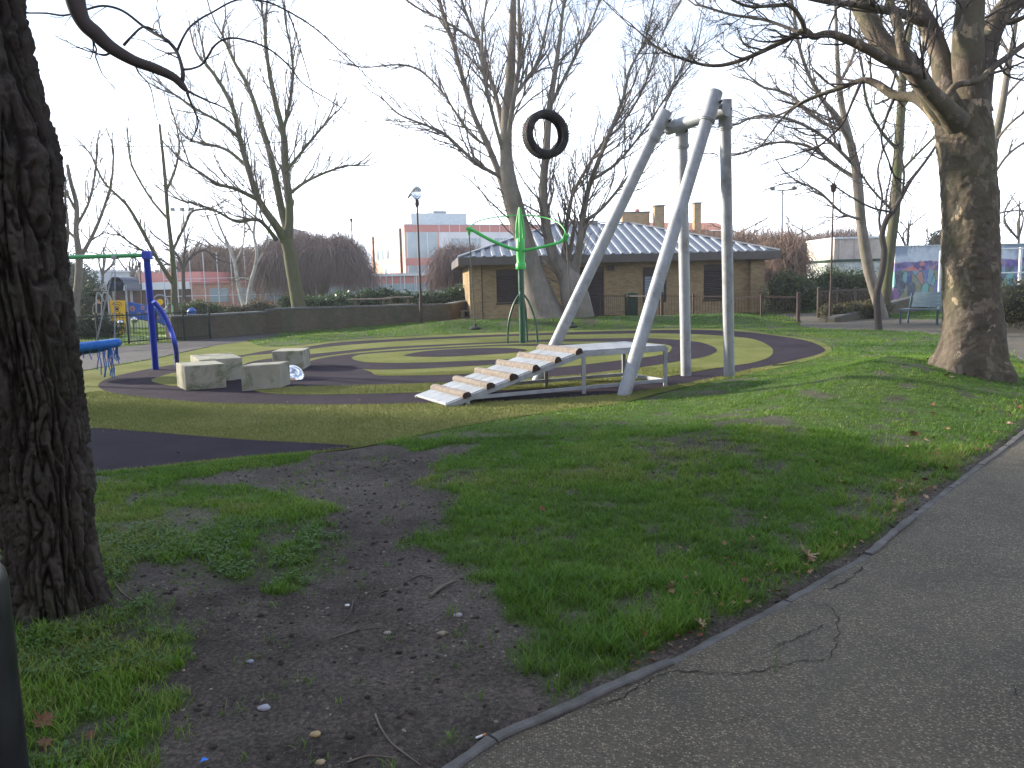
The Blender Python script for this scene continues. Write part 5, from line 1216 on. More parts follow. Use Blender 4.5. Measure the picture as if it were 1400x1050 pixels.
tree('bare_tree', 'straight bare tree with green tinged bark, right one of the pair in the planting bed', 29.2,
  [(1206, 432, 16), (1210, 405, 15), (1217, 340, 14), (1224, 280, 13), (1228, 210, 12), (1232, 152, 11), (1235, 95, 9), (1243, 46, 7), (1250, 0, 5)],
  [[(1228, 205, 5), (1205, 180, 4, -.5), (1185, 140, 3.5, -.8), (1180, 100, 3, -1)], [(1232, 150, 5), (1256, 110, 4, .4), (1262, 60, 3, .6), (1265, 20, 3, .8)], [(1234, 120, 5), (1215, 80, 4, .3), (1205, 30, 3, .5)], [(1226, 240, 4), (1250, 215, 3.5, .5), (1275, 190, 3, .8)], [(1222, 290, 4), (1195, 262, 3, -.6), (1175, 235, 2.5, -.9)]],
  mt=MB_GREEN, density=3.6, klen=1.3, maxl=3, kids=3, sides=16, lump=.25, seed=25, nmin=.0042)
tree('young_tree', 'thin twisted young tree standing in the lawn in front of the planting bed', 22.3,
  [(1201.5, 453, 10), (1200, 430, 9), (1199, 403, 8.5), (1206, 371, 8.5), (1209, 343, 8), (1206, 322, 7.5), (1212, 300, 7), (1222, 288, 6.5), (1233, 268, 6), (1244, 248, 5, .1), (1258, 230, 4, .2), (1274, 208, 3.5, .3), (1288, 185, 2.5, .4)],
  [[(1206, 325, 4), (1202, 300, 3.5, .2), (1206, 270, 3, .3), (1200, 235, 2.5, .4), (1206, 210, 2, .5)], [(1233, 268, 3.5), (1236, 235, 3, -.2), (1228, 200, 2.5, -.3)], [(1222, 290, 3.5), (1195, 285, 3, -.3), (1165, 270, 2.5, -.6), (1142, 255, 2, -.8)], [(1212, 300, 2.5), (1212, 270, 2, .5), (1220, 230, 2, .6)]],
  mt=MB_DARK, mtw=MB_DARK, density=3.2, klen=1.0, maxl=2, kids=3, seed=27, wig=.25, nmin=.004, sides=12)
tree('bare_tree', 'pale bare tree rising just to the right behind the big trunk', 19.5,
  [(1340, 425, 17), (1345, 330, 13), (1352, 244, 11), (1358, 205, 10), (1369, 152, 9), (1376, 107, 8), (1381, 76, 7), (1388, 38, 5), (1392, -10, 4)],
  [[(1352, 250, 4), (1375, 215, 3.5, .3), (1400, 195, 3, .5), (1425, 180, 2, .6)], [(1360, 195, 4), (1380, 170, 3.5, -.3), (1405, 150, 3, -.4)], [(1372, 135, 4), (1395, 110, 3, .3), (1420, 90, 2.5, .4)], [(1381, 76, 4), (1362, 40, 3, .3), (1350, 0, 2, .4)], [(1346, 300, 3), (1372, 290, 2.5, .2), (1398, 288, 2, .3)]],
  mt=MB_GREY, density=3.6, klen=1.1, maxl=3, kids=3, seed=29, nmin=.003)

# ---- big plane tree on the right mound, flaking bark, heavy limbs
def ring_trunk(P, Rr, gz, o, n, m_, disp, name='trunk', rows=260, mat_attr=None, sink=.25):
    P = np.vstack([[P[0][0], P[0][1], gz - sink], P]); Rr = np.r_[Rr[0], Rr]
    cum = np.r_[0, np.cumsum(np.linalg.norm(np.diff(P, axis=0), axis=1))]; s = np.linspace(0, cum[-1], rows)
    C = np.stack([np.interp(s, cum, P[:, k]) for k in range(3)], -1); r = np.interp(s, cum, Rr)
    k = np.ones(9) / 9
    for _ in range(2):
        pad = np.pad(C, ((4, 4), (0, 0)), 'edge'); C = np.stack([np.convolve(pad[:, j], k, 'valid') for j in range(3)], -1); r = np.convolve(np.pad(r, 4, 'edge'), k, 'valid')
    th = np.arange(n) * 2 * np.pi / n; TH, S = np.meshgrid(th, s); Rm = np.repeat(r[:, None], n, 1)
    d, at_ = disp(TH, S - sink, Rm)
    X = C[:, 0][:, None] + (Rm + d) * np.cos(TH); Y = C[:, 1][:, None] + (Rm + d) * np.sin(TH); Zz = np.repeat(C[:, 2][:, None], n, 1)
    idx = np.arange(rows * n).reshape(rows, n); nx = np.roll(idx, -1, 1)
    return np_mesh(name, np.stack([X, Y, Zz], -1).reshape(-1, 3), np.stack([idx[:-1], nx[:-1], nx[1:], idx[1:]], -1).reshape(-1, 4), m_, o, True, attr=at_)
def cyc(TH, S, k, sz, o=4, s=0, g=.5):      # seamless noise round a trunk
    a = fbm(TH / (2 * np.pi) * k, S * sz, o, s, g); b = fbm((TH - 2 * np.pi) / (2 * np.pi) * k + 0, S * sz, o, s, g); w = sstep(5.2, 6.283, TH); return a * (1 - w) + b * w
def plane_disp(TH, S, Rm):
    fl = np.exp(-np.maximum(S, 0) / .28)
    d = .30 * Rm * fl * (.55 + .9 * np.maximum(0, np.sin(TH * 5 + 1.3 * np.sin(TH * 2)))) + .10 * Rm * np.exp(-np.maximum(S, 0) / .9)
    d = d + .05 * (cyc(TH, S, 5, 1.6, 3, 3) - .5) + .050 * (cyc(TH, S, 16, 5, 3, 8) - .5) + .030 * (cyc(TH, S, 42, 16, 4, 9, .6) - .5)
    return d, None
PY = 11.3; pg = None
def plane_trunk(P, Rr, gz, o): ring_trunk(P, Rr, gz, o, 150, MB_PLANE, plane_disp, rows=330)
tree('plane_tree', 'massive plane tree with flaking mottled bark and heavy limbs on the right mound', PY,
  [(1325, 492, 76), (1328, 470, 72), (1329, 430, 69), (1328, 380, 69), (1327, 330, 68), (1325, 280, 68), (1322, 230, 67), (1319, 190, 68), (1316, 160, 67), (1314, 140, 60)],
  [[(1328, 158, 52), (1324, 110, 40), (1323, 57, 38), (1327, 0, 34), (1332, -60, 28), (1335, -140, 18)],
   [(1303, 158, 40), (1293, 115, 30, .2), (1285, 76, 26, .3), (1270, 38, 24, .4), (1250, 0, 22, .5), (1235, -50, 16, .6), (1225, -110, 10, .7)],
   [(1332, 150, 40), (1342, 98, 30, .2), (1353, 50, 28, .4), (1369, 19, 27, .5), (1391, -5, 24, .7), (1425, -30, 18, .9), (1460, -60, 12, 1)],
   [(1304, 168, 30), (1284, 152, 24, -.1), (1262, 116, 25, -.15), (1240, 84, 26, -.1), (1205, 57, 25, .1), (1182, 19, 24, .3), (1165, -20, 20, .5), (1145, -80, 12, .7)],
   [(1308, 168, 34, -.3), (1292, 148, 26, -.5), (1262, 116, 20, -.7), (1243, 88, 17, -.8), (1232, 60, 13, -.8), (1228, 34, 12, -.7), (1216, 0, 10, -.5), (1212, -40, 6, -.4)],
   [(1290, 170, 22, .1), (1272, 148, 18, .2), (1250, 133, 14, .4), (1224, 131, 12, .6), (1197, 114, 10, .8), (1178, 110, 8, .9), (1150, 120, 6, 1.1), (1110, 134, 5, 1.3), (1080, 150, 3.5, 1.5)],
   ([(1243, 95, 14, -.8), (1212, 82, 13, -.9), (1182, 65, 12, -1), (1148, 50, 11, -1.1), (1129, 46, 9, -1.1), (1112, 50, 9, -1.1), (1098, 42, 8, -1.1), (1068, 58, 6.5, -1), (1014, 82, 5.5, -.9), (976, 90, 4.5, -.8), (938, 82, 3.5, -.7), (900, 66, 3, -.6), (870, 40, 2, -.5)], dict(klen=.62, density=7, t0=.1, maxl=3)),
   ([(1100, 44, 8, -1.1), (1096, 28, 7, -1.2), (1080, 8, 6, -1.3), (1055, 8, 5, -1.4), (1020, 8, 4, -1.5), (985, -10, 3, -1.6)], dict(klen=.6, density=6)),
   ([(1100, 48, 6, -1.1), (1072, 36, 4.5, -.8), (1040, 26, 4, -.6), (1000, 20, 3.5, -.4), (960, 8, 3, -.2)], dict(klen=.6, density=6)),
   [(1262, 30, 14, .4), (1235, 19, 12, 0), (1200, 12, 9, -.2), (1167, 6, 8, -.4), (1130, 2, 7, -.6), (1090, -6, 5, -.8)],
   [(1290, 138, 10, -.45), (1300, 124, 10, -.5), (1311, 115, 9, -.5), (1338, 110, 9, -.4), (1357, 93, 9, -.2), (1380, 76, 8, 0), (1400, 61, 7, .2), (1430, 40, 5, .3)],
   [(1178, 110, 5, .9), (1165, 140, 3.5, .8), (1150, 172, 3, .8), (1120, 200, 2.5, .9)],
   [(1362, 30, 9, .5), (1385, 30, 7, .3), (1415, 15, 5, .2)],
   [(1224, 131, 5, .6), (1212, 160, 4, .5), (1205, 190, 3, .4), (1215, 220, 2.5, .4)]],
  mt=MB_PLANE, mtw=MB_DARK, density=5.6, klen=1.0, maxl=3, kids=4, seed=31, nmin=.0026, trunkfn=plane_trunk, tmin=.3, wig=.16)

# ---- big dark furrowed trunk close on the left, and its low hanging branch
def furrow_disp(TH, S, Rm):
    wob = (cyc(TH, S, 4, 1.0, 3, 21) - .5) * .55 + (cyc(TH, S, 14, 6.0, 2, 22) - .5) * .12
    u = (TH + wob) % (2 * np.pi)
    n1 = np.abs(cyc(u, S, 34, 2.0, 3, 24) - .5); n2 = np.abs(cyc(u, S + 40, 24, 4.6, 3, 29) - .5); n3 = np.abs(cyc(u, S, 40, 13.0, 3, 25) - .5)
    ridge = np.minimum(sstep(.0, .13, n1), sstep(.0, .10, n2) * .8 + .2); ridge = ridge * (.72 + .28 * sstep(0, .07, n3))
    d = .042 * (ridge - .65) + .05 * (cyc(TH, S, 4, 1.4, 3, 26) - .5) + .026 * (cyc(TH, S, 56, 20, 4, 27, .65) - .5) + .010 * (cyc(TH, S, 110, 60, 2, 28) - .5) + .05 * np.exp(-np.maximum(S, 0) / .18) * (.5 + .8 * np.maximum(0, np.sin(3 * TH + 1)))
    return d, {'furrow': np.clip(ridge, 0, 1).ravel()}
ng = G(66, 852); NY = ng.y + .22
def near_trunk(P, Rr, gz, o): ring_trunk(P, Rr, gz, o, 250, MB_FURR, furrow_disp, rows=500, sink=.2)
tree('furrowed_tree', 'close dark tree trunk with deeply furrowed bark at the left edge', NY,
  [(76, 835, 104), (70, 760, 108), (62, 680, 112), (50, 580, 112), (40, 500, 118), (26, 420, 120), (14, 350, 124), (10, 280, 124), (2, 220, 134), (-14, 150, 128), (-34, 80, 128), (-50, 0, 130), (-70, -90, 125), (-82, -160, 110)],
  [([(-70, -110, 60, 0), (0, -140, 42, .1), (60, -90, 32, .2), (96, -35, 27, .3), (104, 5, 24, .3), (114, 30, 20, .3), (131, 46, 20, .3), (152, 65, 17, .3), (183, 83, 14, .3), (213, 94, 13, .3), (238, 106, 11, .3), (250, 118, 9, .3), (255, 124, 5, .3)], dict(density=.0001)),
   ([(249, 112, 6, .3), (250, 100, 6, .3), (246, 82, 5, .35), (240, 68, 5, .4), (228, 55, 4.2, .4), (212, 46, 4, .45), (196, 36, 3.6, .5), (168, 15, 3, .5), (141, 8, 3, .5), (115, 14, 3, .5), (88, 21, 2.6, .5), (62, 18, 2.3, .5), (23, 18, 2, .5)], dict(klen=.22, density=10, maxl=2)),
   ([(242, 70, 4, .4), (250, 52, 3.2, .4), (259, 38, 3, .45), (272, 27, 2.8, .5), (290, 17, 2.6, .5), (324, 0, 2.4, .5), (362, 2, 2.3, .55), (393, 15, 2.2, .6), (427, 36, 2, .6), (457, 62, 1.7, .6), (485, 88, 1.4, .6), (503, 106, 1.1, .6)], dict(klen=.42, density=9, maxl=2, droop=.2)),
   ([(250, 95, 4, .3), (262, 94, 3.2, .35), (276, 88, 3, .4), (286, 74, 3, .4), (292, 64, 3, .4), (306, 54, 2.8, .4), (328, 53, 2.7, .4), (366, 66, 2.6, .4), (396, 91, 2.3, .4), (410, 110, 2, .4), (425, 122, 1.8, .4), (457, 141, 1.5, .4), (491, 164, 1.1, .4)], dict(klen=.36, density=9, maxl=2, droop=.25)),
   ([(393, 15, 2, .6), (402, 38, 1.8, .6), (411, 68, 1.6, .6), (420, 98, 1.4, .6), (430, 138, 1, .6)], dict(klen=.25, density=8, maxl=1)),
   ([(169, 62, 4, .3), (178, 52, 3.4, .3), (190, 40, 3, .35), (198, 36, 2.6, .4)], dict(klen=.12, density=8, maxl=1)),
   ([(125, 40, 7, .3), (126, 50, 5, .3), (127, 56, 3, .3)], dict(density=.001)),
   ([(183, 84, 2.5, .3), (190, 100, 2, .3), (205, 118, 1.6, .3), (212, 150, 1.2, .3)], dict(klen=.2, density=8, maxl=1)),
   ([(158, 68, 2.5, .3), (145, 75, 3.4, .3), (135, 74, 2.4, .3)], dict(klen=.1, density=8, maxl=1))],
  mt=MB_FURR, ml=MB_DARK, mtw=MB_DARK, density=6, klen=.3, maxl=2, kids=3, seed=33, nmin=.0011, trunkfn=near_trunk, wig=.2, grav=.0)

# ---- weeping brown masses: many hanging withies on a few limbs
def willow(name, label, px0, px1, ytop, ybot, y, dep, n, m_, seed, cat='tree', up=False, thick=.0085):
    r_ = np.random.RandomState(seed); a = at(px0, ybot, y); b = at(px1, ybot, y); zt = at((px0 + px1) / 2, ytop, y).z; zb = max(at((px0 + px1) / 2, ybot, y).z, .3)
    cx = (a.x + b.x) / 2; w = (b.x - a.x) / 2; o = thing(name, (cx, y + dep / 2, 0), label, cat)
    wd = Twigs()
    for k in range(7):
        aa = k * .9 + r_.uniform(0, .5); e = np.array([cx + w * .6 * math.cos(aa), y + dep / 2 + dep * .35 * math.sin(aa), zt * .72]); s = np.array([cx + .3 * math.cos(aa), y + dep / 2 + .3 * math.sin(aa), -.1])
        wd.tube([s, s * .6 + e * .4 + [0, 0, .5], e], [.2, .12, .04], 6)
    wd.build('trunk', MB_GREY, o)
    u1 = r_.uniform(-1, 1, n); u2 = r_.uniform(-1, 1, n)
    env = np.maximum(0, 1 - np.abs(u1) ** 7.0) ** .35 * (1 - .25 * u2 ** 2); bmp = .70 + .46 * fbm(u1 * 9 + seed, u2 * 3.0, 4, seed)
    top = zb + (zt - zb) * env * bmp * r_.uniform(.35, 1.0, n) ** .5; l = (zt - zb) * r_.uniform(.25, .6, n)
    x = cx + u1 * w; yy = y + dep / 2 + u2 * dep / 2; ns = 4
    upm = np.full(n, True) if up else (r_.uniform(0, 1, n) < .38); um = upm[:, None]
    pU = np.stack([x, yy, np.maximum(.1, (top - l * .8) if up else top * r_.uniform(.55, 1.0, n))], -1); dU = np.stack([r_.normal(0, .45, n), r_.normal(0, .45, n), np.ones(n)], -1)
    pD = np.stack([x - .2 * u1, yy, top], -1); dD = np.stack([r_.normal(0, .6, n), u2 * .4, r_.uniform(-.1, .6, n)], -1)
    p = np.where(um, pU, pD); d = np.where(um, dU, dD); l = np.where(upm & (not up), l * .55, l)
    pts = [p]
    for i in range(ns):
        d = d + np.where(um, r_.normal(0, .28, (n, 3)), np.stack([r_.normal(0, .22, n), r_.normal(0, .22, n), r_.uniform(-1.0, -.3, n)], -1)); d /= np.linalg.norm(d, axis=1)[:, None]
        pts.append(pts[-1] + d * (l / ns)[:, None])
    ok = pts[-1][:, 2] > .25; rows = []
    sdv = r_.normal(0, 1, (n, 3)); sdv[:, 2] *= .2; sdv /= np.linalg.norm(sdv, axis=1)[:, None]
    for i, q_ in enumerate(pts):
        wd_ = sdv * (thick * 1.7 * (1 - .7 * i / ns)); rows += [q_[ok] - wd_[ok], q_[ok] + wd_[ok]]
    N_ = int(ok.sum()); nv = 2 * (ns + 1); V = np.stack(rows, 1).reshape(-1, 3); base = np.arange(N_) * nv
    np_mesh('crown', V, np.vstack([np.stack([base + 2 * i, base + 2 * i + 1, base + 2 * i + 3, base + 2 * i + 2], -1) for i in range(ns)]), m_, o, kind='stuff')
willow('weeping_tree', 'dense purple brown weeping tree mass behind the tall wall tree', 340, 492, 312, 408, 52, 5.5, 24000, MB_WILL, 41)
willow('weeping_tree', 'lower brown weeping tree behind the birches, left of the dense purple mass', 228, 362, 328, 396, 66, 6, 13000, MB_WILL2, 42, thick=.011)
willow('weeping_tree', 'purple brown weeping tree between the school front and the pavilion', 588, 662, 330, 404, 45, 4.5, 10000, MB_WILL, 43)
willow('bare_thicket', 'wide reddish brown bare thicket behind the right end of the pavilion', 930, 1150, 300, 402, 56, 7, 19000, MB_WILL2, 44, 'thicket', up=True, thick=.011)
willow('bare_thicket', 'brown bare twiggy thicket climbing over the shrubs right of the pavilion', 1050, 1112, 312, 405, 42, 4, 4500, MB_WILL2, 45, 'thicket', thick=.008)
willow('bare_thicket', 'dark bare twiggy trees behind the pale stacked cabins', 1120, 1215, 300, 372, 62, 6, 4500, MB_WILL, 46, 'thicket', up=True, thick=.014)
willow('bare_thicket', 'grey brown bare tree belt behind the far left low building', 112, 262, 362, 402, 92, 8, 5000, MB_WILL, 47, 'thicket', up=True, thick=.022)
# ---- small bare trees beyond the mural wall and elsewhere in the far distance
def bgtree(px, ytop, ybase, y, seed, label, sc=1.0, m_=None):
    x0 = px; h = ybase - ytop; r0 = random.Random(seed)
    limbs = [[(x0, ybase - h * .45, 3 * sc), (x0 + r0.uniform(-.25, .25) * h, ybase - h * .7, 2 * sc, r0.uniform(-1, 1)), (x0 + r0.uniform(-.4, .4) * h, ytop + h * r0.uniform(0, .15), 1.2 * sc, r0.uniform(-1, 1))] for _ in range(4)]
    tree('bare_tree', label, y, [(x0, ybase, 4.5 * sc), (x0, ybase - h * .25, 4 * sc), (x0 + 1, ybase - h * .5, 3 * sc), (x0 + 2, ytop + h * .1, 1.3 * sc)], limbs, mt=m_ or MB_DARK, mtw=m_ or MB_DARK, density=1.6 * 30 / y * 2, klen=h * y / FPX * .24, maxl=2, kids=4, seed=seed, nmin=.0055 * y / 40, sides=8)
bgtree(1240, 292, 380, 48, 51, 'small pale bare tree rising above the left end of the mural wall')
bgtree(1288, 305, 380, 52, 52, 'small bare tree above the mural wall just left of the big trunk', .8)
bgtree(1392, 262, 380, 50, 53, 'bare tree beyond the blue wall at the right edge')
bgtree(140, 330, 412, 66, 54, 'bare tree beyond the toddler play tower', 1.0)
bgtree(180, 335, 412, 74, 55, 'bare tree between the play tower and the slender forked tree', 1.0)
bgtree(285, 325, 408, 70, 56, 'bare tree behind the small red building')
bgtree(58, 250, 412, 44, 57, 'bare tree mostly hidden by the big dark trunk', 1.2)
bgtree(476, 345, 402, 100, 58, 'faint bare tree just left of the school', 1.0, MB_WILL)
bgtree(1015, 300, 385, 70, 59, 'bare tree standing out above the wide thicket', 1.0)
bgtree(1095, 298, 385, 66, 60, 'bare tree above the thicket left of the slim lamp post', 1.0)
bgtree(1330, 300, 380, 60, 61, 'bare tree hidden behind the big plane trunk', 1.0)
# evergreens beyond
# ================================================================ SHRUBS, HEDGES
def leafmat(name, a, b, rough=.45, trans=.25):
    t = NT(name); at_ = t.n('ShaderNodeAttribute', attribute_name='tint').outputs['Fac']
    c = t.ramp(at_, [(.0, b), (1.0, a)]); t.fin(c, rough, spec=.35)
    tr = t.n('ShaderNodeBsdfTranslucent'); t.l(c, tr.inputs['Color']); mx_ = t.n('ShaderNodeMixShader'); mx_.inputs[0].default_value = trans
    t.l(t.p.outputs[0], mx_.inputs[1]); t.l(tr.outputs[0], mx_.inputs[2]); t.l(mx_.outputs[0], t.o.inputs['Surface']); return t.m
ML_LAUR = leafmat('laurel_leaf', (.085, .135, .05), (.018, .04, .018), .28)
ML_SHR = leafmat('shrub_leaf', (.085, .12, .035), (.025, .042, .016), .6)
ML_OLIV = leafmat('olive_brown_leaf', (.11, .10, .045), (.035, .035, .018), .8)
ML_DARK = leafmat('dark_evergreen_leaf', (.035, .06, .025), (.010, .020, .010), .6)
M_CORE = mat('shrub_inner_shade', (.022, .024, .014), (.012, .014, .008), .95)  # near-black, the shade inside a shrub put into the colour
def shrub(name, label, blobs, n, leaf, m_, seed, cat='shrub', core=True, group=None):
    """blobs: list of (x, y, z, rx, ry, rz)"""
    r_ = np.random.RandomState(seed); B = np.array(blobs, float); o = thing(name, (B[:, 0].mean(), B[:, 1].mean(), 0), label, cat, group)
    vol = B[:, 3] * B[:, 4] + B[:, 3] * B[:, 5]; k = r_.choice(len(B), n, p=vol / vol.sum()); b = B[k]
    d = r_.normal(0, 1, (n, 3)); d /= np.linalg.norm(d, axis=1)[:, None]; rr_ = r_.uniform(.62, 1.05, n)
    nz = fbm(d[:, 0] * 3 + k * 3.1, d[:, 2] * 3 + d[:, 1] * 2, 3, seed); rr_ = rr_ * (.78 + .45 * nz)
    C = b[:, :3] + d * b[:, 3:] * rr_[:, None]; C = C[C[:, 2] > .02]; n = len(C); d = d[:n]
    a = r_.normal(0, 1, (n, 3)); a /= np.linalg.norm(a, axis=1)[:, None]; c = np.cross(a, r_.normal(0, 1, (n, 3))); c /= np.linalg.norm(c, axis=1)[:, None]
    s = leaf * r_.uniform(.6, 1.3, n)[:, None]
    V = np.stack([C - a * s, C + c * s * .42, C + a * s, C - c * s * .42], 1).reshape(-1, 3)
    V[:, 2] = np.maximum(V[:, 2], .005)
    tint = np.repeat(np.clip(r_.uniform(0, 1, n) * .8 + .25 * r_.uniform(0, 1, n), 0, 1), 4)
    np_mesh('leaves', V, np.arange(n * 4).reshape(n, 4), m_, o, attr={'tint': tint}, kind='stuff')
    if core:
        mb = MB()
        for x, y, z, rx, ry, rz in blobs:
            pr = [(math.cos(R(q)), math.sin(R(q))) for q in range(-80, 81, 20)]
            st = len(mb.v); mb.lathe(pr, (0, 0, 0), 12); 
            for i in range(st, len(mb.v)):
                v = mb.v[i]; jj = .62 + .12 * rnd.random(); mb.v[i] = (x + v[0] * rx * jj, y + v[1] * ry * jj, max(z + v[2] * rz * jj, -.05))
        mb.build('dark_core', M_CORE, o, 60)  # solid dark filling that stands for the shade between the leaves
    return o
def row(px0, px1, y0, y1, h, n, rr_, seed):
    r_ = random.Random(seed); out = []
    for i in range(n):
        f = (i + .5) / n; px = px0 + (px1 - px0) * f; y = y0 + (y1 - y0) * f; p = at(px, 400, y); hh = h * r_.uniform(.8, 1.12)
        out.append((p.x, y + r_.uniform(-.2, .2), hh * .5, rr_ * r_.uniform(.9, 1.3), rr_ * .8, hh * .55))
    return out
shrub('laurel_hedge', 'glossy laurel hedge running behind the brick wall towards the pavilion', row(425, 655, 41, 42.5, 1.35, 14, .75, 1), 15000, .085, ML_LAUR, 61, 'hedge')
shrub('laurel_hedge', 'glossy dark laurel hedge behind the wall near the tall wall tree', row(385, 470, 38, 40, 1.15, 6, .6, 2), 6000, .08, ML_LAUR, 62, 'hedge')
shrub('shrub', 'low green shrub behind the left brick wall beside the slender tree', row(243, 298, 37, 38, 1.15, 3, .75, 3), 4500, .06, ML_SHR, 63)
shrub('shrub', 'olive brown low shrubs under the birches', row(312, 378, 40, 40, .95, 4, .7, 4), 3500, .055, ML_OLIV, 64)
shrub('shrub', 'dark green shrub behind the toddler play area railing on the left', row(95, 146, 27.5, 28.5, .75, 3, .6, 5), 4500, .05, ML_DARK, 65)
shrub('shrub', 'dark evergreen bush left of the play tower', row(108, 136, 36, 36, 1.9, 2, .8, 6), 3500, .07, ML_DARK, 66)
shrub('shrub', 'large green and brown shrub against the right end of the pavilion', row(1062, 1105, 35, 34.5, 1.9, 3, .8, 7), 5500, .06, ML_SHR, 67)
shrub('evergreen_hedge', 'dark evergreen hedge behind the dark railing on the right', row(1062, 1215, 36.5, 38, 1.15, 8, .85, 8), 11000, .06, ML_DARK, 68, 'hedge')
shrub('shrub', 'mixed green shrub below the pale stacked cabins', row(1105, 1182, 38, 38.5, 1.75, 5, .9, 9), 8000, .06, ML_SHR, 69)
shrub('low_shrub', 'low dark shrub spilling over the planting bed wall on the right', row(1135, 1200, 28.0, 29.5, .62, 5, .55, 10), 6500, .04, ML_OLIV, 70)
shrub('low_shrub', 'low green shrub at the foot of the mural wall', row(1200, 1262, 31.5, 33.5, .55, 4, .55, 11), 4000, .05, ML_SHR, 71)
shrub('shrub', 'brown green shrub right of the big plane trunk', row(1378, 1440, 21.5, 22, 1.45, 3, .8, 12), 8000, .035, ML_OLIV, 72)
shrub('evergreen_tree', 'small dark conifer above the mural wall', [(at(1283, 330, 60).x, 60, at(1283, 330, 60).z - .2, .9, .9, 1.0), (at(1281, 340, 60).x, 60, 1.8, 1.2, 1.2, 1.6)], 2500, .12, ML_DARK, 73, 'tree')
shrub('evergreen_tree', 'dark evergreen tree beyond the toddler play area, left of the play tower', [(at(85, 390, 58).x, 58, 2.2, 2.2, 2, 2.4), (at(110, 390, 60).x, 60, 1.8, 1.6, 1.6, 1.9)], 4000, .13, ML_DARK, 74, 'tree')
# a wood along the skyline, one mass
def far_wood(name, a0, a1, dist, h, seed, m_):
    r_ = np.random.RandomState(seed); n = int((a1 - a0) * dist * 14); az = r_.uniform(a0, a1, n); dd = dist * r_.uniform(.95, 1.1, n)
    top = h * (.55 + .75 * fbm(az * 16, dd * 0 + 3, 4, seed)); z0 = r_.uniform(0, 1, n) * top; l = r_.uniform(.7, 2.0, n)
    x = np.sin(az) * dd; y = np.cos(az) * dd; w = r_.uniform(.05, .16, n); ang = r_.normal(0, .5, n)
    C = np.stack([x, y, z0], -1); U = np.stack([np.sin(ang), 0 * ang, np.cos(ang)], -1) * l[:, None]; Wd = np.stack([np.cos(ang), r_.normal(0, .5, n), -np.sin(ang)], -1) * w[:, None]
    V = np.stack([C - Wd, C + Wd, C + U], 1).reshape(-1, 3)
    return np_mesh(name, V, np.arange(n * 3).reshape(n, 3), m_, kind='stuff')
far_wood('distant_woodland', -1.3, -.18, 165, 8.5, 81, MB_WILL)
far_wood('distant_woodland', -.2, 1.3, 170, 6.5, 82, MB_WILL)
far_wood('distant_woodland', -1.2, 1.2, 240, 7.5, 83, MB_WILL)
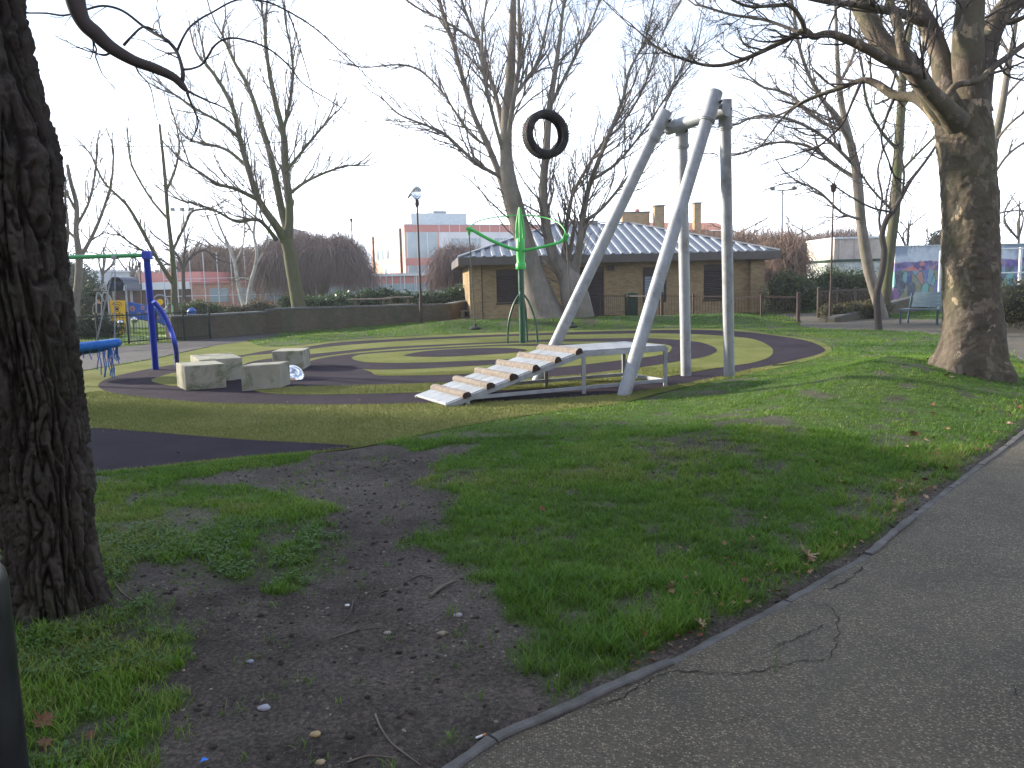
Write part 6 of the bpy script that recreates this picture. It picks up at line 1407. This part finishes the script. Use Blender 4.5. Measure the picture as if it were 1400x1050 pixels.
# ================================================================ GRASS, PEBBLES, LEAVES, TWIGS
def vis_sample(n, r0, r1, rs_, half=.70):
    r = np.sqrt(rs_.uniform(r0 * r0, r1 * r1, n)); a = rs_.uniform(-half, half, n); return np.sin(a) * r, np.cos(a) * r
def grass_mask(X, Y):
    s = np.minimum(np.minimum(sdist(X, Y, TURF), sdist(X, Y, LPATH)), sdist(X, Y, PAV)); sp_ = sdist(X, Y, PATH)
    m_ = (s > .0) & (sp_ > .05) & (sdist(X, Y, YARD) > 0)
    d = 1 - dirtness(X, Y)
    return m_, np.clip(d, 0, 1), s, sp_
def blades(name, n, r0, r1, hgt, wid, seg, seed, clump=.05, kept=None):
    r_ = np.random.RandomState(seed); nc = n // 7
    cx, cy = vis_sample(nc, r0, r1, r_)
    m_, d, s, sp_ = grass_mask(cx, cy)
    # sparse tufts also on the bare soil
    prob = np.where(d > .5, 1.0, d * .9 + .012 + .10 * (vnoise(cx * 3.3, cy * 3.3, 55) > .80))
    thin = .10 + 1.25 * fbm(cx * 3.2, cy * 3.2, 4, 61)
    k = m_ & (r_.uniform(0, 1, nc) < prob * thin); cx, cy, d, s, sp_ = cx[k], cy[k], d[k], s[k], sp_[k]
    nc = len(cx); ch = hgt * (.55 + .9 * fbm(cx * 1.7, cy * 1.7, 3, 71)) * r_.uniform(.7, 1.3, nc) * (1 + .5 * (sp_ < .35)) * np.where(d > .5, 1, .8)
    tint = np.clip(.5 + 1.7 * (fbm(cx * .8, cy * .8, 4, 91) - .5) + .5 * (fbm(cx * 5, cy * 5, 2, 92) - .5), 0, 1)
    per = 7; X = np.repeat(cx, per) + r_.normal(0, clump, nc * per); Y = np.repeat(cy, per) + r_.normal(0, clump, nc * per)
    Hh = np.repeat(ch, per) * r_.uniform(.55, 1.2, nc * per); ti = np.repeat(tint, per) + r_.normal(0, .16, nc * per)
    ok = sdist(X, Y, TURF) > -.03; X, Y, Hh, ti = X[ok], Y[ok], Hh[ok], ti[ok]
    N = len(X); Zb = np.maximum(Hn(X, Y), -.01) - .004
    a = r_.uniform(0, 2 * np.pi, N); lean = r_.uniform(.1, 1.0, N) * Hh; w = wid * r_.uniform(.6, 1.3, N); lx, ly = np.cos(a) * lean, np.sin(a) * lean
    b = a + np.pi / 2 + r_.normal(0, .6, N); wx, wy = np.cos(b) * w, np.sin(b) * w
    rows = []
    for j in range(seg):
        f = j / seg; t_ = f ** 1.7
        for sg in (-1, 1): rows.append(np.stack([X + lx * t_ + sg * wx * (1 - .55 * f), Y + ly * t_ + sg * wy * (1 - .55 * f), Zb + Hh * f * (1 - .18 * f)], -1))
    rows.append(np.stack([X + lx, Y + ly, Zb + Hh * .80], -1)); nv = 2 * seg + 1
    V = np.stack(rows, 1).reshape(-1, 3); base = np.arange(N) * nv
    Q = [np.stack([base + 2 * j, base + 2 * j + 1, base + 2 * j + 3, base + 2 * j + 2], -1) for j in range(seg - 1)]
    T = np.stack([base + 2 * seg - 2, base + 2 * seg - 1, base + 2 * seg], -1)
    F = ([np.vstack(Q)] if Q else []) + [T]
    hf = np.repeat(np.array([[j / seg for j in range(seg) for _ in (0, 1)] + [1.0]]), N, 0).ravel()
    return np_mesh(name, V, F, M_GRASS, attr={'tint': np.clip(np.repeat(ti, nv), 0, 1), 'up': hf}, kind='stuff')
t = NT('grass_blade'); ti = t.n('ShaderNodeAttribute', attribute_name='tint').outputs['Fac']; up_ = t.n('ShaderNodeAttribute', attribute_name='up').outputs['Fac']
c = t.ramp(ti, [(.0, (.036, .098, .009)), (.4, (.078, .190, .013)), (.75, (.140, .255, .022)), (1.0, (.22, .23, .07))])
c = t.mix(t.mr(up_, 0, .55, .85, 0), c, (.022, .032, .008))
t.fin(c, .5, spec=.3)
tr = t.n('ShaderNodeBsdfTranslucent'); t.l(t.mix(.3, c, (.20, .32, .03)), tr.inputs['Color']); mx_ = t.n('ShaderNodeMixShader'); mx_.inputs[0].default_value = .35
t.l(t.p.outputs[0], mx_.inputs[1]); t.l(tr.outputs[0], mx_.inputs[2]); t.l(mx_.outputs[0], t.o.inputs['Surface']); M_GRASS = t.m
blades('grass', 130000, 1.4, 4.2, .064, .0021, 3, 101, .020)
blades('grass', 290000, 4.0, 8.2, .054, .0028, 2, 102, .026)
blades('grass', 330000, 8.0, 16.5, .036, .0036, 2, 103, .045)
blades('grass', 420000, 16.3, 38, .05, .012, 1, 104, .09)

# short fibres of the artificial turf along the near band, so it has a pile
def pile(name, n, r0, r1, seed):
    r_ = np.random.RandomState(seed); X, Y = vis_sample(n, r0, r1, r_, .66)
    ok = sdist(X, Y, TURF) < -.02
    X, Y = X[ok], Y[ok]
    def inside(k): return sdist(X, Y, spline_closed(W(RING[k]), 3)) < 0
    dark = inside('c1o') & ~inside('c1i'); dark |= inside('c2o') & ~inside('c2i'); dark |= inside('c3o') & ~inside('c3i'); dark |= inside('cc')
    dark &= ~(sdist(X, Y, W(RING['isl'])) < 0)
    br = sdist(X, Y, W([(-120, 582), (110, 585), (250, 595), (340, 602), (470, 609), (481, 612), (400, 620), (300, 628), (120, 648), (-120, 662)])) < 0
    k = ~(dark | br); X, Y = X[k], Y[k]; N = len(X); a = r_.uniform(0, 6.28, N); w = .0035; h = r_.uniform(.010, .026, N)
    ln = r_.normal(0, .010, (N, 2)); z = .006 + .008 * ((sdist(X, Y, spline_closed(W(RING['c1o']), 3)) < 0))
    V = np.stack([np.stack([X - np.cos(a) * w, Y - np.sin(a) * w, z], -1), np.stack([X + np.cos(a) * w, Y + np.sin(a) * w, z], -1), np.stack([X + ln[:, 0], Y + ln[:, 1], z + h], -1)], 1).reshape(-1, 3)
    ti_ = np.repeat(np.clip(fbm(X * .9, Y * .9, 4, 5) + r_.normal(0, .14, N), 0, 1), 3)
    return np_mesh(name, V, np.arange(N * 3).reshape(N, 3), M_PILE, attr={'tint': ti_}, kind='stuff')
t = NT('artificial_turf_fibre'); c = t.ramp(t.n('ShaderNodeAttribute', attribute_name='tint').outputs['Fac'], [(.2, (.15, .175, .045)), (.5, (.225, .24, .072)), (.8, (.30, .29, .12))]); M_PILE = t.fin(c, .8, spec=.2)
pile('turf_pile', 420000, 7.0, 14.5, 111)

# clover-like ground cover near the left trunk
def cover(n, seed):
    r_ = np.random.RandomState(seed); X = r_.uniform(-3.4, -.9, n); Y = r_.uniform(1.7, 5.2, n)
    m_, d, s, sp_ = grass_mask(X, Y); f = fbm(X * 2.5, Y * 2.5, 3, 9); k = m_ & (d > .4) & (f > .40) & (np.hypot(X - ng.x, Y - NY) > .3); X, Y = X[k], Y[k]; N = len(X)
    Z_ = Hn(X, Y) + r_.uniform(.01, .045, N); vs = []; s = r_.uniform(.004, .009, N); tl_ = r_.normal(0, .35, (N, 2)); a0 = r_.uniform(0, 6.28, N)
    for j in range(6):
        a = a0 + j * np.pi / 3; dx, dy = np.cos(a) * s, np.sin(a) * s; vs.append(np.stack([X + dx, Y + dy, Z_ + dx * tl_[:, 0] + dy * tl_[:, 1]], -1))
    V = np.stack(vs, 1).reshape(-1, 3); F = np.arange(N * 6).reshape(N, 6)
    return np_mesh('ground_cover', V, F, leafmat('clover_leaf', (.065, .135, .022), (.03, .075, .012), .6), attr={'tint': np.repeat(r_.uniform(0, 1, N), 6)}, kind='stuff')
cover(42000, 121)

# pebbles and grit on the bare soil
def stones(name, n, r0, r1, smin, smax, seed, m_, mask, half=.66):
    r_ = np.random.RandomState(seed); X, Y = vis_sample(n, r0, r1, r_, half); k = mask(X, Y, r_); X, Y = X[k], Y[k]; N = len(X)
    base = np.array([(1, 0, 0), (0, 1, 0), (-1, 0, 0), (0, -1, 0), (0, 0, .7), (.6, .6, .45), (-.6, .6, .4), (-.6, -.6, .45), (.6, -.6, .4)])
    fc = np.array([(0, 1, 5), (1, 2, 6), (2, 3, 7), (3, 0, 8), (0, 5, 8), (1, 6, 5), (2, 7, 6), (3, 8, 7), (5, 6, 4), (6, 7, 4), (7, 8, 4), (8, 5, 4)])
    s = smin * (smax / smin) ** (r_.uniform(0, 1, N) ** 5); a = r_.uniform(0, 6.28, N); jit = r_.uniform(.65, 1.3, (N, 9, 3)); b = base[None] * jit
    x = b[:, :, 0] * np.cos(a)[:, None] - b[:, :, 1] * np.sin(a)[:, None] * .7; y = b[:, :, 0] * np.sin(a)[:, None] + b[:, :, 1] * np.cos(a)[:, None] * .7
    z0 = np.maximum(Hn(X, Y), 0) - s * .12 + (0.004 if 'tarmac' in name else 0)
    V = np.stack([X[:, None] + x * s[:, None], Y[:, None] + y * s[:, None], z0[:, None] + b[:, :, 2] * s[:, None]], -1).reshape(-1, 3)
    F = (fc[None] + (np.arange(N) * 9)[:, None, None]).reshape(-1, 3)
    return np_mesh(name, V, F, m_, attr={'tint': np.repeat(r_.uniform(0, 1, N) ** 1.5, 9)}, kind='stuff')
t = NT('pebble_stone'); c = t.ramp(t.n('ShaderNodeAttribute', attribute_name='tint').outputs['Fac'], [(.0, (.055, .048, .042)), (.45, (.11, .098, .08)), (.8, (.18, .16, .13)), (1.0, (.23, .21, .175))]); M_PEB = t.fin(c, .75, spec=.3)
t = NT('soil_crumb'); c = t.ramp(t.n('ShaderNodeAttribute', attribute_name='tint').outputs['Fac'], [(.0, (.026, .022, .020)), (1.0, (.080, .069, .062))]); M_CRUMB = t.fin(c, .95, spec=.1)
onsoil = lambda X, Y, r_: (sdist(X, Y, TURF) > .02) & (sdist(X, Y, PATH) > .03) & (dirtness(X, Y) > .35)
stones('gravel', 52000, 1.5, 7.5, .0016, .013, 131, M_PEB, lambda X, Y, r_: onsoil(X, Y, r_) & (r_.uniform(0, 1, len(X)) < .25 + .9 * (vnoise(X * 3, Y * 3, 12) > .55)))
stones('soil_crumbs', 30000, 1.5, 7.5, .002, .022, 132, M_CRUMB, onsoil)
stones('tarmac_chippings', 40000, 1.5, 7.0, .0016, .0045, 133, M_PEB, lambda X, Y, r_: (sdist(X, Y, PATH) < -.04) & (X > -1.5))
stones('litter_flecks', 2600, 8, 17, .004, .022, 134, M_PEB, lambda X, Y, r_: sdist(X, Y, TURF) < -.05)

# ---- fallen plane leaves
def leaf_mesh(seed):
    r0 = random.Random(seed); P = []; out = [(0, -1.0), (.16, -.42), (.62, -.62), (.50, -.22), (1.0, .02), (.52, .16), (.56, .62), (.24, .40), (0, 1.05), (-.24, .42), (-.58, .58), (-.50, .14), (-1.0, .0), (-.48, -.24), (-.60, -.60), (-.16, -.42)]
    def z(x, y): return .30 * (x * x) * k1 + .22 * math.sin(2.4 * y + ph) + .16 * math.sin(3.1 * x + ph * 2)
    k1 = r0.uniform(-.2, 1.5); ph = r0.uniform(0, 6); vs = [(0, 0, z(0, 0))]; fs = []
    for sc_2 in (.5, 1.0):
        for (x, y) in out: x2 = x * sc_2 + r0.uniform(-.05, .05); y2 = y * sc_2 + r0.uniform(-.05, .05); vs.append((x2, y2, z(x2, y2)))
    n = len(out)
    for i in range(n): fs.append((0, 1 + i, 1 + (i + 1) % n)); fs.append((1 + i, 1 + n + i, 1 + n + (i + 1) % n, 1 + (i + 1) % n))
    b = len(vs); vs += [(-.03, -.9, z(0, -.9)), (.03, -.9, z(0, -.9)), (.06, -1.7, z(0, -1) + .15)]; fs.append((b, b + 1, b + 2))
    me = bpy.data.meshes.new('fallen_leaf'); me.from_pydata(vs, [], fs); me.polygons.foreach_set('use_smooth', [True] * len(me.polygons)); return me
def lmat(name, a, b):
    t = NT(name); c = t.ramp(t.noise(3, 5, .7), [(.3, b), (.7, a)]); return t.fin(c, .75, t.bump(t.noise(7, 4), .5, .05), spec=.2)
LM = [lmat('dry_leaf_tan', (.34, .21, .12), (.20, .12, .065)), lmat('dry_leaf_brown', (.19, .105, .055), (.10, .055, .03)), lmat('dry_leaf_pale', (.46, .34, .24), (.28, .19, .12)), lmat('dry_leaf_red_brown', (.22, .09, .05), (.12, .05, .03))]
LME = []
for k in range(10):
    me = leaf_mesh(k); me.materials.append(LM[k % 4]); LME.append(me)
def put_leaf(px, py, size_px, k, label, group=None, lift=.025, xy=None):
    p = G(px, py) if xy is None else Vector((xy[0], xy[1], 0)); z = max(H(p.x, p.y), 0); dist = p.y; s = size_px * dist / FPX / 2 * .95
    o = bpy.data.objects.new('fallen_leaf', LME[k % 10]); COL.objects.link(o); o.location = (p.x, p.y, z + lift); o.scale = (s, s, s)
    o.rotation_euler = (rnd.uniform(-.6, .6), rnd.uniform(-.6, .6), rnd.uniform(0, 6.28)); return tag(o, label, 'leaf', group)
put_leaf(1104, 766, 38, 2, 'largest pale brown fallen leaf in the grass just above the kerb', lift=.05)
put_leaf(1228, 691, 26, 0, 'curled tan fallen leaf lying on the soil strip beside the kerb, upper right')
put_leaf(917, 811, 22, 6, 'pale curled fallen leaf lying above the darker leaves in the lower grass', lift=.04)
put_leaf(742, 700, 15, 3, 'small red brown fallen leaf standing in the grass right of the bare soil')
put_leaf(1250, 597, 20, 4, 'tan fallen leaf lying flat on the far slope near the path')
put_leaf(62, 1000, 38, 1, 'crumpled brown fallen leaf at the bottom left corner beside the dark post', lift=.05)
put_leaf(124, 1013, 20, 5, 'small crumpled fallen leaf in the clover right of the dark post')
put_leaf(958, 862, 24, 2, 'pale narrow fallen leaf tilted against the grass at the kerb', lift=.04)
put_leaf(62, 1022, 30, 9, 'grey brown fallen leaf below the crumpled leaf at the bottom left corner', lift=.02)
rl_ = random.Random(5)
CN = ['tan', 'dark brown', 'pale buff', 'red brown']
for i in range(170):
    px = rl_.uniform(860, 1395)
    ylim = np.interp(px, [860, 1040, 1180, 1310, 1400], [935, 840, 760, 655, 588]); py = ylim - abs(rl_.gauss(0, 1)) * 62 - 6
    if py < 525: continue
    k = rl_.randrange(10); zone = 'in the soil gap along the kerb' if ylim - py < 22 else ('in the long grass above the middle of the kerb' if px < 1180 else 'on the grass slope below the plane tree')
    lab = '%s dry leaf %s' % (CN[k % 4], zone)
    put_leaf(px, py, rl_.choice([7, 8, 9, 10, 12, 14]) * (1 if py > 620 else .8), k, lab, CN[k % 4] + ' fallen leaves ' + zone, rl_.uniform(.018, .05))
for i in range(26):
    px = rl_.uniform(620, 1000); py = rl_.uniform(560, 800); k = rl_.randrange(10); put_leaf(px, py, rl_.choice([5, 6, 8]), k, 'small %s leaf fallen on the grass slope in front of the ramp' % CN[k % 4], CN[k % 4] + ' leaves on the slope before the ramp', rl_.uniform(.01, .03))
for i in range(46):
    px = 1325 + rl_.gauss(0, 45); py = 497 + abs(rl_.gauss(0, 1)) * 9 + abs(px - 1325) * -.05; k = rl_.randrange(10); put_leaf(px, py, rl_.choice([5, 6, 7, 9]), k, '%s dry leaf lying round the foot of the massive plane tree' % CN[k % 4], CN[k % 4] + ' leaves round the plane tree', .02)
for i in range(18): 
    px = rl_.uniform(200, 640); py = rl_.uniform(540, 560) if i % 2 else rl_.uniform(590, 625); put_leaf(px, py, 5, rl_.randrange(10), 'small pale leaf scrap on the rubber or artificial turf', 'leaf scraps on the play surface', .014)

# ---- twigs, stones and scraps lying on the soil
def twig(pxs, r_, label, m_=None):
    P = [G(x, y) for x, y in pxs]; P = [Vector((p.x, p.y, max(H(p.x, p.y), 0) + r_ * 1.1)) for p in P]; S = spline_open(P, 5)
    o = MB().tube(S, [r_ * (1 - .6 * i / len(S)) * rnd.uniform(.85, 1.15) for i in range(len(S))], 6).build('fallen_twig', m_ or MB_DARK, None, 60); tag(o, label, 'twig')
MTW = mat('grey_dry_twig', (.16, .135, .11), (.09, .075, .06), .9, bump=.5)
twig([(513, 978), (521, 997), (535, 1017), (555, 1033), (575, 1048)], .0045, 'long pale bent twig on the soil at the bottom centre', MTW)
twig([(484, 822), (479, 838), (471, 850)], .006, 'short thick dark twig on the bare soil left of centre')
twig([(455, 873), (480, 865), (500, 861), (523, 859)], .004, 'thin curved twig lying below the short thick twig', MTW)
twig([(155, 796), (168, 812), (184, 823), (200, 830), (205, 840), (196, 845)], .004, 'curved thin twig on the soil right of the big dark trunk', MTW)
twig([(475, 1044), (505, 1035), (540, 1038)], .004, 'thin root-like twig at the very bottom of the soil', MTW)
twig([(588, 818), (605, 805), (622, 797)], .012, 'stubby exposed grey root on the soil near the grass edge', MTW)
twig([(560, 795), (575, 788), (592, 792)], .004, 'thin twig beside the exposed grey root')
twig([(1056, 500), (1075, 499), (1090, 495)], .012, 'stick lying on the rubber ring by its right end')
def stone(px, py, s, col, label, cat='stone', nm='stone'):
    p = G(px, py); z = max(H(p.x, p.y), 0); w = s * p.y / FPX / 2; mb = MB(); pr = [(max(.02, math.cos(R(q))) * w, math.sin(R(q)) * w * .55) for q in range(-90, 91, 22)]
    mb.lathe(pr, (0, 0, 0), 10); mb.v = [(p.x + v[0] * 1.25 * (1 + .25 * math.sin(5 * v[1] / w + px)), p.y + v[1] * (1 + .2 * math.sin(4 * v[0] / w)), z + w * .2 + v[2]) for v in mb.v]
    o = mb.build(nm, mat('stone_' + str(px), col, tuple(c_ * .7 for c_ in col), .8, scale=30, bump=.5, bscale=200), None, 50); tag(o, label, cat)
stone(626, 842, 11, (.30, .29, .30), 'small pale grey stone on the soil near the grass edge')
stone(431, 1005, 14, (.34, .25, .13), 'yellow brown stone on the soil at the bottom, left of the long twig')
stone(438, 1043, 12, (.36, .29, .18), 'second yellow brown stone, close to the bottom edge')
stone(361, 969, 15, (.30, .31, .36), 'largest grey stone on the dark soil at lower left')
stone(530, 866, 9, (.26, .23, .20), 'round brown pebble beside the thin curved twig')
stone(475, 828, 6, (.7, .7, .7), 'white stone chip above the short thick twig')
stone(342, 905, 9, (.24, .25, .30), 'blue grey pebble on the dark soil at left')
stone(605, 867, 12, (.25, .22, .16), 'flat brown pebble among the pale grit near the grass edge')
p = G(280, 1044); o = MB().add([(p.x - .012, p.y - .009, .012), (p.x + .013, p.y - .006, .018), (p.x + .010, p.y + .012, .010), (p.x - .010, p.y + .010, .017), (p.x - .010, p.y - .007, .010), (p.x + .011, p.y - .004, .016), (p.x + .008, p.y + .010, .008), (p.x - .008, p.y + .008, .015)], [(0, 1, 2, 3), (4, 7, 6, 5)]).build('plastic_scrap', mat('bright_blue_plastic', (.05, .22, .75), rough=.3), None); o.location.z = H(p.x, p.y); tag(o, 'tiny bright blue scrap of plastic on the dark soil', 'litter')
p = G(658, 1009); z = H(p.x, p.y) + .008
cg = thing('cigarette_end', (p.x, p.y, z), 'discarded cigarette end on the soil beside the kerb', 'litter')
MB().tube([Vector((p.x - .018, p.y - .012, z)), Vector((p.x + .004, p.y + .003, z))], .004, 8).build('paper', M_WHITE, cg); MB().tube([Vector((p.x + .004, p.y + .003, z)), Vector((p.x + .016, p.y + .011, z))], .0042, 8).build('filter', mat('cork_filter', (.55, .26, .10)), cg)

# ---- dark rounded post at the bottom left corner
pc = at(-38, 900, 1.28); M_POST = mat('near_black_green_post', (.006, .008, .009), (.004, .005, .006), .38, scale=6, bump=.1, spec=.5)
po = thing('bollard', (pc.x, pc.y, 0), 'dark rounded metal post close to the camera at the bottom left corner', 'bollard')
zt_ = at(-8, 762, 1.28).z
MB().lathe([(.064, -.1), (.064, zt_ - .05), (.060, zt_ - .03), (.048, zt_ - .012), (.028, zt_), (0, zt_ + .004)], (pc.x, pc.y, 0), 36).build('column', M_POST, po, 60)

# ---- overhead cable
ca, cb_, cc_ = at(-40, 196, 24), at(250, 200, 27), at(700, 165, 34)
o = MB().tube(spline_open([ca, cb_, at(470, 188, 30), cc_, at(1300, 60, 46)], 8), .011, 5).build('overhead_cable', M_BLACKM, None); tag(o, 'thin overhead cable crossing the sky behind the left trees', 'cable')

# ---- unseen houses, added to shade the near ground and cut sky light from behind
M_OB = brickmat('red_house_brick', (.30, .13, .085), (.24, .10, .07), (.3, .27, .23))
def off_house(cx, cy, w, d, h, rot, label):
    o = thing('shade_house', (cx, cy, 0), label, 'house'); Mx = Matrix.Rotation(rot, 3, 'Z'); c = Vector((cx, cy, 0))
    f = lambda x, y, z: c + Mx @ Vector((x, y, 0)) + Vector((0, 0, z))
    MB().prism([f(-w / 2, -d / 2, -.1), f(w / 2, -d / 2, -.1), f(w / 2, d / 2, -.1), f(-w / 2, d / 2, -.1)], (0, 0, h + .1)).build('wall', M_OB, o)
    e = .4; MB().add([f(-w / 2 - e, -d / 2 - e, h), f(w / 2 + e, -d / 2 - e, h), f(w / 2 + e, d / 2 + e, h), f(-w / 2 - e, d / 2 + e, h), f(0, -d / 2 - e, h + 3), f(0, d / 2 + e, h + 3)], [(0, 1, 4), (2, 3, 5), (1, 2, 5, 4), (3, 0, 4, 5), (0, 3, 2, 1)]).build('roof', mat('house_roof_tile', (.14, .075, .055), bump=.5), o)
    for s in (-1, 1):
        for k in range(3):
            for z in (.9, 3.6):
                y0 = -d / 2 + d * (k + .5) / 3
                wn = MB().prism([f(s * w / 2 + s * .003, y0 - .6, z), f(s * w / 2 + s * .05, y0 - .6, z), f(s * w / 2 + s * .05, y0 + .6, z), f(s * w / 2 + s * .003, y0 + .6, z)], (0, 0, 1.3)).build('window', M_SGLS, o)
                MB().beam(f(s * (w / 2 + .07), y0, z), f(s * (w / 2 + .07), y0, z + 1.3), .06, .05, (0, 1, 0)).build('frame', M_WHITE, wn)
off_house(-24, 9.5, 7, 16.5, 7.2, R(4), 'unseen brick house added at the left to shade the near ground')
off_house(-13, -11, 9, 15, 7.0, R(90), 'unseen brick house added to cut sky light, behind and left of the viewpoint')
off_house(5, -12, 9, 15, 7.4, R(90), 'unseen brick house added to cut sky light, directly behind the viewpoint')
off_house(22, -10, 9, 15, 6.8, R(80), 'unseen brick house added to cut sky light, behind and right of the viewpoint')

# ================================================================ thin winter haze in the air
ho = MB().box((0, 0, 20.5), (640, 640, 45)).build('haze', None, None); ho['kind'] = 'stuff'
hm = bpy.data.materials.new('winter_haze'); hm.use_nodes = True; hm.node_tree.nodes.clear()
pv = hm.node_tree.nodes.new('ShaderNodeVolumePrincipled'); pv.inputs['Color'].default_value = (.86, .93, 1, 1); pv.inputs['Density'].default_value = .0007; pv.inputs['Anisotropy'].default_value = .3
om = hm.node_tree.nodes.new('ShaderNodeOutputMaterial'); hm.node_tree.links.new(pv.outputs[0], om.inputs['Volume']); ho.data.materials.append(hm)
